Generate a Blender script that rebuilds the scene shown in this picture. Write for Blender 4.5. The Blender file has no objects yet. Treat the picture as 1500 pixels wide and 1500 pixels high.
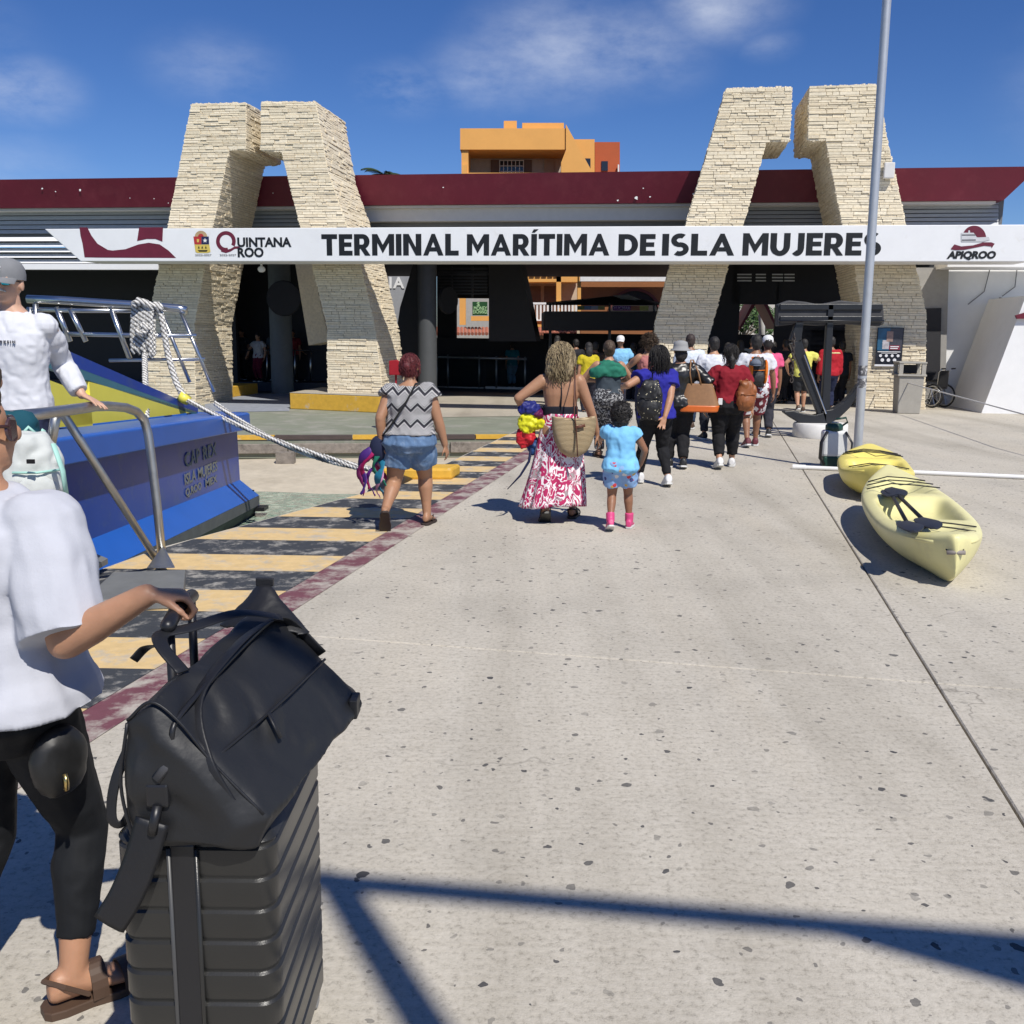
import bpy, bmesh, math, random
from mathutils import Vector, Matrix, Quaternion
from mathutils import noise as mnoise
R = math.radians
random.seed(7)
sc = bpy.context.scene
COL = sc.collection

# ------------------------------------------------------------------ camera
FPX = 1440.0; HCAM = 1.75
PITCH = math.atan(262 / FPX); ROLL = R(0.6)
_c, _s = math.cos(PITCH), math.sin(PITCH)
_cr, _sr = math.cos(ROLL), math.sin(ROLL)
U0 = Vector((0, _s, _c)); FW = Vector((0, _c, -_s)); RT = Vector((1, 0, 0))
XC = RT * _cr + U0 * _sr
YC = U0 * _cr - RT * _sr
cam_d = bpy.data.cameras.new('camera')
cam_d.sensor_fit = 'HORIZONTAL'; cam_d.sensor_width = 36; cam_d.lens = 36 * FPX / 1500
cam_d.clip_start = 0.05; cam_d.clip_end = 6000
cam = bpy.data.objects.new('camera', cam_d); COL.objects.link(cam)
m = Matrix((XC, YC, -FW)).transposed().to_4x4(); m.translation = (0, 0, HCAM)
cam.matrix_world = m
sc.camera = cam

def ray(px, py):
    return XC * ((px - 750) / FPX) + YC * ((750 - py) / FPX) + FW
def G(px, py, z=0.0):
    d = ray(px, py); t = (z - HCAM) / d.z
    return Vector((d.x * t, d.y * t, z))
def D(px, py, Y):
    d = ray(px, py); t = Y / d.y
    return Vector((d.x * t, Y, HCAM + d.z * t))

# ------------------------------------------------------------------ light
SUN_EL = R(52); SUN_AZ = (0.47, -0.883)       # horizontal direction towards the sun
SV = Vector((SUN_AZ[0] * math.cos(SUN_EL), SUN_AZ[1] * math.cos(SUN_EL), math.sin(SUN_EL))).normalized()
sun_d = bpy.data.lights.new('sun', 'SUN'); sun_d.energy = 5.0; sun_d.angle = R(0.53); sun_d.color = (1.0, 0.955, 0.88)
sun = bpy.data.objects.new('sun', sun_d); COL.objects.link(sun)
sun.rotation_euler = (-SV).to_track_quat('-Z', 'Y').to_euler(); sun.location = (10, -20, 40)
world = bpy.data.worlds.new('World'); sc.world = world; world.use_nodes = True
wn = world.node_tree.nodes; wl = world.node_tree.links; wn.clear()
def N(t, nodes=None, **kw):
    n = (nodes or wn).new(t)
    for k, v in kw.items(): setattr(n, k, v)
    return n
wo = N('ShaderNodeOutputWorld'); bg = N('ShaderNodeBackground'); sky = N('ShaderNodeTexSky')
sky.sky_type = 'NISHITA'; sky.sun_disc = False; sky.sun_elevation = SUN_EL
sky.sun_rotation = math.atan2(SUN_AZ[0], SUN_AZ[1]); sky.altitude = 1800; sky.air_density = 1.0; sky.dust_density = 0.0; sky.ozone_density = 6.0
bg.inputs['Strength'].default_value = 0.098
# thin fair-weather clouds, set by direction
tc = N('ShaderNodeTexCoord')
nz = N('ShaderNodeTexNoise'); nz.inputs['Scale'].default_value = 7.0; nz.inputs['Detail'].default_value = 7; nz.inputs['Roughness'].default_value = 0.62
mp = N('ShaderNodeMapping'); mp.inputs['Scale'].default_value = (1.0, 1.0, 2.2)
wl.new(tc.outputs['Generated'], mp.inputs['Vector']); wl.new(mp.outputs['Vector'], nz.inputs['Vector'])
acc = None
for (cx, cy, rx, amp) in [(20, 130, .05, .8), (315, 100, .055, .42), (590, 130, .042, .55), (720, 110, .06, .62), (820, 75, .085, .75), (920, 70, .07, .7), (1050, 8, .06, .8), (1125, 65, .025, .4), (960, 95, .05, .4), (20, 250, .06, .3), (-250, 60, .12, .7), (1800, 100, .13, .7), (1500, -300, .15, .7), (500, -420, .2, .7)]:
    d = ray(cx, cy).normalized()
    vm = N('ShaderNodeVectorMath', operation='SUBTRACT'); vm.inputs[1].default_value = d
    wl.new(tc.outputs['Generated'], vm.inputs[0])
    sm = N('ShaderNodeVectorMath', operation='MULTIPLY'); sm.inputs[1].default_value = (1, 1, 1.9); wl.new(vm.outputs[0], sm.inputs[0])
    ln = N('ShaderNodeVectorMath', operation='LENGTH'); wl.new(sm.outputs[0], ln.inputs[0])
    mr = N('ShaderNodeMapRange', interpolation_type='SMOOTHSTEP')
    mr.inputs['From Min'].default_value = 0; mr.inputs['From Max'].default_value = rx * 1.5
    mr.inputs['To Min'].default_value = amp; mr.inputs['To Max'].default_value = 0
    wl.new(ln.outputs['Value'], mr.inputs['Value'])
    if acc is None: acc = mr.outputs[0]
    else:
        mx = N('ShaderNodeMath', operation='MAXIMUM'); wl.new(acc, mx.inputs[0]); wl.new(mr.outputs[0], mx.inputs[1]); acc = mx.outputs[0]
nr = N('ShaderNodeMapRange'); nr.inputs['From Min'].default_value = 0.36; nr.inputs['From Max'].default_value = 0.68
wl.new(nz.outputs['Fac'], nr.inputs['Value'])
cm = N('ShaderNodeMath', operation='MULTIPLY'); wl.new(acc, cm.inputs[0]); wl.new(nr.outputs[0], cm.inputs[1])
cm2 = N('ShaderNodeMath', operation='MULTIPLY'); wl.new(cm.outputs[0], cm2.inputs[0]); cm2.inputs[1].default_value = 0.62; cm2.use_clamp = True
mixc = N('ShaderNodeMixRGB'); mixc.inputs['Color2'].default_value = (8.5, 9, 10, 1)
hs = N('ShaderNodeHueSaturation'); hs.inputs['Saturation'].default_value = 1.18; hs.inputs['Hue'].default_value = 0.512
wl.new(sky.outputs[0], hs.inputs['Color'])
wl.new(cm2.outputs[0], mixc.inputs['Fac']); wl.new(hs.outputs[0], mixc.inputs['Color1'])
wl.new(mixc.outputs[0], bg.inputs['Color']); wl.new(bg.outputs[0], wo.inputs['Surface'])
vs = sc.view_settings
vs.view_transform = 'Standard'; vs.look = 'None'; vs.exposure = 0.0; vs.gamma = 1.0; vs.use_curve_mapping = False
sc.cycles.max_bounces = 6

# ------------------------------------------------------------------ materials
MATS = {}
def mat(name, col, rough=0.7, metal=0.0, var=0.12, vscale=6.0, bump=0.0, bscale=40.0, col2=None, f2=(0.45, 0.6), s2=3.0, spec=0.5, sub=0, coat=0, det=6):
    if name in MATS: return MATS[name]
    M = bpy.data.materials.new(name); M.use_nodes = True
    nt = M.node_tree; b = nt.nodes['Principled BSDF']
    b.inputs['Roughness'].default_value = rough; b.inputs['Metallic'].default_value = metal
    b.inputs['Specular IOR Level'].default_value = spec
    if coat: b.inputs['Coat Weight'].default_value = coat
    if sub: b.inputs['Subsurface Weight'].default_value = sub; b.inputs['Subsurface Radius'].default_value = (.02, .008, .004); b.inputs['Subsurface Scale'].default_value = 0.5
    t = nt.nodes.new('ShaderNodeTexCoord')
    n1 = nt.nodes.new('ShaderNodeTexNoise'); n1.inputs['Scale'].default_value = vscale; n1.inputs['Detail'].default_value = det; n1.inputs['Roughness'].default_value = 0.65
    nt.links.new(t.outputs['Object'], n1.inputs['Vector'])
    mr = nt.nodes.new('ShaderNodeMapRange'); mr.inputs['From Min'].default_value = 0.25; mr.inputs['From Max'].default_value = 0.75
    mr.inputs['To Min'].default_value = 1 - var; mr.inputs['To Max'].default_value = 1 + var
    nt.links.new(n1.outputs['Fac'], mr.inputs['Value'])
    base = nt.nodes.new('ShaderNodeRGB'); base.outputs[0].default_value = (*col, 1)
    cur = base.outputs[0]
    if col2 is not None:
        n2 = nt.nodes.new('ShaderNodeTexNoise'); n2.inputs['Scale'].default_value = s2; n2.inputs['Detail'].default_value = 8; n2.inputs['Roughness'].default_value = 0.7
        nt.links.new(t.outputs['Object'], n2.inputs['Vector'])
        m2 = nt.nodes.new('ShaderNodeMapRange'); m2.inputs['From Min'].default_value = f2[0]; m2.inputs['From Max'].default_value = f2[1]
        nt.links.new(n2.outputs['Fac'], m2.inputs['Value'])
        mx = nt.nodes.new('ShaderNodeMixRGB'); mx.inputs['Color2'].default_value = (*col2, 1)
        nt.links.new(m2.outputs[0], mx.inputs['Fac']); nt.links.new(cur, mx.inputs['Color1']); cur = mx.outputs[0]
    vm = nt.nodes.new('ShaderNodeVectorMath'); vm.operation = 'SCALE'
    nt.links.new(cur, vm.inputs[0]); nt.links.new(mr.outputs[0], vm.inputs['Scale'])
    nt.links.new(vm.outputs[0], b.inputs['Base Color'])
    if bump:
        n3 = nt.nodes.new('ShaderNodeTexNoise'); n3.inputs['Scale'].default_value = bscale; n3.inputs['Detail'].default_value = 5
        nt.links.new(t.outputs['Object'], n3.inputs['Vector'])
        bp = nt.nodes.new('ShaderNodeBump'); bp.inputs['Strength'].default_value = bump; bp.inputs['Distance'].default_value = 0.02
        nt.links.new(n3.outputs['Fac'], bp.inputs['Height']); nt.links.new(bp.outputs[0], b.inputs['Normal'])
    MATS[name] = M
    return M
def mnodes(M):
    nt = M.node_tree
    return nt, nt.nodes['Principled BSDF']
def simple(name, rough=0.7):
    M = bpy.data.materials.new(name); M.use_nodes = True; MATS[name] = M
    nt, b = mnodes(M); b.inputs['Roughness'].default_value = rough
    return M, nt, b
def nd(nt, t, **kw):
    n = nt.nodes.new(t)
    for k, v in kw.items():
        if k.startswith('i_'): n.inputs[k[2:].replace('_', ' ')].default_value = v
        else: setattr(n, k, v)
    return n
def ramp(nt, fac, stops, interp='LINEAR'):
    r = nt.nodes.new('ShaderNodeValToRGB'); r.color_ramp.interpolation = interp
    els = r.color_ramp.elements
    while len(els) < len(stops): els.new(0.5)
    for e, (p, c) in zip(els, stops): e.position = p; e.color = (*c, 1)
    nt.links.new(fac, r.inputs['Fac'])
    return r.outputs['Color']

# ------------------------------------------------------------------ mesh builder
class MB:
    def __init__(self): self.v = []; self.f = []; self.mi = []; self.cur = 0
    def add(self, vs, fs):
        o = len(self.v); self.v += [tuple(p) for p in vs]
        for f in fs: self.f.append(tuple(i + o for i in f)); self.mi.append(self.cur)
    def box(self, c, s, rot=None):
        hx, hy, hz = s[0] / 2, s[1] / 2, s[2] / 2
        P = [Vector((x, y, z)) for z in (-hz, hz) for y in (-hy, hy) for x in (-hx, hx)]
        if rot is not None: P = [rot @ p for p in P]
        c = Vector(c); P = [p + c for p in P]
        self.add(P, [(0, 2, 3, 1), (4, 5, 7, 6), (0, 1, 5, 4), (2, 6, 7, 3), (0, 4, 6, 2), (1, 3, 7, 5)])
        return self
    def hexa(self, P):      # 8 points: bottom 4 ccw, top 4 ccw
        self.add(P, [(3, 2, 1, 0), (4, 5, 6, 7), (0, 1, 5, 4), (1, 2, 6, 5), (2, 3, 7, 6), (3, 0, 4, 7)])
        return self
    def prism(self, poly, d):     # poly: list of Vectors (planar), d: extrusion vector
        n = len(poly); d = Vector(d)
        P = [Vector(p) for p in poly] + [Vector(p) + d for p in poly]
        F = [tuple(range(n - 1, -1, -1)), tuple(range(n, 2 * n))]
        for i in range(n): j = (i + 1) % n; F.append((i, j, n + j, n + i))
        self.add(P, F); return self
    def rings(self, rs, cap=True, closed=False):
        n = len(rs[0]); o = []
        for r in rs: o += list(r)
        F = []; k = len(rs)
        for a in range(k if closed else k - 1):
            b = (a + 1) % k
            for i in range(n):
                j = (i + 1) % n
                F.append((a * n + i, a * n + j, b * n + j, b * n + i))
        if cap and not closed:
            F.append(tuple(range(n - 1, -1, -1))); F.append(tuple((k - 1) * n + i for i in range(n)))
        self.add(o, F); return self
    def tube(self, pts, rad, n=10, flat=1.0, up=None, cap=True, closed=False, round_ends=False):
        pts = [Vector(p) for p in pts]
        if not isinstance(rad, (list, tuple)): rad = [rad] * len(pts)
        rad = list(rad)
        if round_ends:
            a, b = pts[0], pts[1]; d = (a - b).normalized(); r0 = rad[0]
            pts = [a + d * r0 * .95, a + d * r0 * .7] + pts; rad = [r0 * .3, r0 * .75] + rad
            a, b = pts[-1], pts[-2]; d = (a - b).normalized(); r0 = rad[-1]
            pts = pts + [a + d * r0 * .7, a + d * r0 * .95]; rad = rad + [r0 * .75, r0 * .3]
        k = len(pts); T = []
        for i in range(k):
            if closed: t = pts[(i + 1) % k] - pts[i - 1]
            else: t = pts[min(i + 1, k - 1)] - pts[max(i - 1, 0)]
            T.append(t.normalized())
        x = Vector(up) if up is not None else (Vector((0, 0, 1)) if abs(T[0].z) < .9 else Vector((0, 1, 0)))
        x = (x - T[0] * x.dot(T[0])).normalized()
        rs = []
        for i in range(k):
            x = (x - T[i] * x.dot(T[i]))
            x = x.normalized() if x.length > 1e-6 else T[i].orthogonal().normalized()
            y = T[i].cross(x)
            rs.append([pts[i] + x * (math.cos(2 * math.pi * j / n) * rad[i]) + y * (math.sin(2 * math.pi * j / n) * rad[i] * flat) for j in range(n)])
        return self.rings(rs, cap, closed)
    def lathe(self, prof, c, n=20, axis='Z'):
        rs = []
        for r, z in prof:
            rs.append([Vector(c) + (Vector((r * math.cos(2 * math.pi * j / n), r * math.sin(2 * math.pi * j / n), z)) if axis == 'Z' else
                       (Vector((z, r * math.cos(2 * math.pi * j / n), r * math.sin(2 * math.pi * j / n))) if axis == 'X' else
                        Vector((r * math.sin(2 * math.pi * j / n), z, r * math.cos(2 * math.pi * j / n))))) for j in range(n)])
        return self.rings(rs)
    def ell(self, c, r, n=14, k=9, rot=None):
        rs = []; c = Vector(c)
        for a in range(1, k):
            th = math.pi * a / k
            ring = []
            for j in range(n):
                ph = 2 * math.pi * j / n
                p = Vector((r[0] * math.sin(th) * math.cos(ph), r[1] * math.sin(th) * math.sin(ph), -r[2] * math.cos(th)))
                if rot is not None: p = rot @ p
                ring.append(c + p)
            rs.append(ring)
        return self.rings(rs)
    def quad(self, a, b, c, d): self.add([a, b, c, d], [(0, 1, 2, 3)]); return self
    def build(self, name, mats, parent=None, smooth=False, auto=None, local=False):
        me = bpy.data.meshes.new(name); me.from_pydata([tuple(p) for p in self.v], [], self.f)
        if not isinstance(mats, (list, tuple)): mats = [mats]
        for M in mats: me.materials.append(M)
        me.polygons.foreach_set('material_index', [min(i, len(mats) - 1) for i in self.mi])
        if smooth: me.polygons.foreach_set('use_smooth', [True] * len(me.polygons))
        me.update()
        bm = bmesh.new(); bm.from_mesh(me); bmesh.ops.recalc_face_normals(bm, faces=bm.faces); bm.to_mesh(me); bm.free()
        o = bpy.data.objects.new(name, me); COL.objects.link(o)
        if parent is not None:
            if parent.type == 'EMPTY' and not local: setp(o, parent)
            else: o.parent = parent
        if smooth and auto is not None:
            me.set_sharp_from_angle(angle=R(auto))
        return o
def tag(o, label=None, cat=None, group=None, kind=None):
    if label: o['label'] = label
    if cat: o['category'] = cat
    if group: o['group'] = group
    if kind: o['kind'] = kind
    return o
def empty(name, loc=(0, 0, 0), rz=0.0, label=None, cat=None, group=None):
    o = bpy.data.objects.new(name, None); COL.objects.link(o); o.empty_display_size = 0.1
    o.location = loc; o.rotation_euler = (0, 0, rz)
    return tag(o, label, cat, group)
def setp(o, parent):     # parent keeping world placement (parent has plain loc/rot)
    o.parent = parent
    o.matrix_parent_inverse = Matrix.LocRotScale(parent.location, parent.rotation_euler, parent.scale).inverted()
    return o
def bevel(o, w=0.01, seg=2, ang=40):
    b = o.modifiers.new('bevel', 'BEVEL'); b.width = w; b.segments = seg; b.limit_method = 'ANGLE'; b.angle_limit = R(ang)
    return o
def text_obj(body, size, mt, name, M4, parent=None, bold=0.0, ext=0.004, align='CENTER', shear=0.0, width=None, local=False):
    cu = bpy.data.curves.new(name, 'FONT'); cu.body = body; cu.size = size; cu.extrude = ext; cu.offset = bold
    cu.align_x = align; cu.align_y = 'CENTER'; cu.shear = shear; cu.resolution_u = 3
    t = bpy.data.objects.new(name + '_tmp', cu); COL.objects.link(t)
    dg = bpy.context.evaluated_depsgraph_get(); dg.update()
    me = bpy.data.meshes.new_from_object(t.evaluated_get(dg)); me.name = name
    bpy.data.objects.remove(t); bpy.data.curves.remove(cu)
    if width is not None and len(me.vertices):
        xs = [v.co.x for v in me.vertices]; k = width / max(1e-6, max(xs) - min(xs))
        for v in me.vertices: v.co.x *= k
    for v in me.vertices: v.co = M4 @ v.co
    me.materials.clear(); me.materials.append(mt); me.update()
    o = bpy.data.objects.new(name, me); COL.objects.link(o)
    if parent is not None:
        if parent.type == 'EMPTY' and not local: setp(o, parent)
        else: o.parent = parent
    return o
# ================================================================== SETTING
# pier frame: p along the pier, q across it; facade frame: s along, n inwards
PA = R(11.6); PO = G(120, 1045); PD = Vector((math.sin(PA), math.cos(PA), 0)); PQ = Vector((math.cos(PA), -math.sin(PA), 0))
def PW(p, q, z=0.0): return Vector((PO.x, PO.y, 0)) + PD * p + PQ * q + Vector((0, 0, z))
FA = R(8.0); FO = G(1315, 599); FE = Vector((math.cos(FA), -math.sin(FA), 0)); FN = Vector((math.sin(FA), math.cos(FA), 0))
def WF(s, z, n=0.0): return Vector((FO.x, FO.y, 0)) + FE * s + FN * n + Vector((0, 0, z))
def FP(px, py, n=0.0):
    d = ray(px, py); o = Vector((FO.x, FO.y, 0)) + FN * n
    k = o.dot(FN) / d.dot(FN)
    w = d * k + Vector((0, 0, HCAM))
    return ((w - Vector((FO.x, FO.y, 0))).dot(FE), w.z)
def FW3(px, py, n=0.0):
    s, z = FP(px, py, n); return WF(s, z, n)

# --- materials of the setting
def concrete_mat(name, base, gum=True, tint=(0.36, 0.33, 0.28)):
    M, nt, b = simple(name, 0.85)
    t = nd(nt, 'ShaderNodeTexCoord')
    L = nt.links.new
    n1 = nd(nt, 'ShaderNodeTexNoise', i_Scale=0.35, i_Detail=8, i_Roughness=0.7); L(t.outputs['Object'], n1.inputs['Vector'])
    n2 = nd(nt, 'ShaderNodeTexNoise', i_Scale=38.0, i_Detail=4, i_Roughness=0.8); L(t.outputs['Object'], n2.inputs['Vector'])
    mpn = nd(nt, 'ShaderNodeMapping'); mpn.inputs['Scale'].default_value = (3, 26, 3); mpn.inputs['Rotation'].default_value = (0, 0, R(-4)); L(t.outputs['Object'], mpn.inputs['Vector'])
    n3 = nd(nt, 'ShaderNodeTexNoise', i_Scale=1.6, i_Detail=6, i_Roughness=0.75); L(mpn.outputs[0], n3.inputs['Vector'])
    c1 = ramp(nt, n1.outputs['Fac'], [(0.3, tuple(x * 0.80 for x in base)), (0.5, base), (0.72, tuple(min(1, x * 1.13) for x in base))])
    m1 = nd(nt, 'ShaderNodeMixRGB', blend_type='MULTIPLY'); m1.inputs['Fac'].default_value = 1
    g2 = ramp(nt, n2.outputs['Fac'], [(0.30, (.52, .51, .50)), (0.46, (.90, .90, .89)), (0.6, (1, 1, 1))])
    L(c1, m1.inputs['Color1']); L(g2, m1.inputs['Color2'])
    m2 = nd(nt, 'ShaderNodeMixRGB', blend_type='MULTIPLY'); m2.inputs['Fac'].default_value = 1
    g3 = ramp(nt, n3.outputs['Fac'], [(0.25, (.86, .85, .83)), (0.55, (1, 1, 1))])
    L(m1.outputs[0], m2.inputs['Color1']); L(g3, m2.inputs['Color2']); cur = m2.outputs[0]
    # stained and patched places
    n4 = nd(nt, 'ShaderNodeTexNoise', i_Scale=0.9, i_Detail=7, i_Roughness=0.7); L(t.outputs['Object'], n4.inputs['Vector'])
    f4 = ramp(nt, n4.outputs['Fac'], [(0.60, (0, 0, 0)), (0.72, (.45, .45, .45))])
    m4 = nd(nt, 'ShaderNodeMixRGB'); m4.inputs['Color2'].default_value = (*tint, 1); L(f4, m4.inputs['Fac']); L(cur, m4.inputs['Color1']); cur = m4.outputs[0]
    # worn tracks along the walkway and hairline cracks
    mp2 = nd(nt, 'ShaderNodeMapping'); mp2.inputs['Scale'].default_value = (1.1, .10, 1); mp2.inputs['Rotation'].default_value = (0, 0, PA); L(t.outputs['Object'], mp2.inputs['Vector'])
    n5 = nd(nt, 'ShaderNodeTexNoise', i_Scale=1.0, i_Detail=5, i_Roughness=0.6); L(mp2.outputs[0], n5.inputs['Vector'])
    m5 = nd(nt, 'ShaderNodeMixRGB', blend_type='MULTIPLY'); m5.inputs['Fac'].default_value = 1; L(cur, m5.inputs['Color1']); L(ramp(nt, n5.outputs['Fac'], [(.32, (.80, .79, .77)), (.52, (1, 1, 1)), (.7, (1.0, .985, .96))]), m5.inputs['Color2']); cur = m5.outputs[0]
    dn = nd(nt, 'ShaderNodeTexNoise', i_Scale=1.8, i_Detail=4); L(t.outputs['Object'], dn.inputs['Vector'])
    ds_ = nd(nt, 'ShaderNodeVectorMath', operation='SCALE'); L(dn.outputs['Color'], ds_.inputs[0]); ds_.inputs['Scale'].default_value = .9
    da = nd(nt, 'ShaderNodeVectorMath', operation='ADD'); L(t.outputs['Object'], da.inputs[0]); L(ds_.outputs[0], da.inputs[1])
    vc = nd(nt, 'ShaderNodeTexVoronoi', i_Scale=.42); vc.feature = 'DISTANCE_TO_EDGE'; vc.voronoi_dimensions = '2D'; L(da.outputs[0], vc.inputs['Vector'])
    ck_ = ramp(nt, vc.outputs['Distance'], [(0, (1, 1, 1)), (.0035, (0, 0, 0))])
    n6 = nd(nt, 'ShaderNodeTexNoise', i_Scale=.5, i_Detail=3); L(t.outputs['Object'], n6.inputs['Vector'])
    mk = ramp(nt, n6.outputs['Fac'], [(.50, (0, 0, 0)), (.60, (.6, .6, .6))])
    mm_ = nd(nt, 'ShaderNodeMixRGB', blend_type='MULTIPLY'); mm_.inputs['Fac'].default_value = 1; L(ck_, mm_.inputs['Color1']); L(mk, mm_.inputs['Color2'])
    m6 = nd(nt, 'ShaderNodeMixRGB'); m6.inputs['Color2'].default_value = (.12, .105, .085, 1); L(mm_.outputs[0], m6.inputs['Fac']); L(cur, m6.inputs['Color1']); cur = m6.outputs[0]
    if gum:
        for sc_, th, dens in ((5.2, 0.090, 0.50), (9.5, 0.10, 0.58), (2.6, 0.060, 0.4)):
            wv = nd(nt, 'ShaderNodeTexNoise', i_Scale=22.0, i_Detail=2); L(t.outputs['Object'], wv.inputs['Vector'])
            ad = nd(nt, 'ShaderNodeVectorMath', operation='SCALE'); L(wv.outputs['Color'], ad.inputs[0]); ad.inputs['Scale'].default_value = 0.05
            av = nd(nt, 'ShaderNodeVectorMath', operation='ADD'); L(t.outputs['Object'], av.inputs[0]); L(ad.outputs[0], av.inputs[1])
            v = nd(nt, 'ShaderNodeTexVoronoi', i_Scale=sc_, i_Randomness=1.0); v.voronoi_dimensions = '2D'; L(av.outputs[0], v.inputs['Vector'])
            sp = nd(nt, 'ShaderNodeSeparateColor'); L(v.outputs['Color'], sp.inputs[0])
            # radius differs per spot
            rad = nd(nt, 'ShaderNodeMapRange'); rad.inputs['To Min'].default_value = th * .35; rad.inputs['To Max'].default_value = th; L(sp.outputs[1], rad.inputs['Value'])
            lt = nd(nt, 'ShaderNodeMath', operation='LESS_THAN'); L(v.outputs['Distance'], lt.inputs[0]); L(rad.outputs[0], lt.inputs[1])
            gt = nd(nt, 'ShaderNodeMath', operation='GREATER_THAN'); L(sp.outputs[0], gt.inputs[0]); gt.inputs[1].default_value = dens
            mu = nd(nt, 'ShaderNodeMath', operation='MULTIPLY'); L(lt.outputs[0], mu.inputs[0]); L(gt.outputs[0], mu.inputs[1])
            st = nd(nt, 'ShaderNodeMapRange'); st.inputs['To Min'].default_value = .25; st.inputs['To Max'].default_value = .95; L(sp.outputs[2], st.inputs['Value'])
            mu2 = nd(nt, 'ShaderNodeMath', operation='MULTIPLY'); L(mu.outputs[0], mu2.inputs[0]); L(st.outputs[0], mu2.inputs[1])
            mg = nd(nt, 'ShaderNodeMixRGB'); mg.inputs['Color2'].default_value = (.045, .045, .048, 1); L(mu2.outputs[0], mg.inputs['Fac']); L(cur, mg.inputs['Color1']); cur = mg.outputs[0]
    L(cur, b.inputs['Base Color'])
    bp = nd(nt, 'ShaderNodeBump'); bp.inputs['Strength'].default_value = 0.35; bp.inputs['Distance'].default_value = 0.01
    L(n2.outputs['Fac'], bp.inputs['Height']); L(bp.outputs[0], b.inputs['Normal'])
    return M
CON = concrete_mat('pier_concrete', (.525, .485, .412))
CON2 = concrete_mat('apron_concrete', (.45, .405, .33), gum=False)
PATCH = concrete_mat('patched_concrete', (.37, .34, .285), gum=True)
def paint_mat(name, col, under, wear=(0.52, 0.62), scale=5.0, rough=0.7):
    return mat(name, col, rough, var=0.14, vscale=9, col2=under, f2=wear, s2=scale, bump=.15, bscale=60)
YEL = paint_mat('yellow_road_paint', (.64, .46, .22), (.46, .41, .33), (0.50, 0.66))
BLK = paint_mat('black_road_paint', (.040, .044, .050), (.40, .38, .34), (0.50, 0.66), 5.0)
MAR = paint_mat('maroon_road_paint', (.155, .055, .07), (.42, .38, .33), (0.44, 0.60), 4.0)
YELK = paint_mat('yellow_kerb_paint', (.62, .36, .04), (.50, .43, .32), (0.58, 0.70), 3.0)
WHITE = mat('white_wall_paint', (.78, .78, .77), .6, var=.05, vscale=2.0, col2=(.60, .58, .54), f2=(.62, .8), s2=1.6, bump=.08, bscale=30)
BEAMW = mat('white_beam_paint', (.76, .77, .78), .55, var=.05, vscale=1.5, col2=(.62, .61, .58), f2=(.6, .85), s2=2.5)
MAROON = mat('maroon_fascia_paint', (.125, .005, .020), .55, var=.12, vscale=1.2, col2=(.17, .02, .035), f2=(.5, .8), s2=2)
DARK = mat('dark_interior', (.02, .02, .024), .7, var=.1)  # near-black puts the hall's shade into the colour; black parts use it too
DARKM = mat('dark_metal', (.03, .033, .04), .45, var=.1)
GREYP = mat('grey_panel', (.16, .165, .17), .6, var=.08)
SOFF = mat('soffit_plaster', (.62, .61, .59), .7, var=.05)
STEEL = mat('stainless_steel', (.62, .62, .62), .28, metal=1.0, var=.06, vscale=14)
ALU = mat('aluminium_tube', (.50, .50, .49), .42, metal=1.0, var=.12, vscale=10)
GALV = mat('galvanised_pole', (.52, .54, .57), .45, metal=.55, var=.10, vscale=5)
TIMB = mat('weathered_timber', (.23, .20, .17), .85, var=.3, vscale=8, bump=.4, bscale=25, col2=(.10, .085, .07), f2=(.5, .7), s2=6)
BLACKP = mat('black_plastic', (.012, .012, .014), .4, var=.1)

# --- ground of the town, far to the horizon
g = MB(); g.add([(-3000, 27, -.34), (3000, 27, -.34), (3000, 4000, -.34), (-3000, 4000, -.34)], [(0, 1, 2, 3)])
tag(g.build('ground', mat('asphalt', (.075, .073, .07), .9, var=.2, vscale=3, bump=.2)), kind='structure')
# --- lower quay in front of the terminal (left of the pier)
q0 = G(349, 627, -.3); q1 = G(717, 619, -.3)
q0 = D(349, 631, 18.6); q0.z = -.3; q1 = PW(15.2, -.74, -.3)
qd = (q1 - q0); ql = q0 - qd * 4
gq = MB(); gq.prism([Vector((ql.x, ql.y, -.3)), Vector((q1.x, q1.y, -.3)), Vector((q1.x + 5, 33.0, -.3)), Vector((ql.x, 33.0, -.3))], (0, 0, -.35))
GREENQ = mat('green_quay_paint', (.205, .22, .165), .8, var=.15, vscale=2, col2=(.30, .29, .25), f2=(.5, .68), s2=1.2)
tag(gq.build('quay', [GREENQ]), kind='structure'); quay = bpy.data.objects['quay']
ap = MB()
a0 = FW3(240, 597, 0); 
def gz(px, py, z): return G(px, py, z)
ap.add([gz(570, 612, -.292), gz(800, 609, -.292), gz(830, 568, -.292), gz(570, 573, -.292)], [(0, 1, 2, 3)])
tag(ap.build('apron', CON2), kind='structure')
rp = MB(); rp.add([gz(300, 604, -.291), gz(424, 602, -.291), gz(424, 577, -.291), gz(300, 577, -.291)], [(0, 1, 2, 3)])
tag(rp.build('ramp_paving', mat('blue_grey_paving', (.25, .27, .31), .8, var=.2)), kind='structure')
dk = MB(); dk.add([gz(560, 582, -.290), gz(800, 578, -.290), gz(830, 552, -.290), gz(560, 554, -.290)], [(0, 1, 2, 3)])  # dark sheet laid on the floor as painted roof shade
tag(dk.build('shaded_floor', mat('painted_floor_shade', (.06, .06, .062), .5, var=.2)), kind='structure')
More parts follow.
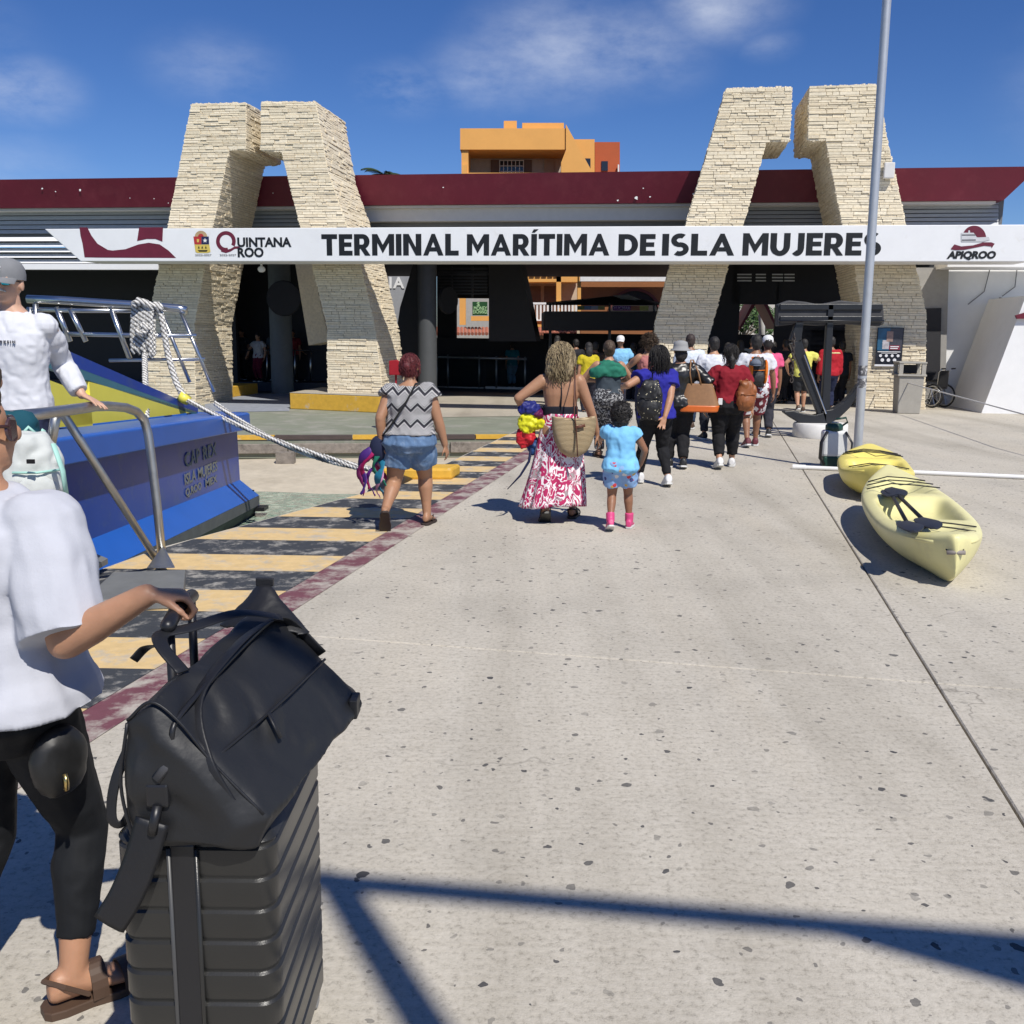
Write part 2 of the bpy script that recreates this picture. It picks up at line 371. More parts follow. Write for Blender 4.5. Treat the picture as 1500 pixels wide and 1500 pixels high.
# quay edge: painted kerb blocks, timber beam, piles
k = 0; L = qd.length; un = qd.normalized(); nrm = Vector((un.y, -un.x, 0))
if nrm.y > 0: nrm = -nrm
pos = -L * 3.2
while pos < L - .05:
    w = random.uniform(.9, 1.5); w = min(w, L - pos)
    a = q0 + un * pos; bq = q0 + un * (pos + w - .015)
    e = MB(); e.prism([Vector((a.x, a.y, -.295)) + nrm * .02, Vector((bq.x, bq.y, -.295)) + nrm * .02, Vector((bq.x, bq.y, -.295)) - nrm * .22, Vector((a.x, a.y, -.295)) - nrm * .22], (0, 0, .07))
    e.build('edge_kerb', [YELK if k % 2 == 0 else mat('dark_kerb_paint', (.07, .05, .045), .8, var=.2)], quay); k += 1; pos += w
for i in range(7):
    a = q0 + un * (-L * 2.6 + i * 3.1); bq = a + un * 3.08
    e = MB(); e.prism([Vector((a.x, a.y, -.56)) + nrm * .06, Vector((bq.x, bq.y, -.56)) + nrm * .06, Vector((bq.x, bq.y, -.56)) - nrm * .1, Vector((a.x, a.y, -.56)) - nrm * .1], (0, 0, .20 + random.uniform(-.02, .02)))
    bevel(e.build('timber_beam', TIMB, quay), .015)
for i in range(9):
    a = q0 + un * (-L * 2.4 + i * 2.1) - nrm * .25
    e = MB(); e.tube([(a.x, a.y, -2.2), (a.x, a.y, -.52)], .13, 10); e.build('pile', TIMB, quay, smooth=True)
pst = D(418, 652, 18.2)
e = MB(); e.box((pst.x, pst.y, -.78), (.34, .16, .62)); e.build('pile', TIMB, quay)
lg = G(425, 664, -.68); lg2 = G(530, 666, -.68)
e = MB(); e.tube([(lg.x, lg.y, -.66), (lg2.x + .6, lg2.y + .1, -.68)], .085, 8, flat=.8)
tag(e.build('timber_log', TIMB, smooth=True), 'grey weathered timber log lying on the sand below the quay', 'timber')
# dark sheet painted as the shaded void behind piles
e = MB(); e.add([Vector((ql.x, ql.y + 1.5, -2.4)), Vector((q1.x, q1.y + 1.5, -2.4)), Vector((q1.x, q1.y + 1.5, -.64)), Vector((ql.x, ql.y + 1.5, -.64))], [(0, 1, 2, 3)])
tag(e.build('quay_shade_sheet', DARK), kind='structure')
# --- water and sand
W = MB(); W.add([(-400, -300, -.86), (400, -300, -.86), (400, 26.5, -.86), (-400, 26.5, -.86)], [(0, 1, 2, 3)])
M, nt, b = simple('sea_water', .06); b.inputs['IOR'].default_value = 1.33
t = nd(nt, 'ShaderNodeTexCoord')
n1 = nd(nt, 'ShaderNodeTexNoise', i_Scale=3.2, i_Detail=4, i_Distortion=2.2); nt.links.new(t.outputs['Object'], n1.inputs['Vector'])
nt.links.new(ramp(nt, n1.outputs['Fac'], [(.35, (.17, .26, .20)), (.5, (.27, .36, .28)), (.62, (.42, .48, .38))]), b.inputs['Base Color'])  # pale stop paints caustics and bright ripples into the base colour
n2 = nd(nt, 'ShaderNodeTexNoise', i_Scale=4.2, i_Detail=5, i_Distortion=1.6); nt.links.new(t.outputs['Object'], n2.inputs['Vector'])
bp = nd(nt, 'ShaderNodeBump'); bp.inputs['Strength'].default_value = 1.0; bp.inputs['Distance'].default_value = .30
nt.links.new(n2.outputs['Fac'], bp.inputs['Height']); nt.links.new(bp.outputs[0], b.inputs['Normal'])
tag(W.build('water', M), kind='structure')
sm_ = mat('wet_beach_sand', (.50, .44, .34), .85, var=.12, vscale=5, bump=.4, bscale=12, col2=(.36, .31, .23), f2=(.5, .75), s2=.8)
sd = MB(); nx, ny = 26, 14; V = []
for j in range(ny + 1):
    for i in range(nx + 1):
        x = -16 + 18.5 * i / nx; yy = 12.6 + 8.2 * j / ny
        z = -.86 + .085 * (yy - 15.9 + .12 * (x + 3)) * (1.0 if yy > 15.9 else 1.6) + .03 * mnoise.noise(Vector((x * .8, yy * .8, 0))); z = min(z, -.66)
        V.append((x, yy, z))
sd.add(V, [(j * (nx + 1) + i, j * (nx + 1) + i + 1, (j + 1) * (nx + 1) + i + 1, (j + 1) * (nx + 1) + i) for j in range(ny) for i in range(nx)])
tag(sd.build('beach', sm_, smooth=True), kind='structure')

# --- the pier: slabs with open joints
pier = MB()
EDGE = [(-9, -1.9), (3.3, -1.58), (5.35, -1.16), (7.3, -.76), (15.2, -.74), (22, -.74)]
def edge_q(p):
    for (a, qa), (b_, qb) in zip(EDGE, EDGE[1:]):
        if a <= p <= b_: return qa + (qb - qa) * (p - a) / (b_ - a)
    return EDGE[-1][1]
body = [PW(p, q + .02, -.13) for p, q in EDGE] + [PW(22, 40, -.13), PW(-9, 40, -.13)]
pier.prism(body, (0, 0, -1.5))
po = tag(pier.build('pier', mat('pier_side_concrete', (.26, .25, .22), .9, var=.2, vscale=3, bump=.3)), kind='structure')
def slab(poly, M=CON, h=.128, name='slab'):
    e = MB(); e.prism([PW(p, q, -h) for p, q in poly], (0, 0, h)); o = e.build(name, M, po); return bevel(o, .006, 1)
J = [-9, 1.35, 13.3, 22]; SEAM = 3.98; g_ = .006
for a, b_ in zip(J, J[1:]):
    left = [(p, q) for p, q in EDGE if a < p < b_]
    slab([(a + g_, edge_q(a + g_))] + left + [(b_ - g_, edge_q(b_ - g_)), (b_ - g_, SEAM - g_), (a + g_, SEAM - g_)])
    if a == 1.35:
        slab([(a + g_, SEAM + g_), (b_ - g_, SEAM + g_), (b_ - g_, 11.8), (a + g_, 11.8)])
        slab([(a + g_, 11.8 + 2 * g_), (b_ - g_, 11.8 + 2 * g_), (b_ - g_, 40), (a + g_, 40)])
    else: slab([(a + g_, SEAM + g_), (b_ - g_, SEAM + g_), (b_ - g_, 40), (a + g_, 40)])
# terminal forecourt (right) behind the pier slabs
e = MB(); e.prism([PW(22 + g_, -.7, -.13), PW(22 + g_, 40, -.13), PW(60, 40, -.13), PW(60, -.7, -.13)], (0, 0, .13))
tag(e.build('forecourt', CON2), kind='structure')
# painted stripes along the pier edge
per = 1.075; Y0 = 8.16
for i in range(-5, 12):
    for kk in (0, 1):
        ya = Y0 + i * per + (0 if kk == 0 else .52); yb = ya + (.52 if kk == 0 else per - .52)
        # convert world-Y band to a quad between edge and maroon line
        def onq(q, yw):
            # point with given q-line and world y (bands run almost across the view)
            p = (yw - PO.y + q * math.sin(PA)) / math.cos(PA); return p
        pa0 = onq(-1.2, ya); 
        if pa0 < -6 or pa0 > 15: continue
        P = []
        for q_in, yy in ((None, ya), (-.005, ya - .03), (-.005, yb - .03), (None, yb)):
            if q_in is None:
                p = onq(-1.0, yy); q = edge_q(p) + .03; p = onq(q, yy); q = edge_q(p) + .03
            else: q = q_in; p = onq(q, yy)
            P.append(PW(p, q, .004))
        e = MB(); e.add(P, [(0, 1, 2, 3)]); e.build('painted_stripe', YEL if kk == 0 else BLK, po)
e = MB(); e.add([PW(-6, .0, .0045), PW(-6, .24, .0045), PW(15.1, .24, .0045), PW(15.1, .0, .0045)], [(0, 1, 2, 3)]); e.build('painted_line', MAR, po)
# low yellow mooring block
mb0 = G(560, 703); mb1 = G(662, 703)
e = MB(); e.prism([mb0, mb1, mb1 + Vector((.08, .42, 0)), mb0 + Vector((.08, .42, 0))], (0, 0, .14))
o = bevel(e.build('mooring_block', YELK), .03)
tag(o, 'low chipped yellow concrete mooring block on the striped pier edge', 'mooring block')
e = MB(); c0 = PW(7.2, -.74, -.08)
e.tube([PW(6.6, -.92, -.1), PW(7.1, -.84, -.02), PW(7.6, -.80, -.1)], .12, 10, round_ends=True)
tag(e.build('rubber_fender', BLACKP, smooth=True), 'black rubber fender at the pier edge by the mooring block', 'fender')
# yellow plinth below the left stone gate
z0 = -.3
pl0 = G(425, 599, z0); pl1 = G(556, 605, z0); dv = Vector((.35, 2.6, 0))
e = MB(); e.prism([pl0, pl1, pl1 + dv, pl0 + dv], (0, 0, .42)); o = bevel(e.build('gate_plinth', [YELK]), .02)
tag(o, 'chipped yellow concrete plinth under the stone gate leg', 'plinth')
e = MB(); e.prism([p + Vector((0, 0, .424)) for p in (pl0, pl1, pl1 + dv, pl0 + dv)], (0, 0, .012)); e.build('plinth_top', CON2, o)
pl0 = G(306, 583, z0); pl1 = G(329, 584, z0)
e = MB(); e.prism([pl0 - Vector((1.6, 0, 0)), pl1, pl1 + dv, pl0 - Vector((1.6, 0, 0)) + dv], (0, 0, .34)); tag(bevel(e.build('gate_plinth', YELK), .02), 'small yellow plinth end behind the boat bow', 'plinth')

# ------------------------------------------------------------------ stone-clad gates
STONE = []
for i, c in enumerate([(.76, .665, .49), (.74, .645, .47), (.79, .70, .53), (.72, .62, .45), (.76, .67, .50)]):
    STONE.append(mat('ledge_stone_%d' % i, c, .85, var=.16, vscale=14, bump=.5, bscale=45))
COREM = mat('stone_core', (.34, .29, .22), .9, var=.1)
def row_span(poly, z):
    xs = []
    for (a, b_) in zip(poly, poly[1:] + poly[:1]):
        if (a[1] - z) * (b_[1] - z) < 0: xs.append(a[0] + (b_[0] - a[0]) * (z - a[1]) / (b_[1] - a[1]))
    xs.sort(); return [(xs[i], xs[i + 1]) for i in range(0, len(xs) - 1, 2)]
def clad(mb, poly, to3, nv, rng, rh=.085, dz=0):
    """rows of ledge stones over a planar polygon (u,z); to3(u,z,off)->world; off along the outward normal"""
    zs = [p[1] for p in poly]; z = min(zs)
    while z < max(zs) - .02:
        h = rng.choice((.035, .05, .06, .06, .07, .085)); h = min(h, max(zs) - z)
        for (a, b_) in row_span(poly, z + h / 2):
            u = a - .012; end = b_ + .012
            while u < end - .02:
                w = rng.uniform(.14, .46)
                if end - u - w < .12: w = end - u
                off = rng.choice((.010, .014, .018, .022, .028, .036)); tl = rng.uniform(-.006, .006); g2 = .004
                mb.cur = rng.randrange(5)
                P = [to3(u + g2, z + .003, -.02), to3(u + w - g2, z + .003, -.02), to3(u + w - g2, z + h - .003, -.02), to3(u + g2, z + h - .003, -.02),
                     to3(u + g2, z + .006, off + tl), to3(u + w - g2, z + .003, off), to3(u + w - g2 * 2, z + h - .006, off - tl), to3(u + g2 * 2, z + h - .004, off)]
                mb.add(P, [(4, 5, 6, 7), (0, 1, 5, 4), (1, 2, 6, 5), (2, 3, 7, 6), (3, 0, 4, 7)])
                u += w
        z += h
def gate_leg(root, pxpoly, depth, seed, sides=True, n0=0.0, zmin=None):
    rng = random.Random(seed)
    poly = [FP(x, y, n0) for x, y in pxpoly]
    if zmin is not None: poly = [(s, max(z, zmin)) for s, z in poly]
    e = MB(); e.prism([WF(s, z, n0) for s, z in poly], FN * depth)
    leg = e.build('leg', COREM, root)
    c = MB()
    clad(c, poly, lambda u, z, off: WF(u, z, n0 - off), None, rng)
    # side faces, soffits and top
    for (a, b_) in zip(poly, poly[1:] + poly[:1]):
        da = Vector((b_[0] - a[0], b_[1] - a[1])); ln = da.length
        if ln < .05: continue
        nrm2 = Vector((da.y, -da.x)).normalized()
        mid = ((a[0] + b_[0]) / 2 + nrm2.x * .01, (a[1] + b_[1]) / 2 + nrm2.y * .01)
        inside = any(l < mid[0] < r for l, r in row_span(poly, mid[1]))
        if inside: nrm2 = -nrm2
        if min(a[1], b_[1]) < -.2 and abs(da.x) > abs(da.y) * 3: continue
        steep = abs(da.y) > abs(da.x)
        if steep:
            lo, hi = (a, b_) if a[1] < b_[1] else (b_, a)
            H_ = hi[1] - lo[1]
            def to3(u, z, off, lo=lo, hi=hi, nrm2=nrm2):
                k = (z - lo[1]) / max(1e-6, hi[1] - lo[1]); s = lo[0] + (hi[0] - lo[0]) * k
                return WF(s + nrm2.x * off, z + nrm2.y * off, n0 + u)
            clad(c, [(0, lo[1]), (depth, lo[1]), (depth, hi[1]), (0, hi[1])], to3, None, rng)
        else:
            def to3(u, w, off, a=a, da=da, ln=ln, nrm2=nrm2):
                return WF(a[0] + da.x * w / ln + nrm2.x * off, a[1] + da.y * w / ln + nrm2.y * off, n0 + u)
            clad(c, [(0, 0), (depth, 0), (depth, ln), (0, ln)], to3, None, rng)
    o = c.build('stone_cladding', STONE, leg); o['kind'] = 'stuff'
    return leg
LA_L = [(281, 153), (360, 151), (360, 218), (335, 220), (301, 384), (284, 475), (287, 620), (206, 620), (226, 430), (247, 330)]
LA_R = [(383, 150), (462, 150), (480, 250), (527, 385), (550, 486), (562, 588), (481, 588), (480, 478), (457, 385), (440, 330), (413, 222), (383, 220)]
RA_L = [(1064, 130), (1160, 128), (1156, 206), (1122, 207), (1088, 330), (1066, 389), (1036, 500), (1031, 606), (956, 606), (960, 476), (982, 390), (1005, 330), (1054, 165)]
RA_R = [(1186, 128), (1284, 124), (1296, 190), (1326, 328), (1340, 390), (1356, 460), (1354, 600), (1268, 602), (1266, 470), (1252, 390), (1234, 328), (1210, 205), (1184, 205)]
gl = empty('stone_gate', WF(*FP(400, 588), 0), 0, 'cream stone-clad gate of two leaning legs left of the entrance sign', 'gate')
gate_leg(gl, LA_L, 2.4, 1); gate_leg(gl, LA_R, 2.4, 2)
gr = empty('stone_gate', WF(*FP(1160, 600), 0), 0, 'cream stone-clad gate of two leaning legs behind the black anchor', 'gate')
gate_leg(gr, RA_L, 2.4, 3); gate_leg(gr, RA_R, 2.4, 4)
# rear gate legs inside the hall (some with shade put into a dark colour, seen through the openings)
def plain_leg(px, n0, depth, M, name='rear_leg', parent=None):
    e = MB(); e.prism([FW3(x, y, n0) for x, y in px], FN * depth); return e.build(name, M, parent)

# ------------------------------------------------------------------ terminal building
term = empty('terminal_building', WF(-8, 0, 3), 0, 'white ferry terminal with maroon roof fascia and dark open hall', 'building')
NF = 2.75
zt = 6.07; zb = 5.30
sL = -46.0; s1 = FP(1470, 294, NF)[0]; s2 = FP(1503, 243, NF)[0]
# maroon fascia (slopes outwards at its right end)
e = MB(); e.hexa([WF(sL, zb, NF), WF(s1, zb, NF), WF(s1, zb, NF + 13.0), WF(sL, zb, NF + 13.0), WF(sL, zt, NF - .25), WF(s2 + .25, zt + .03, NF - .25), WF(s2 + .25, zt + .03, NF + 13.2), WF(sL, zt, NF + 13.2)])
e.build('roof_fascia', MAROON, term)
# peeled white chips on the fascia
chip = MB(); rng = random.Random(5)
for (px, py, r) in [(64, 277, .05), (83, 281, .035), (119, 279, .06), (190, 290, .03), (225, 291, .03), (245, 297, .03), (932, 290, .09), (905, 293, .05), (942, 276, .03), (952, 288, .04), (1016, 284, .05), (400, 283, .03), (650, 275, .03)]:
    s, z = FP(px, py, NF - .12); m_ = 7; r *= .6
    nf = NF - .25 * (z - zb) / (zt - zb) - .006
    chip.add([WF(s + r * rng.uniform(.5, 1.5) * math.cos(6.28 * i / m_), z + r * rng.uniform(.4, 1) * math.sin(6.28 * i / m_), NF - .25 * (z + r * 0 - zb) / (zt - zb) - .03) for i in range(m_)], [tuple(range(m_))])
tag(chip.build('peeled_paint', WHITE, term), kind='stuff')
# roof soffit ledge
e = MB(); e.prism([WF(sL, zb - .07, NF + .12), WF(s1 - .15, zb - .07, NF + .12), WF(s1 - .15, zb - .004, NF + .12), WF(sL, zb - .004, NF + .12)], FN * 9.0); e.build('soffit', SOFF, term)
# horizontal louvre slats below the roof
LOUV = mat('louvre_slat', (.42, .44, .46), .5, var=.06)
def louvres(x0, x1, ya, yb, n0, cnt, M=LOUV, name='louvre_slat', tilt=.05):
    for i in range(cnt):
        y = ya + (yb - ya) * (i + .5) / cnt
        sa, za = FP(x0, y, n0); sb, zb_ = FP(x1, y, n0); h = abs(FP(x0, ya, n0)[1] - FP(x0, yb, n0)[1]) / cnt * .82
        z = (za + zb_) / 2
        e = MB(); e.hexa([WF(sa, z - h / 2, n0), WF(sb, z - h / 2, n0), WF(sb, z - h / 2, n0 + .03), WF(sa, z - h / 2, n0 + .03), WF(sa, z + h / 2, n0 + tilt), WF(sb, z + h / 2, n0 + tilt), WF(sb, z + h / 2, n0 + tilt + .03), WF(sa, z + h / 2, n0 + tilt + .03)])
        e.build(name, M, term)
louvres(-330, 252, 303, 343, NF + .5, 6)
louvres(-330, 252, 346, 386, NF + .1, 5, mat('white_louvre_slat', (.75, .76, .77), .5, var=.05), tilt=.22)
louvres(362, 437, 303, 332, NF + .5, 5)
louvres(1090, 1230, 296, 332, NF + .5, 6)
louvres(1322, 1463, 294, 330, NF + .45, 6)
def fbox(x0, y0, x1, y1, n0, d, M, name, parent=term):
    sa, za = FP(x0, y0, n0); sb, zb_ = FP(x1, y1, n0)
    e = MB(); e.prism([WF(sa, zb_, n0), WF(sb, zb_, n0), WF(sb, za, n0), WF(sa, za, n0)], FN * d); return e.build(name, M, parent)
fbox(-330, 300, 1466, 345, NF + .62, .1, GREYP, 'upper_wall')
fbox(525, 303, 1015, 322, NF + .3, .3, SOFF, 'upper_beam')
# hall: ceiling, side walls, back wall with openings
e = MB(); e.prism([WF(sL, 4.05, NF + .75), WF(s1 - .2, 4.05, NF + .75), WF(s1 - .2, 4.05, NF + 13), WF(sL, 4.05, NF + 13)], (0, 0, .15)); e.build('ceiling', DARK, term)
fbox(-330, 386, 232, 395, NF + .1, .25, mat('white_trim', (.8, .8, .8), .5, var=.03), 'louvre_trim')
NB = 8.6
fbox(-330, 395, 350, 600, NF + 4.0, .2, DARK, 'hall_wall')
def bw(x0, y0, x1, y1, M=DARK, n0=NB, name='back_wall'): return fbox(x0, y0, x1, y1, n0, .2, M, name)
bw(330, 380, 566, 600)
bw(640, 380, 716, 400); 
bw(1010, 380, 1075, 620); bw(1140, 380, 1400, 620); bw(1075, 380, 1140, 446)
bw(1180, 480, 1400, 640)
fbox(572, 494, 800, 575, 12.0, .5, DARK, 'hall_dark_box')  # near-black boxes added to stand in for the hall's darkness
fbox(1072, 490, 1142, 610, 9.2, .4, DARK, 'hall_dark_box')
fbox(796, 488, 968, 590, 12.5, .3, DARK, 'hall_dark_box')
fbox(640, 400, 668, 500, 12.6, .2, DARK, 'hall_dark_cover'); fbox(640, 384, 720, 437, 12.6, .2, DARK, 'hall_dark_cover')  # dark covers added to hide the bright view through the hall
# thin pale strips painted as daylight slots over the right-hand opening
for i in range(3):
    for (xa, xb) in ((1080, 1101), (1107, 1122), (1131, 1147), (1149, 1164)):
        fbox(xa, 401 + i * 4.6, xb, 403 + i * 4.6, NB - .02, .015, mat('pale_daylight_paint', (.7, .72, .72), .4), 'daylight_strip')
fbox(-330, 395, 236, 398, NB - 4.5, .05, DARK, 'wall_rail')
# left room platform
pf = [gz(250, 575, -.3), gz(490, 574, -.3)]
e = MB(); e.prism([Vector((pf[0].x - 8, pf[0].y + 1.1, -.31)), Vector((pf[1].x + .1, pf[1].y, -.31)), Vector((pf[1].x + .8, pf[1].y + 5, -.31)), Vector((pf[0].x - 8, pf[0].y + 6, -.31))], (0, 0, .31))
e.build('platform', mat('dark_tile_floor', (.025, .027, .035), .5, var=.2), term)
# columns in the hall
def column(px, py, n0, r, M, name='column'):
    s, z = FP(px, py, n0); e = MB(); c = WF(s, 0, n0)
    e.tube([(c.x, c.y, -.35), (c.x, c.y, 4.3)], r, 20); return e.build(name, M, term, smooth=True, auto=40)
COLM = mat('grey_column_paint', (.07, .075, .08), .6, var=.1)
column(626, 520, 5.0, .30, COLM)
column(412, 500, 6.0, .36, mat('pale_column_paint', (.13, .145, .15), .6, var=.1))
# rear legs (hall side); the near-black ones have their shade in the colour
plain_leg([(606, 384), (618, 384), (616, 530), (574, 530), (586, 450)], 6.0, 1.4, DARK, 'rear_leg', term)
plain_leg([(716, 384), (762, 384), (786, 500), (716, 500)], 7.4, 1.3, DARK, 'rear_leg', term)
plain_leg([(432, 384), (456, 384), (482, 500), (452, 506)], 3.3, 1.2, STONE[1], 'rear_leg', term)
fbox(640, 400, 716, 402, 7.5, .05, DARKM, 'blind_slat')
for i in range(9):
    fbox(641, 392 + i * 4.6, 714, 394.6 + i * 4.6, 7.6, .04, DARKM, 'blind_slat')
for px in (660, 690): fbox(px, 390, px + 3, 436, 7.7, .04, DARKM, 'blind_post')
# round dark sign hanging in left opening
s, z = FP(416, 437, 4.5); c = WF(s, z, 4.5)
e = MB(); e.lathe([(.01, -.06), (.52, -.06), (.55, 0), (.52, .06), (.01, .06)], (0, 0, 0), 24, 'Y'); o = e.build('hanging_disc', DARK, smooth=True, auto=40); o.location = c
tag(o, 'round black disc sign hanging in the left hall opening', 'sign')
s, z = FP(620, 437, 4.5); c = WF(FP(656, 440, 6.5)[0], FP(656, 440, 6.5)[1], 6.5)
e = MB(); e.lathe([(.01, -.06), (.42, -.06), (.45, 0), (.42, .06), (.01, .06)], (0, 0, 0), 24, 'Y'); o = e.build('hanging_disc', DARK, smooth=True, auto=40); o.location = c; o.rotation_euler.z = R(50)
tag(o, 'dark round disc sign turned edge-on beside the grey column', 'sign')

# ------------------------------------------------------------------ sign beam
NBm = -1.25
bm_root = empty('entrance_sign_beam', WF(-9, 3.4, NBm), 0, 'long white concrete beam lettered TERMINAL MARÍTIMA DE ISLA MUJERES', 'sign')
zt2, zb2 = 4.27, 3.46
sa0 = FP(65, 332, NBm)[0]; sa1 = FP(118, 379, NBm)[0]; sb0 = FP(1530, 328, NBm)[0]; sb1 = FP(1480, 388, NBm)[0]
e = MB(); e.prism([WF(sa1, zb2, NBm), WF(sb1 + .4, zb2, NBm), WF(sb0 + .4, zt2, NBm), WF(sa0, zt2, NBm)], FN * 1.0)
beam = bevel(e.build('beam', BEAMW, bm_root), .015)
def bmat(px, py, off=.006):      # matrix placing text on the beam face at a pixel
    s, z = FP(px, py, NBm); o = WF(s, z, NBm - off)
    return Matrix((( FE.x, 0, -FN.x, o.x), (FE.y, 0, -FN.y, o.y), (0, 1, 0, o.z), (0, 0, 0, 1)))
def swid(x0, x1, y=360): return FP(x1, y, NBm)[0] - FP(x0, y, NBm)[0]
INK = mat('black_lettering', (.006, .007, .008), .5, var=.02)
INKM = mat('maroon_lettering', (.13, .012, .03), .5, var=.15, vscale=5)
hz = lambda y0, y1, x: abs(FP(x, y0, NBm)[1] - FP(x, y1, NBm)[1])
def words(txt, x0, x1, ytop, ybot, M, bold, name='lettering', ext=.003, shear=0.0):
    # cap height of the built-in font is about 0.73 of its size
    ch = hz(ytop, ybot, (x0 + x1) / 2); yc = (ytop + ybot) / 2
    return text_obj(txt, ch / .70, M, name, bmat((x0 + x1) / 2, yc + 0.0), beam, bold=bold, ext=ext, width=swid(x0, x1), shear=shear)
# heavy geometric capitals drawn as strokes (cap height 1)
def _arcb(cx, cy, rx, ry, a0, a1, w, t, n=14):
    o = [(cx + rx * math.cos(R(a0 + (a1 - a0) * i / n)), cy + ry * math.sin(R(a0 + (a1 - a0) * i / n))) for i in range(n + 1)]
    q = [(cx + (rx - w) * math.cos(R(a0 + (a1 - a0) * i / n)), cy + (ry - t) * math.sin(R(a0 + (a1 - a0) * i / n))) for i in range(n + 1)]
    return [[o[i], o[i + 1], q[i + 1], q[i]] for i in range(n)]
def _rc(x0, y0, x1, y1): return [(x0, y0), (x1, y0), (x1, y1), (x0, y1)]
def glyph(c):
    w, t = .285, .225
    if c == 'T': return [_rc(0, 1 - t, .82, 1), _rc(.41 - w / 2, 0, .41 + w / 2, 1 - t)], .82
    if c == 'E': return [_rc(0, 0, w, 1), _rc(w, 0, .70, t), _rc(w, .41, .65, .41 + t * .92), _rc(w, 1 - t, .70, 1)], .70
    if c == 'L': return [_rc(0, 0, w, 1), _rc(w, 0, .68, t)], .68
    if c == 'I': return [_rc(0, 0, w, 1)], w
    if c == '\u00cd': return [_rc(0, 0, w, 1), [(.02, 1.06), (.17, 1.06), (.36, 1.22), (.12, 1.22)]], w
    if c == 'R': return [_rc(0, 0, w, 1), _rc(w, 1 - t * .95, .44, 1), _rc(w, .31, .44, .31 + t * .9)] + _arcb(.44, .655, .36, .345, -90, 90, w, t * .93) + [[(.34, .315), (.60, .33), (.84, 0), (.56, 0)]], .84
    if c == 'N': return [_rc(0, 0, w, 1), _rc(.64, 0, .64 + w, 1), [(w, 1), (w, .62), (.64, 0), (.64, .38)], ], .64 + w
    if c == 'M': return [_rc(0, 0, w * .96, 1), _rc(.86, 0, .86 + w * .96, 1), [(w * .96, 1), (w * .96, .60), (.548, .10), (.548, .50)], [(.86, 1), (.86, .60), (.548, .10), (.548, .50)]], .86 + w * .96
    if c == 'A': return [[(0, 0), (.255, 0), (.585, .80), (.60, 1), (.43, 1)], [(1.03, 0), (.77, 0), (.515, .62), (.60, 1)], [(.335, .19), (.69, .19), (.61, .38), (.414, .38)]], 1.03
    if c == 'D': return [_rc(0, 0, w, 1), _rc(w, 0, .40, t), _rc(w, 1 - t, .40, 1)] + _arcb(.40, .5, .50, .5, -90, 90, w, t), .90
    if c == 'U': return [_rc(0, .42, w, 1), _rc(.59, .42, .59 + w, 1)] + _arcb((.59 + w) / 2, .42, (.59 + w) / 2, .44, 180, 360, w, t), .59 + w
    if c == 'J': return [_rc(.25, .36, .25 + w, 1)] + _arcb(.235, .36, .30, .38, 225, 360, w, t), .25 + w
    if c == 'S': return _arcb(.37, .705, .37, .315, 52, 270, .235, t * .95) + _arcb(.37, .30, .38, .315, -128, 90, .235, t * .95), .75
    return [], .32
def heavy(txt, x0, x1, ytop, ybot, M):
    x = 0; G_ = []
    for ch in txt:
        polys, wd = glyph(ch); G_.append((x, polys)); x += wd + .085
    W = x - .085; s0, zc = FP(x0, (ytop + ybot) / 2, NBm); S = swid(x0, x1); Hh = hz(ytop, ybot, (x0 + x1) / 2)
    for (gx, polys), ch in zip(G_, txt):
        e = MB()
        for i, pl in enumerate(polys):
            off = .003 + (i % 6) * .0006
            e.prism([WF(s0 + (gx + a) / W * S, zc - Hh / 2 + b_ * Hh, NBm - off) for a, b_ in pl], FN * -.002)
        e.build('letter', M, beam)
heavy('TERMINAL', 471, 672, 343, 374.5, INK)
heavy('MAR\u00cdTIMA', 684, 893, 343, 374.5, INK)
heavy('DE', 906, 960, 343, 374.5, INK)
heavy('ISLA', 970, 1076, 342.5, 374.5, INK)
heavy('MUJERES', 1088, 1291, 341.5, 374.5, INK)
words('UINTANA', 347, 426, 349, 362, INK, .011)
words('ROO', 348, 386, 364, 377, INK, .011)
words('APIQROO', 1387, 1459, 369, 379, INK, .012, shear=.15)
words('2022-2027', 286, 310, 372.5, 375, mat('grey_lettering', (.25, .25, .25), .6), .0)
words('2022-2027', 322, 346, 372.5, 375, MATS['grey_lettering'], .0)
def bshape(pts, M, name, off=.004, thick=.003):
    P = []
    for (x, y) in pts:
        s, z = FP(x, y, NBm); P.append(WF(s, z, NBm - off))
    e = MB(); e.prism(P, FN * -thick); return e.build(name, M, beam)
def arc(cx, cy, rx, ry, a0, a1, n=24): return [(cx + rx * math.cos(R(a0 + (a1 - a0) * i / n)), cy - ry * math.sin(R(a0 + (a1 - a0) * i / n))) for i in range(n + 1)]
# big Q ring with tail
def ring_band(outer, inner, M, name, off=.004):
    e = MB(); n = len(outer)
    P = [WF(*FP(x, y, NBm), NBm - off) for x, y in outer] + [WF(*FP(x, y, NBm), NBm - off) for x, y in inner]
    e.add(P, [(i, i + 1, n + i + 1, n + i) for i in range(n - 1)]); return e.build(name, M, beam)
ring_band(arc(331, 353.5, 14.5, 15, -30, 285, 40), arc(331, 353.5, 9, 9.5, -30, 285, 40), INKM, 'emblem_ring')
tail = [(324, 366), (331, 368.5), (338, 366.5), (344, 363), (350, 363), (352.5, 366)]
ring_band([(x, y - 2.2) for x, y in tail], [(x, y + 2.6 - i * .35) for i, (x, y) in enumerate(tail)], INKM, 'emblem_tail', .005)
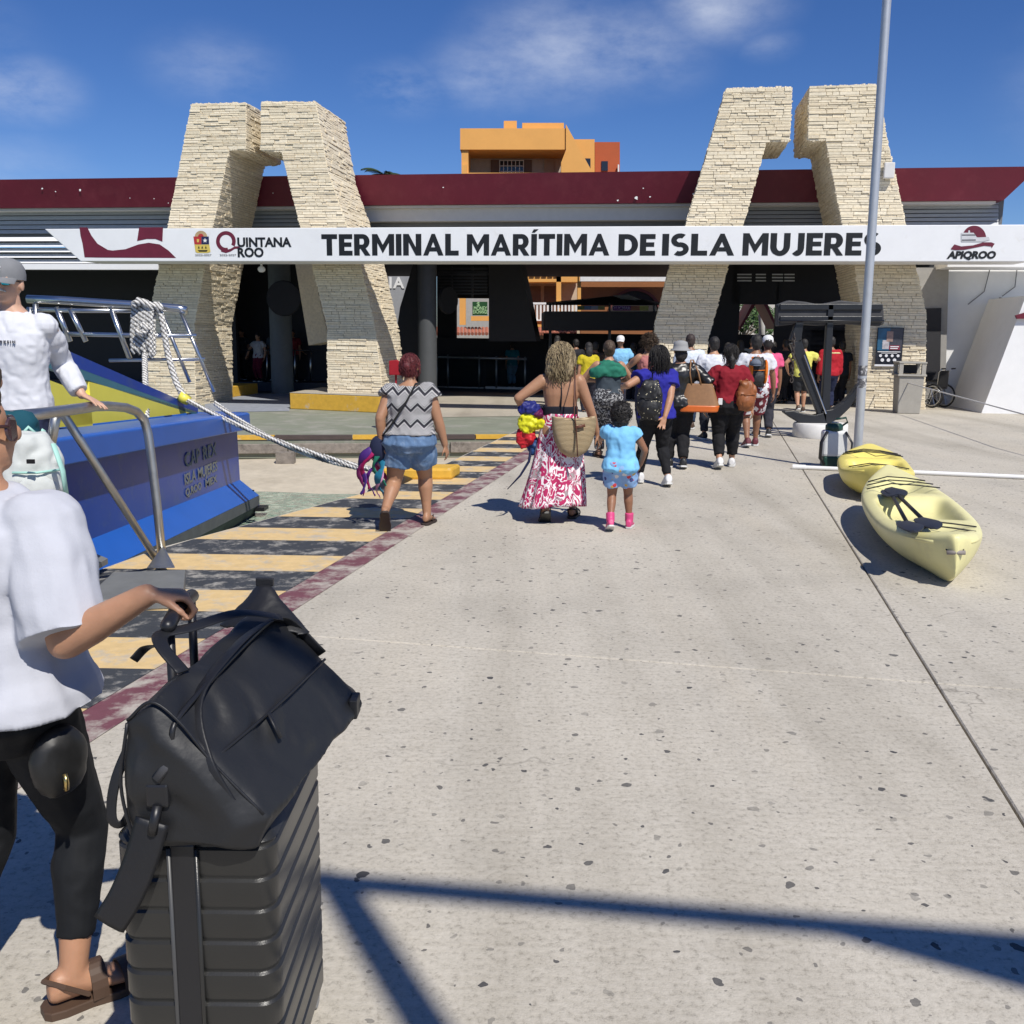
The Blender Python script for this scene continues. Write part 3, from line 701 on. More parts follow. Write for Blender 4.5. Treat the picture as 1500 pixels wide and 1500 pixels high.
# large cropped Q swoosh at the left end
up = [(117, 333), (121, 345), (131, 356), (148, 366), (165, 369.5), (184, 366), (203, 358), (218, 355.5), (234, 358), (247, 367), (257, 378)]
dn = [(117.5, 333), (120, 350), (122, 365), (124, 378), (150, 378), (170, 378), (190, 378), (210, 378), (225, 378), (240, 378), (257, 378.3)]
ring_band([(128, 333), (134, 345), (143, 357), (158, 366), (165, 367), (184, 365), (203, 358), (218, 355.5), (234, 358), (247, 367), (258, 377.8)], [(116.5, 333), (118, 345), (121, 357), (124, 377), (150, 377.4), (170, 377.5), (190, 377.6), (210, 377.7), (225, 377.7), (240, 377.8), (257, 377.9)], INKM, 'emblem_swoosh')
bshape([(204, 333), (239, 333), (238, 354), (228, 350), (215, 350), (201, 353)], INKM, 'emblem_stroke')
# coat of arms: half sun, red and blue quarters, yellow base
SHR = mat('crest_red', (.42, .03, .03), .5, var=.05); SHB = mat('crest_blue', (.012, .016, .07), .5, var=.05); SHY = mat('crest_yellow', (.62, .47, .10), .5, var=.05)
bshape(arc(294.5, 346.5, 9, 8.5, 0, 180, 14), mat('crest_tan', (.42, .30, .16), .6), 'crest_sun', .004)
bshape(arc(294.5, 346.5, 4, 4, 0, 180, 10), SHR, 'crest_sun_core', .009)
bshape([(283.5, 346.5), (295, 346.5), (295, 358), (285, 358)], SHR, 'crest_quarter', .004)
bshape([(295.2, 346.5), (306, 346.5), (306.5, 358), (295.2, 358)], SHB, 'crest_quarter', .004)
st = []
for i in range(10):
    r_ = 3.6 if i % 2 == 0 else 1.5; a = R(90 + 36 * i); st.append((300.6 + r_ * math.cos(a), 352.4 - r_ * math.sin(a)))
bshape(st, WHITE, 'crest_star', .009)
bshape([(288.5, 350), (292, 350.5), (291.5, 355), (288.8, 355)], SHY, 'crest_mark', .009)
bshape([(285, 358.3), (306.8, 358.3), (308.5, 369), (305, 370.5), (289, 370.5), (286.5, 369)], SHY, 'crest_base', .004)
for x in (291.5, 296.5, 301.8): bshape([(x, 360), (x + 1.3, 364), (x - 1.3, 364)], INK, 'crest_tree', .009)
bshape([(290, 366.4), (304.5, 366.4), (303, 368.6), (292, 368.6)], INK, 'crest_wave', .009)
# ship emblem: dome, decks, wave
bshape(arc(1427, 349, 17.5, 18.5, 0, 165, 22) + [(1409.5, 345)], INKM, 'emblem_dome', .004)
bshape([(1408, 341), (1426, 341), (1431, 348), (1448, 347), (1450, 351), (1440, 354), (1408, 354)], mat('emblem_pale_grey', (.55, .56, .58), .5), 'emblem_ship', .009)
for y in (343.6, 351): bshape([(1409, y), (1429, y - .2), (1429, y + 1.3), (1409, y + 1.5)], mat('emblem_grey', (.10, .10, .11), .5), 'emblem_deck', .014)
bshape([(1418.5, 337.5), (1420.5, 337.5), (1421, 341), (1418, 341)], MATS['emblem_pale_grey'], 'emblem_mast', .009)
ring_band([(1393, 364), (1398, 358), (1408, 361), (1425, 359.5), (1440, 355), (1452, 355), (1457, 357)], [(1393.2, 365.5), (1400, 366.5), (1412, 366), (1428, 362.8), (1442, 360), (1452, 361), (1452.5, 363.5)], INKM, 'emblem_wave', .009)
# small lamp below the beam
s, z = FP(383, 391, -.6); c = WF(s, z, -.6)
e = MB(); e.tube([c + Vector((0, 0, .12)), c], .03, 8); e.ell(c - Vector((0, 0, .06)), (.10, .10, .08)); tag(e.build('floodlight', SOFF, smooth=True), 'small white lamp hanging under the left part of the sign beam', 'lamp')
# light box on the right leg
s, z = FP(1302, 250, -.12); e = MB(); e.box((0, 0, 0), (.24, .12, .36)); o = bevel(e.build('light_box', SOFF), .02); o.location = WF(s, z, -.14); o.rotation_euler.z = -FA
tag(o, 'small white box fixed high on the right stone leg', 'junction box')

# ------------------------------------------------------------------ white walls at the right end
rw = empty('white_side_wall', WF(1.8, 0, 1.5), 0, 'white slanted wall with leaning buttress at the right of the terminal', 'wall')
def rwp(px, n0, d, M, name): 
    e = MB(); e.prism([FW3(x, y, n0) for x, y in px], FN * d); return e.build(name, M, rw)
rwp([(1388, 390), (1640, 390), (1640, 610), (1382, 597)], 2.2, .2, WHITE, 'wall_panel')
rwp([(1503, 433), (1600, 428), (1600, 618), (1437, 607)], -.9, 2.6, WHITE, 'buttress')
rwp([(1388, 383), (1560, 383), (1560, 391), (1388, 391)], .9, 1.2, WHITE, 'canopy_slab')
rwp([(1342, 392), (1390, 392), (1384, 597), (1340, 597)], 1.95, .2, mat('shaded_wall_paint', (.30, .29, .27), .7), 'recess_wall')  # recess shade is put into this darker wall colour
rwp([(1352, 452), (1379, 451), (1377, 560), (1352, 556)], 1.9, .05, DARK, 'door')
rwp([(1488, 462), (1560, 440), (1560, 466), (1490, 467)], -1.0, .08, MAROON, 'maroon_band')
e = MB(); e.tube([FW3(1466, 436, 2.1), FW3(1440, 500, 2.1), FW3(1412, 590, 2.1)], .04, 8); e.build('drain_pipe', mat('grey_pipe', (.22, .21, .20), .6), rw, smooth=True)
for i, (a, b_) in enumerate((((1490, 392), (1468, 434)), ((1450, 394), (1418, 446)))):
    e = MB(); p0 = FW3(*a, 2.1); p1 = FW3(*b_, 2.15)
    e.tube([p0, (p0 + p1) / 2 + Vector((.15, 0, -.12)), p1], .012, 6); e.build('cable', GREYP, rw)

# ------------------------------------------------------------------ buildings behind
OR = mat('orange_wall_paint', (.72, .36, .09), .75, var=.07, vscale=.8, bump=.1, bscale=8)
OR2 = mat('red_orange_wall_paint', (.42, .085, .022), .75, var=.08, vscale=.8)
GLASS = mat('dark_window_glass', (.02, .025, .035), .08, var=.05)
WFR = mat('white_window_frame', (.72, .72, .70), .5, var=.03)
YB = 52.0
hot = empty('orange_hotel', (4, YB, 0), 0, 'orange multi-storey hotel with outside stair behind the terminal roof', 'building')
def yb(px, Y, d, M, name, parent=hot): 
    e = MB(); e.prism([D(x, y, Y) for x, y in px], (0, d, 0)); return e.build(name, M, parent)
def ybx(x0, y0, x1, y1, Y, d, M, name, parent=hot): return yb([(x0, y1), (x1, y1), (x1, y0), (x0, y0)], Y, d, M, name, parent)
ybx(674, 188, 829, 219, YB, 5.0, OR, 'roof_parapet')
ybx(738, 177, 757, 188.5, YB + 1, 1.2, OR, 'roof_box'); ybx(765, 180, 826, 188.5, YB + .6, 3, OR, 'roof_box')
ybx(676, 219.3, 823, 520, YB + 2.6, .4, mat('balcony_back_wall', (.42, .37, .32), .8, var=.1), 'wall')
ybx(676, 219.3, 686, 420, YB + .1, 2.4, OR, 'wall')
ybx(676, 241, 684, 256, YB - .1, .2, OR, 'balcony_wall'); ybx(684, 253, 821, 300, YB, .25, OR, 'balcony_wall')
yb([(822, 300), (850, 300), (870, 256), (829, 182), (829, 220), (822, 238)], YB - .1, .35, OR, 'stair_wall')
ybx(838, 204, 871, 320, YB + 1.0, 4, OR, 'wall'); ybx(856, 232, 865, 247, YB + .95, .04, GLASS, 'window')
ybx(871.5, 208, 908, 330, YB + 1.2, 5, OR2, 'wall'); w = ybx(881, 236, 890.5, 250, YB + 1.15, .04, GLASS, 'window')
ybx(905, 241, 907, 256, YB + 1.0, .1, WFR, 'pipe')
win = ybx(732, 235, 767, 256, YB + 2.5, .06, GLASS, 'window')
for i in range(7): ybx(732 + i * 5.8 - .5, 235, 732 + i * 5.8 + .5, 256, YB + 2.42, .06, WFR, 'muntin', win)
for y in (235, 243, 251): ybx(731.5, y - .4, 767.5, y + .5, YB + 2.40, .05, WFR, 'muntin', win)
ybx(719, 234, 731, 256, YB + 2.5, .08, mat('brown_shutter', (.13, .08, .06), .7), 'shutter'); ybx(768, 234, 779, 256, YB + 2.5, .08, MATS['brown_shutter'], 'shutter')
ybx(797, 232, 812, 256, YB + 2.5, .06, mat('tan_door', (.35, .27, .2), .7), 'door')
# lower storeys seen through the hall
ybx(735, 300, 1015, 520, YB - .6, .5, mat('lower_wall_paint', (.50, .40, .30), .8, var=.1), 'wall')
ybx(640, 300, 735, 520, YB - .6, .5, mat('pale_shop_wall', (.36, .36, .35), .8, var=.1), 'wall')
ybx(755, 404, 848, 413, YB - 2.0, 1.3, OR, 'balcony_slab'); ybx(755, 470, 848, 479, YB - 2.0, 1.3, OR, 'balcony_slab')
ybx(815, 390, 822, 470, YB - 2.0, .4, OR, 'pillar'); ybx(846, 392, 856, 470, YB - 2.0, .4, OR, 'pillar'); ybx(673, 430, 682, 476, YB - 2.0, .4, OR, 'pillar')
ybx(690, 463, 755, 470, YB - 2.0, .5, OR, 'balcony_slab')
for i in range(15): ybx(770 + i * 5.2, 446, 772.6 + i * 5.2, 468, YB - 2.1, .08, WHITE, 'baluster')
ybx(768, 443, 850, 446, YB - 2.12, .12, WHITE, 'balustrade_rail'); ybx(768, 468, 850, 470, YB - 2.12, .12, WHITE, 'balustrade_rail')
for i in range(7): ybx(758 + i * 9, 388, 765 + i * 9, 404, YB - 2.1, .08, WHITE, 'baluster')
for (a, b_) in ((776, 792), (797, 814)): ybx(a, 419, b_, 445, YB - .7, .06, mat('brown_door', (.12, .07, .05), .7), 'door')
TERRA = mat('terracotta_tiles', (.36, .12, .075), .8, var=.25, vscale=12)
for i in range(40):
    x = 640 + i * 5.2
    if 850 < x: break
    e = MB(); e.tube([D(x, 489, YB - 3.2), D(x, 481, YB - 2.1)], .09, 6); e.build('roof_tile', TERRA, hot)
sg = ybx(692, 442, 714, 462, YB - 3.0, .08, mat('green_sign_board', (.015, .07, .02), .5), 'sign_board')
def dmat(px, py, Y): 
    o = D(px, py, Y); return Matrix(((1, 0, 0, o.x), (0, 0, -1, o.y), (0, 1, 0, o.z), (0, 0, 0, 1)))
LG = mat('pale_green_lettering', (.40, .62, .32), .5)
pxm = 1440 / (YB - 3)
text_obj('MONEY', 5 / pxm / .7, LG, 'lettering', dmat(703.5, 451.8, YB - 3.02), sg, bold=.004, ext=.005, width=19 / pxm)
text_obj('EXCHANGE', 5 / pxm / .7, LG, 'lettering', dmat(703.5, 457, YB - 3.02), sg, bold=.004, ext=.005, width=21 / pxm)
text_obj('$', 6 / pxm / .7, LG, 'lettering', dmat(700.5, 446, YB - 3.02), sg, bold=.004, ext=.005)
# shop on the right of it, with white board, arch and banners
shop = empty('street_shop', (9, YB - 3, 0), 0, 'brown shop front with arch and weathered white board across the street', 'building')
YS = YB - 4
ybx(850, 412, 1020, 520, YS, .4, mat('brown_shop_wall', (.26, .10, .035), .8, var=.1), 'wall', shop)
ybx(848, 385, 1020, 397, YS - .3, .5, mat('pink_board', (.48, .26, .22), .7, var=.1), 'upper_board', shop)
ybx(850, 396, 985, 412, YS - .8, .3, mat('peeling_white_board', (.72, .71, .69), .7, var=.1, col2=(.35, .28, .22), f2=(.62, .7), s2=1.5), 'white_board', shop)
yb(arc(930, 462, 36, 36, 0, 180, 16), YS - .05, .04, mat('dark_arch_opening', (.012, .010, .010), .8), 'arch', shop)
yb(arc(930, 462, 40, 40, 0, 180, 20) + arc(930, 462, 36, 36, 180, 0, 20), YS - .1, .06, mat('maroon_arch_trim', (.12, .025, .02), .7), 'arch_trim', shop)
ybx(846, 412, 851, 470, YS - .6, .3, OR, 'bracket', shop)
def banner(x0, y0, x1, y1, Y, cols, name, txt=None):
    n = len(cols); root = None
    for i, c in enumerate(cols):
        xa = x0 + (x1 - x0) * i / n; xb = x0 + (x1 - x0) * (i + 1) / n
        o = ybx(xa, y0, xb, y1, Y, .02, mat('banner_%s_%d' % (name, i), c, .6), 'banner_panel' if root else 'banner', root)
        if root is None: root = o
    return root
# (banners are their own things)
b1 = banner(846, 448, 886, 454, YS - 5, [(.35, .5, .2), (.3, .5, .7), (.6, .7, .75), (.55, .55, .2)], 'pale'); tag(b1, 'pale blue and green banner above the black canopy', 'banner')
b2 = banner(898, 448, 950, 455, YS - 5, [(.25, .06, .3), (.30, .08, .25), (.55, .25, .12), (.6, .6, .15)], 'purple'); tag(b2, 'purple and yellow banner above the black canopy', 'banner')
text_obj('YUCMAR', 4.4 * (YS - 5) / 1440 / .7, mat('banner_lettering', (.75, .6, .75), .6), 'lettering', dmat(911, 451.5, YS - 5.03), b2, bold=.004, ext=.004, width=24 * (YS - 5) / 1440)
# other side-street building on the left (grey with white letters)
gb = ybx(560, 386, 612, 520, 46, 4, mat('grey_facade', (.30, .31, .33), .7, var=.1), 'grey_building', None)
tag(gb, 'grey building with white letters left of the dark columns', 'building')
text_obj('I', 15 * 46 / 1440 / .7, WHITE, 'lettering', dmat(572, 415, 45.97), gb, bold=.02, ext=.01)
text_obj('A', 15 * 46 / 1440 / .7, WHITE, 'lettering', dmat(584, 415, 45.97), gb, bold=.02, ext=.01)
# street view through the right-hand opening
YR = 50
sr_ = ybx(1050, 400, 1160, 500, YR + 14, .4, mat('pale_street_wall', (.50, .47, .42), .8, var=.15), 'street_wall', None); tag(sr_, 'pale street wall seen through the right hall opening', 'wall')
e = MB(); a, b_ = D(1116, 520, YR - 6), D(1116, 400, YR - 6); e.tube([a, b_], .14, 10); tag(e.build('street_post', mat('white_post', (.62, .60, .56), .7), smooth=True), 'pale round post seen through the right hall opening', 'post')
aw = empty('maroon_awning', D(1112, 500, YR - 8), 0, 'maroon tent awning seen through the right hall opening', 'awning')
for (a0, a1) in (((1108, 444), (1084, 484)), ((1118, 444), (1137, 482))):
    p, q = D(*a0, YR - 8), D(*a1, YR - 8); dv = Vector((0, 1.6, 0)); th = Vector((0, 0, -.35))
    e = MB(); e.hexa([p, q, q + dv, p + dv, p - th, q - th * .5, q + dv - th * .5, p + dv - th]); e.build('awning_side', MAROON, aw)
# black canopy kiosk between gates
ck = empty('canopy_kiosk', D(880, 520, 33), 0, 'black canopy with low hipped roof in the middle of the hall entrance', 'canopy')
yb([(798, 484), (962, 484), (966, 456), (798, 456)], 33, 4.0, DARK, 'canopy_valance', ck)
P = [D(800, 447, 33), D(966, 447, 33), D(966, 443, 37), D(800, 443, 37)]; apx = [D(893, 434, 35), D(925, 434, 35)]
e = MB(); e.add(P + apx, [(0, 1, 5, 4), (1, 2, 5), (2, 3, 4, 5), (3, 0, 4)]); e.build('canopy_roof', DARK, ck)
e = MB(); e.add([D(897, 433, 34.8), D(920, 431.5, 34.8), D(946, 441.5, 34), D(910, 438, 34)], [(0, 1, 2, 3)]); e.build('canopy_skylight', WHITE, ck)
for x in (806, 893, 958):
    e = MB(); e.tube([D(x, 456, 33.2), D(x, 445, 33.2)], .04, 8); e.build('canopy_strut', DARKM, ck)
    e = MB(); a = D(x, 484, 33.2); e.tube([(a.x, a.y, -.3), a], .05, 8); e.build('canopy_post', DARKM, ck)
# glass balustrade
gb_root = empty('glass_balustrade', G(705, 570, -.29), 0, 'steel framed glass balustrade in front of the hall', 'balustrade')
YG = G(640, 567, -.29).y; GL2 = G(769, 571, -.29)
gp = lambda x, y: D(x, y, YG + (x - 640) / 130 * (GL2.y - YG))
M, nt, b = simple('balustrade_glass', .02); b.inputs['Transmission Weight'].default_value = 1.0; b.inputs['IOR'].default_value = 1.05; b.inputs['Base Color'].default_value = (.75, .8, .8, 1)
GLS = M
def gtube(a, b_, r, name, M=STEEL): e = MB(); e.tube([gp(*a), gp(*b_)], r, 8); return e.build(name, M, gb_root, smooth=True)
gtube((630, 522.5), (771, 526), .045, 'top_rail', ALU)
for x in (640, 656, 702, 727, 769): gtube((x, 519 + (x - 640) * .03), (x, 566 + (x - 640) * .03), .03, 'post', ALU)
for (a, b_) in ((640, 708), (711, 768)):
    e = MB(); e.prism([gp(a, 566), gp(b_, 567.5), gp(b_, 571.5), gp(a, 570)], (0, .08, 0)); e.build('base_rail', ALU, gb_root)
    e = MB(); e.prism([gp(a + 1, 565), gp(b_ - 1, 567), gp(b_ - 1, 527), gp(a + 1, 526)], (0, .015, 0)); e.build('glass_pane', GLS, gb_root)
e = MB(); e.prism([gp(772, 570), gp(800, 571), gp(800, 573), gp(772, 572.5)], (0, .08, 0)); e.build('base_rail', ALU, gb_root)
# left rail posts on the platform
lr = empty('platform_railing', G(440, 560, 0), 0, 'steel post railing along the left hall platform', 'railing')
YL = G(440, 560, 0).y + .15
for x in (391, 432, 455): e = MB(); e.tube([D(x, 560, YL), D(x, 512, YL)], .028, 8); e.build('post', STEEL, lr, smooth=True)
e = MB(); e.tube([D(345, 513, YL), D(470, 513, YL)], .02, 8); e.build('rail', DARKM, lr, smooth=True)
# palm tops over the roof and a street tree
def frond_tree(name, base, h, crown_r, label, nf=14, leaf=26, seed=0, mt=None):
    rng = random.Random(seed); root = empty(name, base, 0, label, 'tree')
    e = MB(); e.tube([base, base + Vector((.1, 0, h * .5)), base + Vector((.05, 0, h))], [.16, .12, .1], 8); e.build('trunk', TIMB, root, smooth=True)
    c = MB(); top = base + Vector((.05, 0, h))
    for i in range(nf):
        a = 6.283 * i / nf + rng.uniform(-.2, .2); el = rng.uniform(-.2, .9)
        for k in range(leaf):
            t = (k + 1) / leaf; r = crown_r * t
            z = math.sin(el) * r - .55 * crown_r * t * t
            p = top + Vector((math.cos(a) * r * math.cos(el * .5), math.sin(a) * r * math.cos(el * .5), z))
            for sgn in (-1, 1):
                d = Vector((-math.sin(a) * sgn, math.cos(a) * sgn, -.5)).normalized() * crown_r * .34 * (1 - abs(t - .45))
                w = Vector((math.cos(a), math.sin(a), 0)) * .03
                c.add([p - w, p + w, p + d], [(0, 1, 2)])
    c.build('crown', mt or mat('palm_leaf', (.035, .06, .02), .6, var=.3), root)
    return root
frond_tree('palm_tree', Vector((D(560, 262, 46).x, 46, 0)), D(560, 259, 46).z + .1, 1.1, 'palm crown just showing above the terminal roof', seed=3)
def leaf_tree(name, base, h, r, n, label, seed=1):
    rng = random.Random(seed); root = empty(name, base, 0, label, 'tree')
    e = MB(); e.tube([base, base + Vector((0, 0, h * .6)), base + Vector((.2, 0, h))], [.2, .14, .05], 8)
    for i in range(5):
        a = i * 1.26; e.tube([base + Vector((0, 0, h * .55)), base + Vector((math.cos(a) * r * .6, math.sin(a) * r * .6, h * .9))], [.08, .03], 6)
    e.build('trunk', TIMB, root, smooth=True)
    c = MB()
    cl = [(base + Vector((rng.uniform(-r, r) * .8, rng.uniform(-r, r) * .8, h * rng.uniform(.7, 1.25))), rng.uniform(.4, .75) * r * .6) for _ in range(16)]
    for i in range(n):
        cc, rr = rng.choice(cl); d = Vector((rng.gauss(0, 1), rng.gauss(0, 1), rng.gauss(0, 1))).normalized() * rr * rng.uniform(.6, 1.0)
        p = cc + d; u = Vector((rng.gauss(0, 1), rng.gauss(0, 1), rng.gauss(0, 1))).normalized() * .13; v = u.orthogonal().normalized() * .07
        c.add([p - u, p + v, p + u, p - v], [(0, 1, 2, 3)])
    c.build('crown', mat('tree_leaf', (.05, .10, .025), .6, var=.35), root); return root
leaf_tree('street_tree', Vector((D(1088, 500, 58).x, 58, -.3)), 3.2, 1.9, 3500, 'green street tree seen through the right hall opening')
# ================================================================== OBJECTS
# --- light pole
pb = G(1254, 692)
tp = D(1303, -60, 12.6)
lp = empty('light_pole', pb, 0, 'tall grey galvanised lamp pole beside the kayaks', 'pole')
ax = (tp - pb)
e = MB(); e.tube([pb + ax * t for t in (0, .25, .5, .75, 1.0, 1.25)], [.056, .056, .054, .052, .052, .05], 20); e.build('shaft', GALV, lp, smooth=True, auto=50)
e = MB(); e.lathe([(.001, 0), (.14, 0), (.14, .02), (.07, .022), (.06, .05), (.001, .05)], pb, 20); e.build('base_plate', GALV, lp, smooth=True, auto=40)
c = pb + ax * .032
e = MB()
P = [c + Vector((.025 * math.cos(a) , -.058 , .025 * math.sin(a) * 1 + (.045 if math.sin(a) > 0 else -.045))) for a in [2 * math.pi * i / 16 for i in range(16)]]
e.prism(P, (0, .03, 0)); e.build('hand_hole', BLACKP, lp)
STK = mat('sticker_remains', (.10, .10, .11), .6, var=.4, vscale=30, col2=(.6, .6, .6), f2=(.5, .6), s2=20)
for f, h in ((.205, .13), (.18, .12)):
    c = pb + ax * f; e = MB(); e.tube([c, c + ax.normalized() * h], .0575, 20, cap=False); e.build('sticker', STK, lp, smooth=True)

# --- anchor sculpture
an0 = G(1198, 640)
an = empty('anchor_sculpture', an0, 0, 'big black anchor sculpture standing on a round white base', 'sculpture')
AM = mat('black_anchor_paint', (.012, .013, .016), .42, var=.25, vscale=6, bump=.15, bscale=20)
YA = 17.35
A = lambda x, y, dy=0: D(x, y, YA + dy)
e = MB(); e.lathe([(.001, 0), (.46, 0), (.47, .03), (.47, .22), (.45, .25), (.001, .25)], (an0.x + .03, YA, 0), 28); e.build('base', mat('white_base_paint', (.72, .71, .68), .7, var=.08, col2=(.4, .38, .35), f2=(.6, .75), s2=4), an, smooth=True, auto=40)
# shank
b0 = A(1207, 622); t0 = A(1216, 446)
def bar(p, q, w, d, name, M=AM, w2=None):
    p, q = Vector(p), Vector(q); z = (q - p).normalized(); x = z.cross(Vector((0, 1, 0))).normalized(); y = Vector((0, 1, 0)); w2 = w2 or w
    e = MB(); e.hexa([p - x * w / 2 - y * d / 2, p + x * w / 2 - y * d / 2, p + x * w / 2 + y * d / 2, p - x * w / 2 + y * d / 2, q - x * w2 / 2 - y * d / 2, q + x * w2 / 2 - y * d / 2, q + x * w2 / 2 + y * d / 2, q - x * w2 / 2 + y * d / 2])
    return bevel(e.build(name, M, an), .012)
bar(b0, t0, .15, .12, 'shank', w2=.10)
# stock: stacked boards with a weathered skin
P = [(1140, 446), (1156, 440), (1180, 442), (1200, 446), (1232, 440), (1262, 443), (1294, 446), (1296, 474), (1288, 478), (1240, 475), (1200, 477), (1166, 475), (1139, 478)]
e = MB(); e.prism([A(x, y, -.02) for x, y in P], (0, .20, 0)); bevel(e.build('stock', mat('grey_weathered_stock', (.045, .045, .048), .7, var=.3, vscale=5), an), .02)
for (ya, yb_, c) in ((445, 454, 0), (463, 473, 0)):
    e = MB(); e.prism([A(1143, yb_, -.06), A(1293, yb_, -.06), A(1293, ya, -.06), A(1143, ya, -.06)], (0, .05, 0)); bevel(e.build('stock_board', AM, an), .01)
e = MB(); e.tube([A(1141, 470, -.12), A(1295, 470, -.12)], .015, 8); e.build('stock_rod', AM, an, smooth=True)
# arms: curved, tapering to flukes
def arm(pts, ws, name):
    e = MB(); rs = []
    for (x, y), w in zip(pts, ws):
        c = A(x, y); rs.append((c, w))
    ring = []
    for i, (c, w) in enumerate(rs):
        a = rs[max(0, i - 1)][0]; b_ = rs[min(len(rs) - 1, i + 1)][0]; t = (b_ - a).normalized(); nn = Vector((-t.z, 0, t.x))
        ring.append([c + nn * w - Vector((0, .09, 0)), c - nn * w - Vector((0, .09, 0)), c - nn * w + Vector((0, .09, 0)), c + nn * w + Vector((0, .09, 0))])
    e.rings(ring); return bevel(e.build(name, AM, an), .015)
arm([(1209, 614), (1190, 616), (1172, 612), (1158, 606), (1147, 603)], [.13, .10, .085, .06, .012], 'arm')
arm([(1205, 612), (1222, 606), (1238, 593), (1250, 577), (1257, 562)], [.13, .10, .075, .05, .012], 'arm')
bar(A(1206, 612), A(1164, 500), .15, .12, 'brace', w2=.20); bar(A(1164, 500), A(1171, 470), .20, .12, 'brace', w2=.12)
e = MB(); e.tube([A(1210, 606, -.1), A(1178, 520, -.1)], .012, 6); e.build('brace_rod', STEEL, an)
# chain hanging from the stock
for i in range(14):
    c = A(1163 - i * .25, 492 + i * 5.0, -.15); e = MB(); rr = .035
    pts = [c + (Vector((rr * .7 * math.cos(a), 0, rr * 1.25 * math.sin(a))) if i % 2 else Vector((0, rr * .7 * math.cos(a), rr * 1.25 * math.sin(a)))) for a in [2 * math.pi * k / 10 for k in range(10)]]
    e.tube(pts, .010, 6, closed=True); e.build('chain_link', mat('rusty_chain', (.05, .04, .035), .6, var=.3), an, smooth=True)

# --- litter bin
bn0 = G(1327, 605)
bn = empty('litter_bin', bn0, -FA, 'square beige concrete litter bin against the right stone leg', 'bin')
BM = mat('beige_bin_concrete', (.34, .32, .28), .8, var=.1, bump=.15)
e = MB(); e.hexa([Vector(p) for p in ((-.25, -.25, 0), (.25, -.25, 0), (.25, .25, 0), (-.25, .25, 0), (-.28, -.28, .86), (.28, -.28, .86), (.28, .28, .86), (-.28, .28, .86))]); bevel(e.build('body', BM, bn, local=True), .02)
e = MB(); e.box((0, 0, .885), (.64, .64, .045)); bevel(e.build('rim', BM, bn, local=True), .012)
for sx in (-1, 1):
    for sy in (-1, 1): e = MB(); e.box((sx * .25, sy * .25, 1.03), (.09, .09, .25)); e.build('post', BM, bn, local=True)
e = MB(); e.box((0, 0, 1.175), (.62, .62, .04)); bevel(e.build('lid', BM, bn, local=True), .01)
e = MB(); e.box((0, .12, 1.02), (.40, .02, .2)); e.build('opening_back', DARK, bn, local=True)

# --- wheelchair
wc0 = G(1373, 597); wc = empty('wheelchair', wc0, R(35), 'folded black wheelchair parked beside the right stone leg', 'wheelchair')
BK = mat('black_vinyl', (.012, .012, .013), .5, var=.15); 
def ringt(c, r, rt, n=26): return [Vector(c) + Vector((0, r * math.cos(2 * math.pi * i / n), r * math.sin(2 * math.pi * i / n))) for i in range(n)]
for sx in (-1, 1):
    w_ = MB(); w_.tube(ringt((sx * .26, 0, .30), .28, 0), .022, 8, closed=True); wh = w_.build('wheel', BK, wc, smooth=True, local=True)
    s_ = MB(); s_.tube(ringt((sx * .30, 0, .30), .24, 0), .009, 6, closed=True); s_.build('hand_rim', STEEL, wh, smooth=True)
    for k in range(10):
        a = 2 * math.pi * k / 10; s_ = MB(); s_.tube([(sx * .26, 0, .30), (sx * .26, .27 * math.cos(a), .30 + .27 * math.sin(a))], .004, 4); s_.build('spoke', STEEL, wh)
    c_ = MB(); c_.tube(ringt((sx * .22, .42, .09), .075, 0, 16), .016, 6, closed=True); c_.build('caster', BK, wc, smooth=True, local=True)
    f = MB(); f.tube([(sx * .22, -.18, .98), (sx * .22, -.1, .9), (sx * .22, -.08, .48), (sx * .22, .35, .46), (sx * .22, .42, .16)], .013, 8); f.build('frame', STEEL, wc, smooth=True, local=True)
    f = MB(); f.tube([(sx * .22, -.27, .99), (sx * .22, -.16, .98)], .018, 8); f.build('push_handle', BK, wc, smooth=True, local=True)
    f = MB(); f.tube([(sx * .22, -.05, .68), (sx * .22, .28, .68)], .022, 8); f.build('armrest', BK, wc, smooth=True, local=True)
f = MB(); f.box((0, .12, .49), (.42, .42, .03)); f.build('seat', BK, wc, local=True)
f = MB(); f.box((0, -.09, .72), (.42, .03, .42)); f.build('backrest', BK, wc, local=True)
for sx in (-1, 1): f = MB(); f.box((sx * .12, .5, .12), (.16, .2, .015)); f.build('footrest', BK, wc, local=True)

# --- poster on the stone leg
ps, pz = FP(1303, 507, -.1)
po_ = empty('poster', WF(ps, pz, -.1), -FA, 'framed dark poster with white icons fixed on the right stone leg', 'poster')
PW_, PH_ = abs(FP(1323, 507, -.1)[0] - FP(1284, 507, -.1)[0]), abs(FP(1303, 480, -.1)[1] - FP(1303, 534, -.1)[1])
def pq(x0, y0, x1, y1, M, name, dy=-.02, par=po_):
    e = MB(); e.prism([Vector((x0 * PW_ - PW_ / 2, dy, y0 * PH_ - PH_ / 2)), Vector((x1 * PW_ - PW_ / 2, dy, y0 * PH_ - PH_ / 2)), Vector((x1 * PW_ - PW_ / 2, dy, y1 * PH_ - PH_ / 2)), Vector((x0 * PW_ - PW_ / 2, dy, y1 * PH_ - PH_ / 2))], (0, -.004, 0)); return e.build(name, M, par, local=True)
pq(0, 0, 1, 1, mat('poster_black', (.012, .013, .02), .4), 'board', 0)
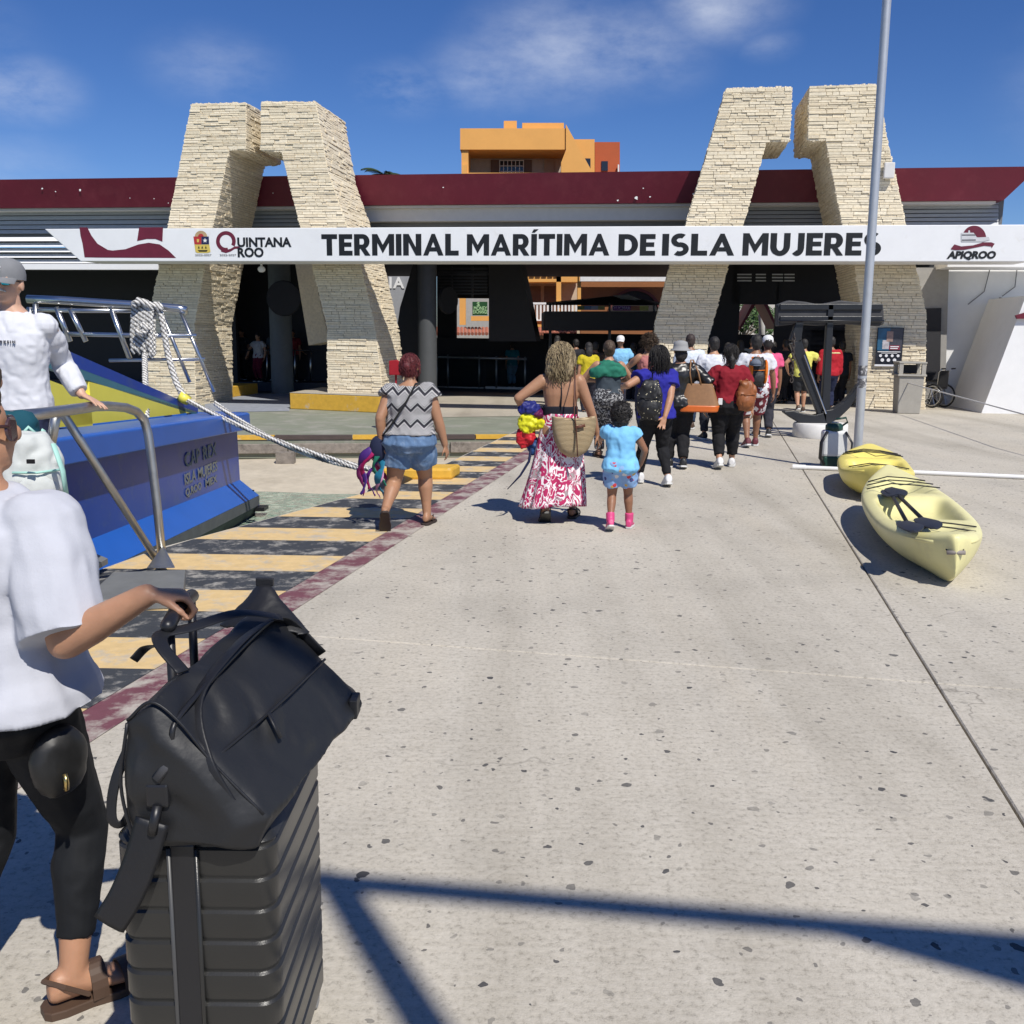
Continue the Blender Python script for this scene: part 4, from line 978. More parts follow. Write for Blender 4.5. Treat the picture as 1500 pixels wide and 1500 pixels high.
pq(.03, .38, .48, .98, mat('poster_blue', (.02, .10, .19), .4, var=.5, vscale=5), 'picture_half'); pq(.48, .38, .95, .98, mat('poster_slate', (.05, .05, .065), .4, var=.3, vscale=8), 'picture_half')
pq(.48, .40, .88, .52, mat('poster_red', (.22, .02, .04), .4), 'red_panel', -.026)
pq(.22, .42, .47, .66, mat('poster_grey', (.42, .40, .42), .5, var=.5, vscale=12), 'portrait', -.026); pq(.36, .62, .60, .9, mat('poster_skin', (.30, .20, .17), .5, var=.4, vscale=12), 'portrait', -.027)
pq(-.02, -.05, 1.0, 0, mat('poster_strip', (.7, .7, .72), .5), 'footer_strip')
PWT = mat('poster_white', (.75, .75, .76), .5)
for i in range(4):
    e = MB(); e.lathe([(.001, -.027), (.035, -.027), (.035, -.022), (.001, -.022)], ((.18 + .22 * i - .5) * PW_, 0, (.24 - .5) * PH_), 12, 'Y'); e.build('icon', PWT, po_, local=True)
for i in range(3):
    e = MB(); e.lathe([(.001, -.027), (.042, -.027), (.042, -.022), (.001, -.022)], ((.26 + .23 * i - .5) * PW_, 0, (.12 - .5) * PH_), 12, 'Y'); e.build('icon', PWT, po_, local=True)
pq(.06, .335, .92, .355, PWT, 'text_line', -.022); pq(.2, .30, .8, .312, PWT, 'text_line', -.022)
pq(.52, .475, .84, .50, MATS['poster_strip'], 'text_line', -.032); pq(.52, .425, .80, .45, MATS['poster_strip'], 'text_line', -.032)

# --- thin cord at the right
e = MB(); e.tube([FW3(1300, 553, -.3), D(1352, 567, 22), D(1500, 607, 15.5), D(1620, 640, 13)], .012, 6)
tag(e.build('barrier_cord', mat('white_cord', (.55, .54, .52), .7), smooth=True), 'thin pale barrier cord slanting across at the right', 'cord')

# --- sprayer
sp0 = G(1219, 685); sp = empty('backpack_sprayer', sp0, R(-6), 'white backpack sprayer with green cap standing by the pole', 'sprayer')
WP = mat('milky_plastic', (.66, .67, .66), .4, var=.05); GP = mat('green_plastic', (.012, .05, .035), .4, var=.1)
def rbox(c, s, name, M, parent, bv=.03, local=True):
    e = MB(); e.box(c, s); return bevel(e.build(name, M, parent, local=local, smooth=False), bv, 3)
rbox((0, 0, .09), (.30, .22, .16), 'base', GP, sp); rbox((0, 0, .33), (.33, .22, .36), 'tank', WP, sp, .045)
e = MB(); e.lathe([(.001, .50), (.10, .50), (.115, .52), (.115, .57), (.09, .60), (.001, .61)], (-.01, 0, 0), 20); e.build('cap', GP, sp, smooth=True, auto=40, local=True)
e = MB(); e.tube([(.07, 0, .55), (.16, 0, .62), (.13, -.02, .68), (.0, -.03, .66)], .014, 8); e.build('handle', GP, sp, smooth=True, local=True)
for sx in (-1, 1): e = MB(); e.tube([(sx * .12, -.12, .5), (sx * .20, -.17, .36), (sx * .20, -.15, .14), (sx * .13, -.11, .06)], .014, 6, flat=2); e.build('strap', BLACKP, sp, smooth=True, local=True)

# --- white PVC pipe lying on the ground
a = G(1162, 684, .03); b_ = G(1215, 688, .03); d_ = G(1502, 699, .03); d_ = d_ + (d_ - a).normalized() * 1.6
e = MB(); e.tube([a, d_], .028, 12); e.tube([a - (d_ - a).normalized() * .01, a + (d_ - a).normalized() * .16], .036, 12)
tag(e.build('pvc_pipe', mat('white_pvc', (.74, .74, .73), .4, var=.05), smooth=True, auto=50), 'long white plastic pipe lying on the concrete behind the kayaks', 'pipe')

# --- kayaks
KM = mat('pale_yellow_plastic', (.74, .69, .34), .42, var=.07, vscale=3, col2=(.56, .51, .27), f2=(.52, .75), s2=3.0)
KM2 = mat('bright_yellow_plastic', (.76, .64, .16), .40, var=.06, vscale=3)
def kayak(loc, rz, Lk, Wk, Hk, M, label, tilt=(0, 0), blunt=False, seed=0):
    root = empty('kayak', loc, rz, label, 'kayak'); root.rotation_euler = (tilt[0], tilt[1], rz)
    # hull lofted along local +Y (bow at -Y end, nearest to the camera)
    ns = 40; nu = 28; rs = []
    def plan(t):       # half width along the length
        x = abs(2 * t - 1)
        return max(.03, (1 - x ** (2.6 if not blunt else 4.0)) ** .75)
    for i in range(ns + 1):
        t = i / ns; y = (t - .5) * Lk; hw = Wk / 2 * plan(t); rise = .10 * abs(2 * t - 1) ** 3
        keel = .02 + .10 * max(0, abs(2 * t - 1) - .86) / .14
        ring = []
        for j in range(nu):
            a = 2 * math.pi * j / nu; cx = math.cos(a); sz = math.sin(a)
            x = hw * (abs(cx) ** .72) * (1 if cx > 0 else -1)
            if sz >= 0: z = Hk * .72 + rise + Hk * .28 * (abs(sz) ** .6)
            else: z = Hk * .72 + rise - (Hk * .72 + rise - keel) * abs(sz) ** .62
            if sz < 0: x *= 1 - (.28 + .55 * max(0, abs(2 * t - 1) - .55) / .45) * abs(sz)
            # moulded wells on the deck
            if sz > .25:
                def well(t0, t1, w_, dep):
                    if t0 < t < t1 and abs(x) < w_ * hw:
                        f = min(1, (t - t0) / .035, (t1 - t) / .035, (w_ * hw - abs(x)) / (.18 * hw)); return dep * max(0, f)
                    return 0
                z -= well(.30, .60, .72, .15) + well(.66, .84, .62, .10) + well(.10, .24, .60, .05)
            ring.append(Vector((x, y, z)))
        rs.append(ring)
    # refine the deck: subdivide by a fine ring count
    e = MB(); e.rings(rs); hull = e.build('hull', M, root, smooth=True, local=True)
    ss = hull.modifiers.new('sub', 'SUBSURF'); ss.levels = 1; ss.render_levels = 2
    # rim line, scupper holes, carry handles, bungee cords
    rim = MB(); pts = []
    for sgn in (1, -1):
        seq = range(2, ns - 1) if sgn > 0 else range(ns - 2, 1, -1)
        for i in seq:
            t = i / ns; pts.append(Vector((sgn * (Wk / 2 * plan(t) * .93), (t - .5) * Lk, Hk * .80 + .10 * abs(2 * t - 1) ** 3)))
    rim.tube(pts, .016, 8, closed=True); rim.build('rim', M, root, smooth=True, local=True)
    CORD = mat('black_cord', (.012, .012, .012), .6)
    for t in (.14, .19, .70, .76, .82):
        hw = Wk / 2 * plan(t) * .86; y = (t - .5) * Lk; z = Hk + .04
        c = MB(); c.tube([(-hw, y, z - .03), (-hw * .3, y + .05, z + .01), (hw * .3, y - .04, z + .01), (hw, y + .03, z - .03)], .006, 6); c.build('bungee_cord', CORD, root, smooth=True, local=True)
    for sgn in (-1, 1):
        y = sgn * Lk * .475; c = MB(); c.tube([(-.06, y, Hk * .95), (-.05, y + sgn * .06, Hk * .9), (.05, y + sgn * .06, Hk * .9), (.06, y, Hk * .95)], .006, 6); c.build('handle_cord', CORD, root, smooth=True, local=True)
        c = MB(); c.tube([(-.06, y + sgn * .065, Hk * .89), (.06, y + sgn * .065, Hk * .89)], .016, 8); c.build('carry_handle', BLACKP if sgn > 0 else mat('grey_handle', (.25, .22, .2), .6), root, smooth=True, local=True)
    for (x, y) in ((-.1, .05), (.1, .05), (-.1, -.25), (.1, -.25)):
        c = MB(); c.lathe([(.001, 0), (.022, 0), (.022, .004), (.001, .004)], (x, y * Lk * .3 - .15, Hk - .145), 10); c.build('scupper_hole', BLACKP, root, local=True)
    return root
k1a = G(1392, 862); k1b = G(1285, 735)
kd = Vector((k1b.x - k1a.x, k1b.y - k1a.y, 0)).normalized(); LK = 3.3
kc = k1a + kd * (LK / 2 - .06)
kz = math.atan2(-kd.x, kd.y)
k1 = kayak((kc.x + .02, kc.y, .02), kz, LK, .80, .33, KM, 'pale yellow kayak with two black paddles, nearest on the right', tilt=(R(1.5), R(-3)))
k2c = G(1268, 690, 0) + kd * -.9
k2 = kayak((k2c.x - .27, k2c.y - .68, 0), kz - R(4), 2.3, .82, .33, KM2, 'brighter yellow kayak lying behind the one with paddles', blunt=True)
# faded decal on kayak side
def paddle(p, q, label, roll=0):
    p, q = Vector(p), Vector(q); root = empty('kayak_paddle', p, 0, label, 'paddle', None)
    e = MB(); e.tube([p, q], .016, 10); e.build('shaft', BLACKP, root, smooth=True)
    d = (q - p).normalized(); side = d.cross(Vector((0, 0, 1))).normalized()
    for end, s in ((q, 1), (p, -1)):
        b = MB(); rs = []
        for k in range(9):
            t = k / 8; w = .095 * math.sin(math.pi * min(1, .12 + t * .88)) ** .55 if t < 1 else .02
            c = end + d * s * (t * .42 - .04) + Vector((0, 0, .01 * math.sin(t * 3)))
            rs.append([c + side * w + Vector((0, 0, .012)), c + Vector((0, 0, .022)), c - side * w + Vector((0, 0, .012)), c - side * w + Vector((0, 0, .004)), c + Vector((0, 0, .006)), c + side * w + Vector((0, 0, .004))])
        b.rings(rs); b.build('blade', mat('black_blade', (.016, .018, .026), .5, var=.2), root, smooth=True, auto=40)
    return root
paddle(G(1308, 728, .36), G(1330, 768, .37), 'black paddle strapped along the near kayak, left of the pair')
paddle(G(1316, 726, .37), G(1354, 763, .37), 'black paddle strapped along the near kayak, right of the pair')

# --- ferry boat at the left
BB = mat('blue_hull_paint', (.006, .048, .30), .30, var=.10, vscale=1.5, col2=(.05, .09, .24), f2=(.52, .72), s2=3.5)
BB2 = mat('bright_blue_paint', (.018, .105, .43), .3, var=.08, vscale=2)
BY = mat('yellow_boat_paint', (.80, .70, .09), .4, var=.06, vscale=2); BT = mat('teal_boat_stripe', (.05, .17, .21), .4, var=.08)
BDK = mat('boat_deck', (.20, .21, .20), .8, var=.15)
boat = empty('ferry_boat', (-4.2, 11, -1.2), 0, 'blue and yellow ferry boat moored alongside the pier at left', 'boat')
Yn, Yf = 4.4, 13.9
def HX(Y, z):            # side of the hull facing the pier (x), slight flare
    k = (Y - Yn) / (Yf - Yn)
    return -3.80 - .10 * (1 - k) - .02 * z
def hull_pt(Y, z, dx=0): return Vector((HX(Y, z) + dx, Y, z))
def top_z(Y): return .98 - .042 * (Y - 5.0)     # gunwale falls towards the far end
def rub_z(Y): return -.28 - .033 * (Y - 5.0)
NSEG = 16
def strip(f0, f1, M, name, dx0=0, dx1=0, thick=None):
    e = MB(); ra = [hull_pt(Yn + (Yf - Yn) * i / NSEG, f0(Yn + (Yf - Yn) * i / NSEG), dx0) for i in range(NSEG + 1)]
    rb = [hull_pt(Yn + (Yf - Yn) * i / NSEG, f1(Yn + (Yf - Yn) * i / NSEG), dx1) for i in range(NSEG + 1)]
    n = NSEG + 1
    e.add(ra + rb, [(i, i + 1, n + i + 1, n + i) for i in range(NSEG)]); return e.build(name, M, boat, smooth=True)
strip(lambda Y: rub_z(Y) + .22, lambda Y: top_z(Y) - .24, BB, 'hull_side', -.10, -.10)
strip(lambda Y: rub_z(Y), lambda Y: rub_z(Y) + .22, BB2, 'hull_flare', .16, -.10)
strip(lambda Y: rub_z(Y) - .14, lambda Y: rub_z(Y), mat('rub_rail_grey', (.11, .115, .12), .6, var=.2), 'rub_rail', .16, .165)
strip(lambda Y: -1.8, lambda Y: rub_z(Y) - .14, mat('hull_bottom_grey', (.07, .08, .075), .7, var=.3), 'hull_bottom', -.55, .16)
# transom end
e = MB(); W_ = 4.2
TR = [hull_pt(Yf, -1.8, -.55), hull_pt(Yf, rub_z(Yf) - .14, .16), hull_pt(Yf, rub_z(Yf), .16), hull_pt(Yf, rub_z(Yf) + .22, -.10), hull_pt(Yf, top_z(Yf) - .24, -.10)]
e.prism([p for p in TR] + [Vector((p.x - W_ if i else p.x - W_, p.y, p.z)) for i, p in reversed(list(enumerate(TR)))], (0, -.05, 0)); e.build('transom', BB, boat)
# gunwale cap
e = MB(); rs = []
for i in range(NSEG + 1):
    Y = Yn + (Yf + .12 - Yn) * i / NSEG; z = top_z(Y)
    rs.append([hull_pt(Y, z - .24, .06), hull_pt(Y, z - .02, .06), hull_pt(Y, z, .03), hull_pt(Y, z + .012, -.42), hull_pt(Y, z - .24, -.42)])
e.rings(rs); bevel(e.build('gunwale', BB2, boat), .012)
e = MB(); e.box(((HX(Yf, .5) - 2.1), Yf + .02, top_z(Yf) - .12), (W_ - .1, .24, .235)); bevel(e.build('gunwale_end', BB2, boat), .012)
e = MB(); e.add([hull_pt(Yn, .35, -.3), hull_pt(Yf, .30, -.3), hull_pt(Yf, .30, -4.2), hull_pt(Yn, .35, -4.2)], [(0, 1, 2, 3)]); e.build('deck', BDK, boat)
e = MB(); e.prism([hull_pt(Yn, -1.8, -4.2), hull_pt(Yf, -1.8, -4.2), hull_pt(Yf, .7, -4.2), hull_pt(Yn, .9, -4.2)], (-.1, 0, 0)); e.build('far_side', BB, boat)
# yellow bulwark panel with slot opening, teal stripe and blue cap
BX = -.62
def bz(Y): return 2.23 - (Y - 6.9) * .229
def bq(Y, z): return hull_pt(Y, z, BX)
Ya, Yb_ = 6.6, Yf - .05
def pan(poly, M, name, d=.06): e = MB(); e.prism([bq(Y, z) for Y, z in poly], (-d, 0, 0)); return e.build(name, M, boat)
def seg(o0, o1, M, name, d=.06, y0=Ya, y1=Yb_):
    pan([(y0, bz(y0) - o0), (y1, max(bz(y1) - o0, .52)), (y1, max(bz(y1) - o1, .60)), (y0, bz(y0) - o1)], M, name, d)
pan([(Ya, bz(Ya) - .198), (Yb_, bz(Yb_) - .040), (Yb_ + .02, bz(Yb_) + .03), (Ya, bz(Ya) - .0)], BB, 'bulwark_cap', .10)
pan([(Ya, bz(Ya) - .36), (Yb_, bz(Yb_) - .075), (Yb_, bz(Yb_) - .041), (Ya, bz(Ya) - .20)], BT, 'bulwark_stripe', .07)
ys0, ys1 = 8.0, 10.45         # slot
zl = lambda Y: top_z(Y) + .0
for (y0, y1, lo, hi) in ((Ya, ys0, lambda Y: top_z(Y) + .005, lambda Y: bz(Y) - .36), (ys0, ys1, lambda Y: bz(Y) - .36 - (.34 + .02 * (Y - ys0)), lambda Y: bz(Y) - .36), (ys1, Yb_, lambda Y: top_z(Y) + .005, lambda Y: max(bz(Y) - .36 * (Yb_ - Y) / (Yb_ - Ya) - .09 * (1 - (Yb_ - Y) / (Yb_ - Ya)), top_z(Y) + .01))):
    pan([(y0, lo(y0)), (y1, lo(y1)), (y1, hi(y1)), (y0, hi(y0))], BY, 'bulwark_panel', -.004 if False else .05)
pan([(ys0, top_z(ys0) + .005), (ys1, top_z(ys1) + .005), (ys1, top_z(ys1) + .13), (ys0, top_z(ys0) + .16)], BY, 'bulwark_panel', .05)
pan([(ys0 - .1, top_z(ys0)), (ys1 + .1, top_z(ys1)), (ys1 + .1, bz(ys1) - .3), (ys0 - .1, bz(ys0) - .3)], DARK, 'slot_back', .0) if False else None
# white cabin front far left behind the man, dark windows
e = MB(); e.box((-6.6, 9.2, 1.3), (1.6, 3.4, 2.2)); bevel(e.build('cabin', mat('white_boat_paint', (.68, .69, .70), .4, var=.05), boat), .08)
# hull lettering (faint)
FT = mat('faint_hull_lettering', (.24, .24, .20), .6, var=.3, vscale=20)
def hull_text(t, Y, z, size, wd):
    o = hull_pt(Y, z, -.10) + Vector((.008, 0, 0))
    M4 = Matrix(((0, 0, 1, o.x), (1, 0, 0, o.y), (0, 1, 0, o.z), (0, 0, 0, 1)))
    text_obj(t, size, FT, 'lettering', M4, boat, bold=.004, ext=.0006, width=wd)
hull_text('CAP', 11.95, .20, .24, .56); hull_text('REX', 12.62, .20, .24, .56); hull_text('ISLA', 11.82, -.02, .18, .42); hull_text('MUJERES', 12.5, -.02, .18, .80); hull_text('Q.ROO', 11.92, -.18, .13, .6); hull_text('MEX', 12.6, -.18, .13, .5)
# outboard bracket at the corner
e = MB(); p = hull_pt(Yf, -.8, .05); e.tube([p + Vector((0, 0, .3)), p + Vector((0, 0, -.6))], .04, 8); e.box(p + Vector((.05, -.06, .05)), (.34, .25, .05)); e.build('rudder_bracket', BLACKP, boat)
# bow rail of stainless tube: ladder-like frame leaning at the far end
YRl = 13.6
Rr = lambda x, y, dy=0: D(x, y, YRl + dy)
rail = empty('boat_railing', Rr(200, 560), 0, 'polished steel railing on the ferry deck behind the yellow bulwark', 'railing')
def rt(pts, r, name='rail', M=STEEL): e = MB(); e.tube([Rr(*p) for p in pts], r, 10); return e.build(name, M, rail, smooth=True)
rt([(40, 438), (90, 440), (150, 444), (215, 448), (262, 452), (273, 455)], .055, 'top_rail'); rt([(40, 453), (120, 455), (195, 455)], .03)
rt([(84, 489), (190, 491), (288, 492)], .03); rt([(160, 528), (300, 526)], .022)
for a, b_ in (((82, 450), (103, 500)), ((102, 452), (126, 500)), ((162, 450), (190, 525)), ((234, 452), (278, 560)), ((264, 455), (314, 574)), ((44, 450), (47, 500)), ((52, 445), (54, 500))):
    rt([a, b_], .035 if a[0] < 200 else .026, 'stanchion')
# rope: coil over the rail, hanging lines, mooring line to the pier
ROPE, nt, b = simple('white_rope', .85)
t = nd(nt, 'ShaderNodeTexCoord'); wv = nd(nt, 'ShaderNodeTexWave', i_Scale=9.0, i_Distortion=.6); wv.bands_direction = 'DIAGONAL'; nt.links.new(t.outputs['Object'], wv.inputs['Vector'])
nt.links.new(ramp(nt, wv.outputs['Fac'], [(.1, (.16, .15, .14)), (.45, (.52, .51, .48)), (.9, (.66, .65, .62))]), b.inputs['Base Color'])
def twist_rope(e, pts, r, turns=9.0, nst=3):
    # three strands wound round the path
    pts = [Vector(p) for p in pts]; dense = []
    for i in range(len(pts) - 1):
        n = max(2, int((pts[i + 1] - pts[i]).length / .03))
        for k in range(n): dense.append(pts[i].lerp(pts[i + 1], k / n))
    dense.append(pts[-1]); Ls = 0
    for s_ in range(nst):
        out = []; Ls = 0
        for i, p in enumerate(dense):
            if i: Ls += (p - dense[i - 1]).length
            t = (dense[min(i + 1, len(dense) - 1)] - dense[max(i - 1, 0)]).normalized(); x = t.orthogonal().normalized() if abs(t.z) > .99 else t.cross(Vector((0, 0, 1))).normalized(); y = t.cross(x)
            a = Ls * turns * 2 * math.pi / (1.0) * (.05 / r) * .5 + s_ * 2 * math.pi / nst
            out.append(p + x * math.cos(a) * r * .5 + y * math.sin(a) * r * .5)
        e.tube(out, r * .55, 5)
def sag(p, q, s, n=14): return [Vector(p).lerp(Vector(q), i / n) - Vector((0, 0, s * 4 * (i / n) * (1 - i / n))) for i in range(n + 1)]
mr_ = empty('mooring_rope', Rr(270, 582), 0, 'thick white twisted mooring rope from the ferry bow to the pier', 'rope')
e = MB(); p0 = Rr(270, 584, -.5); p1 = G(556, 690, .12); twist_rope(e, sag(p0, p1, .10), .036); e.build('line', ROPE, mr_, smooth=True)
e = MB(); twist_rope(e, sag(p0 + Vector((.4, .0, -.05)), p1 + Vector((-.1, 0, .02)), .16), .035); e.build('line', ROPE, mr_, smooth=True)
e = MB(); twist_rope(e, [Rr(232, 446, -.1), Rr(238, 470, -.15), Rr(246, 520, -.2), Rr(258, 560, -.35), Rr(270, 582, -.5)], .045); e.build('line', ROPE, mr_, smooth=True)
for k, (x, y) in enumerate(((430, 628), (350, 608))):
    c = Vector(p0).lerp(p1, .52 if k == 0 else .3) ; 
e = MB(); e.tube([p0 + Vector((-.03, 0, -.04)), p0 + Vector((.03, 0, .05))], .08, 10); e.build('cleat', BY, mr_, smooth=True)
cr = empty('rope_coil', Rr(207, 480), 0, 'bundle of coiled white rope hanging on the ferry railing', 'rope')
rng = random.Random(11)
for k in range(7):
    x0 = 197 + k * 4.2; e = MB(); w_ = rng.uniform(4, 9); bt = rng.uniform(500, 528)
    twist_rope(e, [Rr(x0, 444, -.10 - .01 * k), Rr(x0 - 1, 462, -.13 - .012 * k), Rr(x0 - w_ * .5, 490, -.15 - .012 * k), Rr(x0 - w_ * .2, bt, -.15 - .012 * k), Rr(x0 + w_ * .6, bt - 6, -.12 - .012 * k), Rr(x0 + w_ * .4, 480, -.12), Rr(x0 + 3, 446, -.08)], .042); e.build('loop', ROPE, cr, smooth=True)
e = MB(); twist_rope(e, [Rr(195, 448, -.2), Rr(203, 441, -.22), Rr(214, 444, -.2), Rr(222, 450, -.2), Rr(231, 446, -.15), Rr(236, 455, -.15)], .055); e.build('loop', ROPE, cr, smooth=True)
e = MB(); twist_rope(e, [Rr(208, 475, -.25), Rr(216, 482, -.28), Rr(207, 490, -.28), Rr(199, 484, -.25)], .05); e.build('loop', ROPE, cr, smooth=True)
e = MB(); twist_rope(e, [Rr(212, 520, -.25), D(213, 560, 12.6), D(214.5, 611, 11.9)], .04); e.build('loop', ROPE, cr, smooth=True)

# --- gangway with tube rails
gw = empty('gangway', G(240, 832), 0, 'grey metal gangway with bent aluminium handrails beside the ferry', 'gangway')
YGw = 7.15
gq_ = lambda x, y, Y=YGw: D(x, y, Y)
e = MB(); pts = [gq_(239, 832), gq_(230, 740), gq_(221, 665), gq_(217, 636), gq_(211, 615), gq_(200, 603, 7.05), gq_(184, 597, 6.85), gq_(160, 595, 6.45), gq_(140, 595, 6.15), gq_(120, 598, 5.9), gq_(60, 606, 5.3), gq_(0, 612, 4.9)]
e.tube(pts, .032, 12); e.build('handrail', ALU, gw, smooth=True)
e = MB(); e.tube([gq_(91, 604, 5.75), gq_(235, 828)], .026, 12); e.build('brace', ALU, gw, smooth=True)
e = MB(); e.tube([gq_(83, 604, 5.65), gq_(72, 665, 5.7)], .028, 12); e.build('post', ALU, gw, smooth=True)
e = MB(); e.tube([D(80, 860, 5.6), D(76, 780, 5.6), D(72, 735, 5.6), D(66, 690, 5.6), D(58, 650, 5.6), D(44, 622, 5.6), D(20, 610, 5.6), D(-40, 606, 5.7)], .034, 12); e.build('handrail', ALU, gw, smooth=True)
gm = mat('grey_gangway_plate', (.20, .205, .20), .6, metal=.3, var=.15)
a = G(165, 838, .09); b_ = G(272, 834, .09); c = G(268, 872, .09); d_ = G(120, 880, .09)
e = MB(); e.prism([a, d_, c, b_], (0, 0, -.085)); bevel(e.build('end_plate', gm, gw), .01)
e = MB(); e.prism([G(215, 832, .095), G(255, 832, .095), gq_(238, 800)], (0, .02, 0)); e.build('gusset', ALU, gw)
e = MB(); e.hexa([Vector((-2.95, 5.6, .06)), Vector((-2.95, 7.0, .06)), Vector((-4.6, 7.6, .50)), Vector((-4.6, 5.6, .50)), Vector((-2.95, 5.6, .10)), Vector((-2.95, 7.0, .10)), Vector((-4.6, 7.6, .54)), Vector((-4.6, 5.6, .54))]); e.build('ramp', gm, gw)
e = MB(); e.box((-3.25, 5.85, .30), (.9, 1.0, .16)); e.build('step', gm, gw)
e = MB(); e.prism([Vector((-4.6, 5.6, .48)), Vector((-4.6, 9.0, .48)), Vector((-6.2, 9.0, .48)), Vector((-6.2, 5.6, .48))], (0, 0, .06)); e.build('landing', gm, gw)

# --- shade frame behind the photographer (its shadow falls on the pier)
SH = 7.0; kx = SH / math.tan(SUN_EL)
off = Vector((SUN_AZ[0], SUN_AZ[1], 0)).normalized() * kx + Vector((0, 0, SH))
fr = empty('shade_frame', G(490, 1292) + Vector((off.x, off.y, 0)), 0, 'grey steel canopy frame standing on the pier behind the viewpoint', 'canopy')
FRM = mat('grey_frame_paint', (.3, .31, .32), .5, var=.1)
jn = G(490, 1292) + off
r0 = G(190, 1272) + off; r1 = G(1700, 1400) + off
def fr_t(p, q, r, name): e = MB(); e.tube([p, q], r, 12); return e.build(name, FRM, fr, smooth=True)
fr_t(r0, jn, .044, 'rail'); fr_t(jn, r1, .048, 'rail')
fr_t(Vector((jn.x, jn.y, 0)), jn, .062, 'post')
e = MB(); e.prism([G(1200, 1366) + off, G(1700, 1402) + off, G(1700, 1500) + off, G(1520, 1458) + off], (0, 0, .02)); e.build('canopy_sheet', mat('grey_canvas', (.25, .25, .26), .8), fr)
e = MB(); e.prism([G(470, 1268) + off, G(516, 1300) + off, G(505, 1330) + off, G(474, 1300) + off], (0, 0, .02)); e.build('gusset', FRM, fr)
# ================================================================== PEOPLE
TEXC = {}
def clouds(scale):
    if scale not in TEXC:
        if scale >= .055:
            t = bpy.data.textures.new('fold_%g' % scale, 'MARBLE'); t.noise_scale = scale * 1.6; t.turbulence = 9; t.noise_depth = 1; t.marble_type = 'SOFT'
        else:
            t = bpy.data.textures.new('fold_%g' % scale, 'CLOUDS'); t.noise_scale = scale; t.noise_depth = 2
        TEXC[scale] = t
    return TEXC[scale]
def soft(o, vox, it=4, disp=0.0, dscale=.08, smooth=.5):
    m_ = o.modifiers.new('remesh', 'REMESH'); m_.mode = 'VOXEL'; m_.voxel_size = vox; m_.use_smooth_shade = True
    s_ = o.modifiers.new('smooth', 'SMOOTH'); s_.factor = smooth; s_.iterations = it
    if disp:
        d_ = o.modifiers.new('folds', 'DISPLACE'); d_.texture = clouds(dscale); d_.strength = disp; d_.mid_level = .5; d_.texture_coords = 'LOCAL'
    return o
def fabric(name, col, rough=.85, var=.10, bump=.12, **kw): return mat(name, col, rough, var=var, vscale=9, bump=bump, bscale=kw.pop('bscale', 22), spec=.25, **kw)
SKINS = {'tan': (.42, .22, .13), 'brown': (.26, .125, .07), 'light': (.55, .33, .23), 'dark': (.12, .06, .04), 'olive': (.36, .19, .11)}
def skin(k): return mat('skin_' + k, SKINS[k], .48, var=.08, vscale=14, sub=.08, spec=.4, bump=.05, bscale=120)
def hairm(name, c1, c2, rough=.62):
    if name in MATS: return MATS[name]
    M, nt, b = simple(name, rough); t = nd(nt, 'ShaderNodeTexCoord'); mp_ = nd(nt, 'ShaderNodeMapping'); mp_.inputs['Scale'].default_value = (60, 60, 7)
    nt.links.new(t.outputs['Object'], mp_.inputs['Vector']); n_ = nd(nt, 'ShaderNodeTexNoise', i_Scale=1.5, i_Detail=4); nt.links.new(mp_.outputs[0], n_.inputs['Vector'])
    nt.links.new(ramp(nt, n_.outputs['Fac'], [(.35, c1), (.65, c2)]), b.inputs['Base Color'])
    bp_ = nd(nt, 'ShaderNodeBump'); bp_.inputs['Strength'].default_value = .7; bp_.inputs['Distance'].default_value = .01
    nt.links.new(n_.outputs['Fac'], bp_.inputs['Height']); nt.links.new(bp_.outputs[0], b.inputs['Normal'])
    return M
H_BLACK = hairm('black_hair', (.006, .005, .005), (.022, .018, .016)); H_BROWN = hairm('brown_hair', (.03, .018, .01), (.09, .055, .03))
H_BLOND = hairm('streaked_blond_hair', (.09, .06, .03), (.42, .33, .19)); H_RED = hairm('dyed_red_hair', (.05, .006, .008), (.16, .02, .025)); H_GREY = hairm('grey_hair', (.25, .24, .23), (.55, .54, .52))

PROF = {0: [(.455, .070, .062, 0), (.50, .098, .074, -.004), (.54, .098, .073, -.006), (.60, .088, .064, 0), (.66, .093, .068, .002), (.72, .104, .074, .004), (.775, .106, .068, 0), (.81, .090, .052, -.006), (.835, .055, .043, -.008), (.855, .036, .038, -.006)],
        1: [(.455, .074, .066, 0), (.50, .106, .084, -.010), (.54, .102, .078, -.008), (.60, .083, .062, 0), (.66, .082, .064, .004), (.72, .092, .076, .010), (.775, .093, .064, .003), (.81, .080, .050, -.004), (.835, .050, .041, -.006), (.855, .033, .035, -.004)]}
def lerp_prof(P, z):
    if z <= P[0][0]: return P[0][1:]
    for a, b_ in zip(P, P[1:]):
        if z <= b_[0]:
            k = (z - a[0]) / (b_[0] - a[0]); k = k * k * (3 - 2 * k)
            return tuple(a[i] + (b_[i] - a[i]) * k for i in (1, 2, 3))
    return P[-1][1:]
def ik(S, W, a, b_, pole):
    S, W = Vector(S), Vector(W); d = W - S; L = d.length
    if L > (a + b_) * .995: W = S + d * ((a + b_) * .995 / L); d = W - S; L = d.length
    x = (a * a - b_ * b_ + L * L) / (2 * L); h = math.sqrt(max(0, a * a - x * x)); u = d / L
    p = Vector(pole); p = p - u * p.dot(u); p = p.normalized() if p.length > 1e-5 else u.orthogonal().normalized()
    return S + u * x + p * h, W
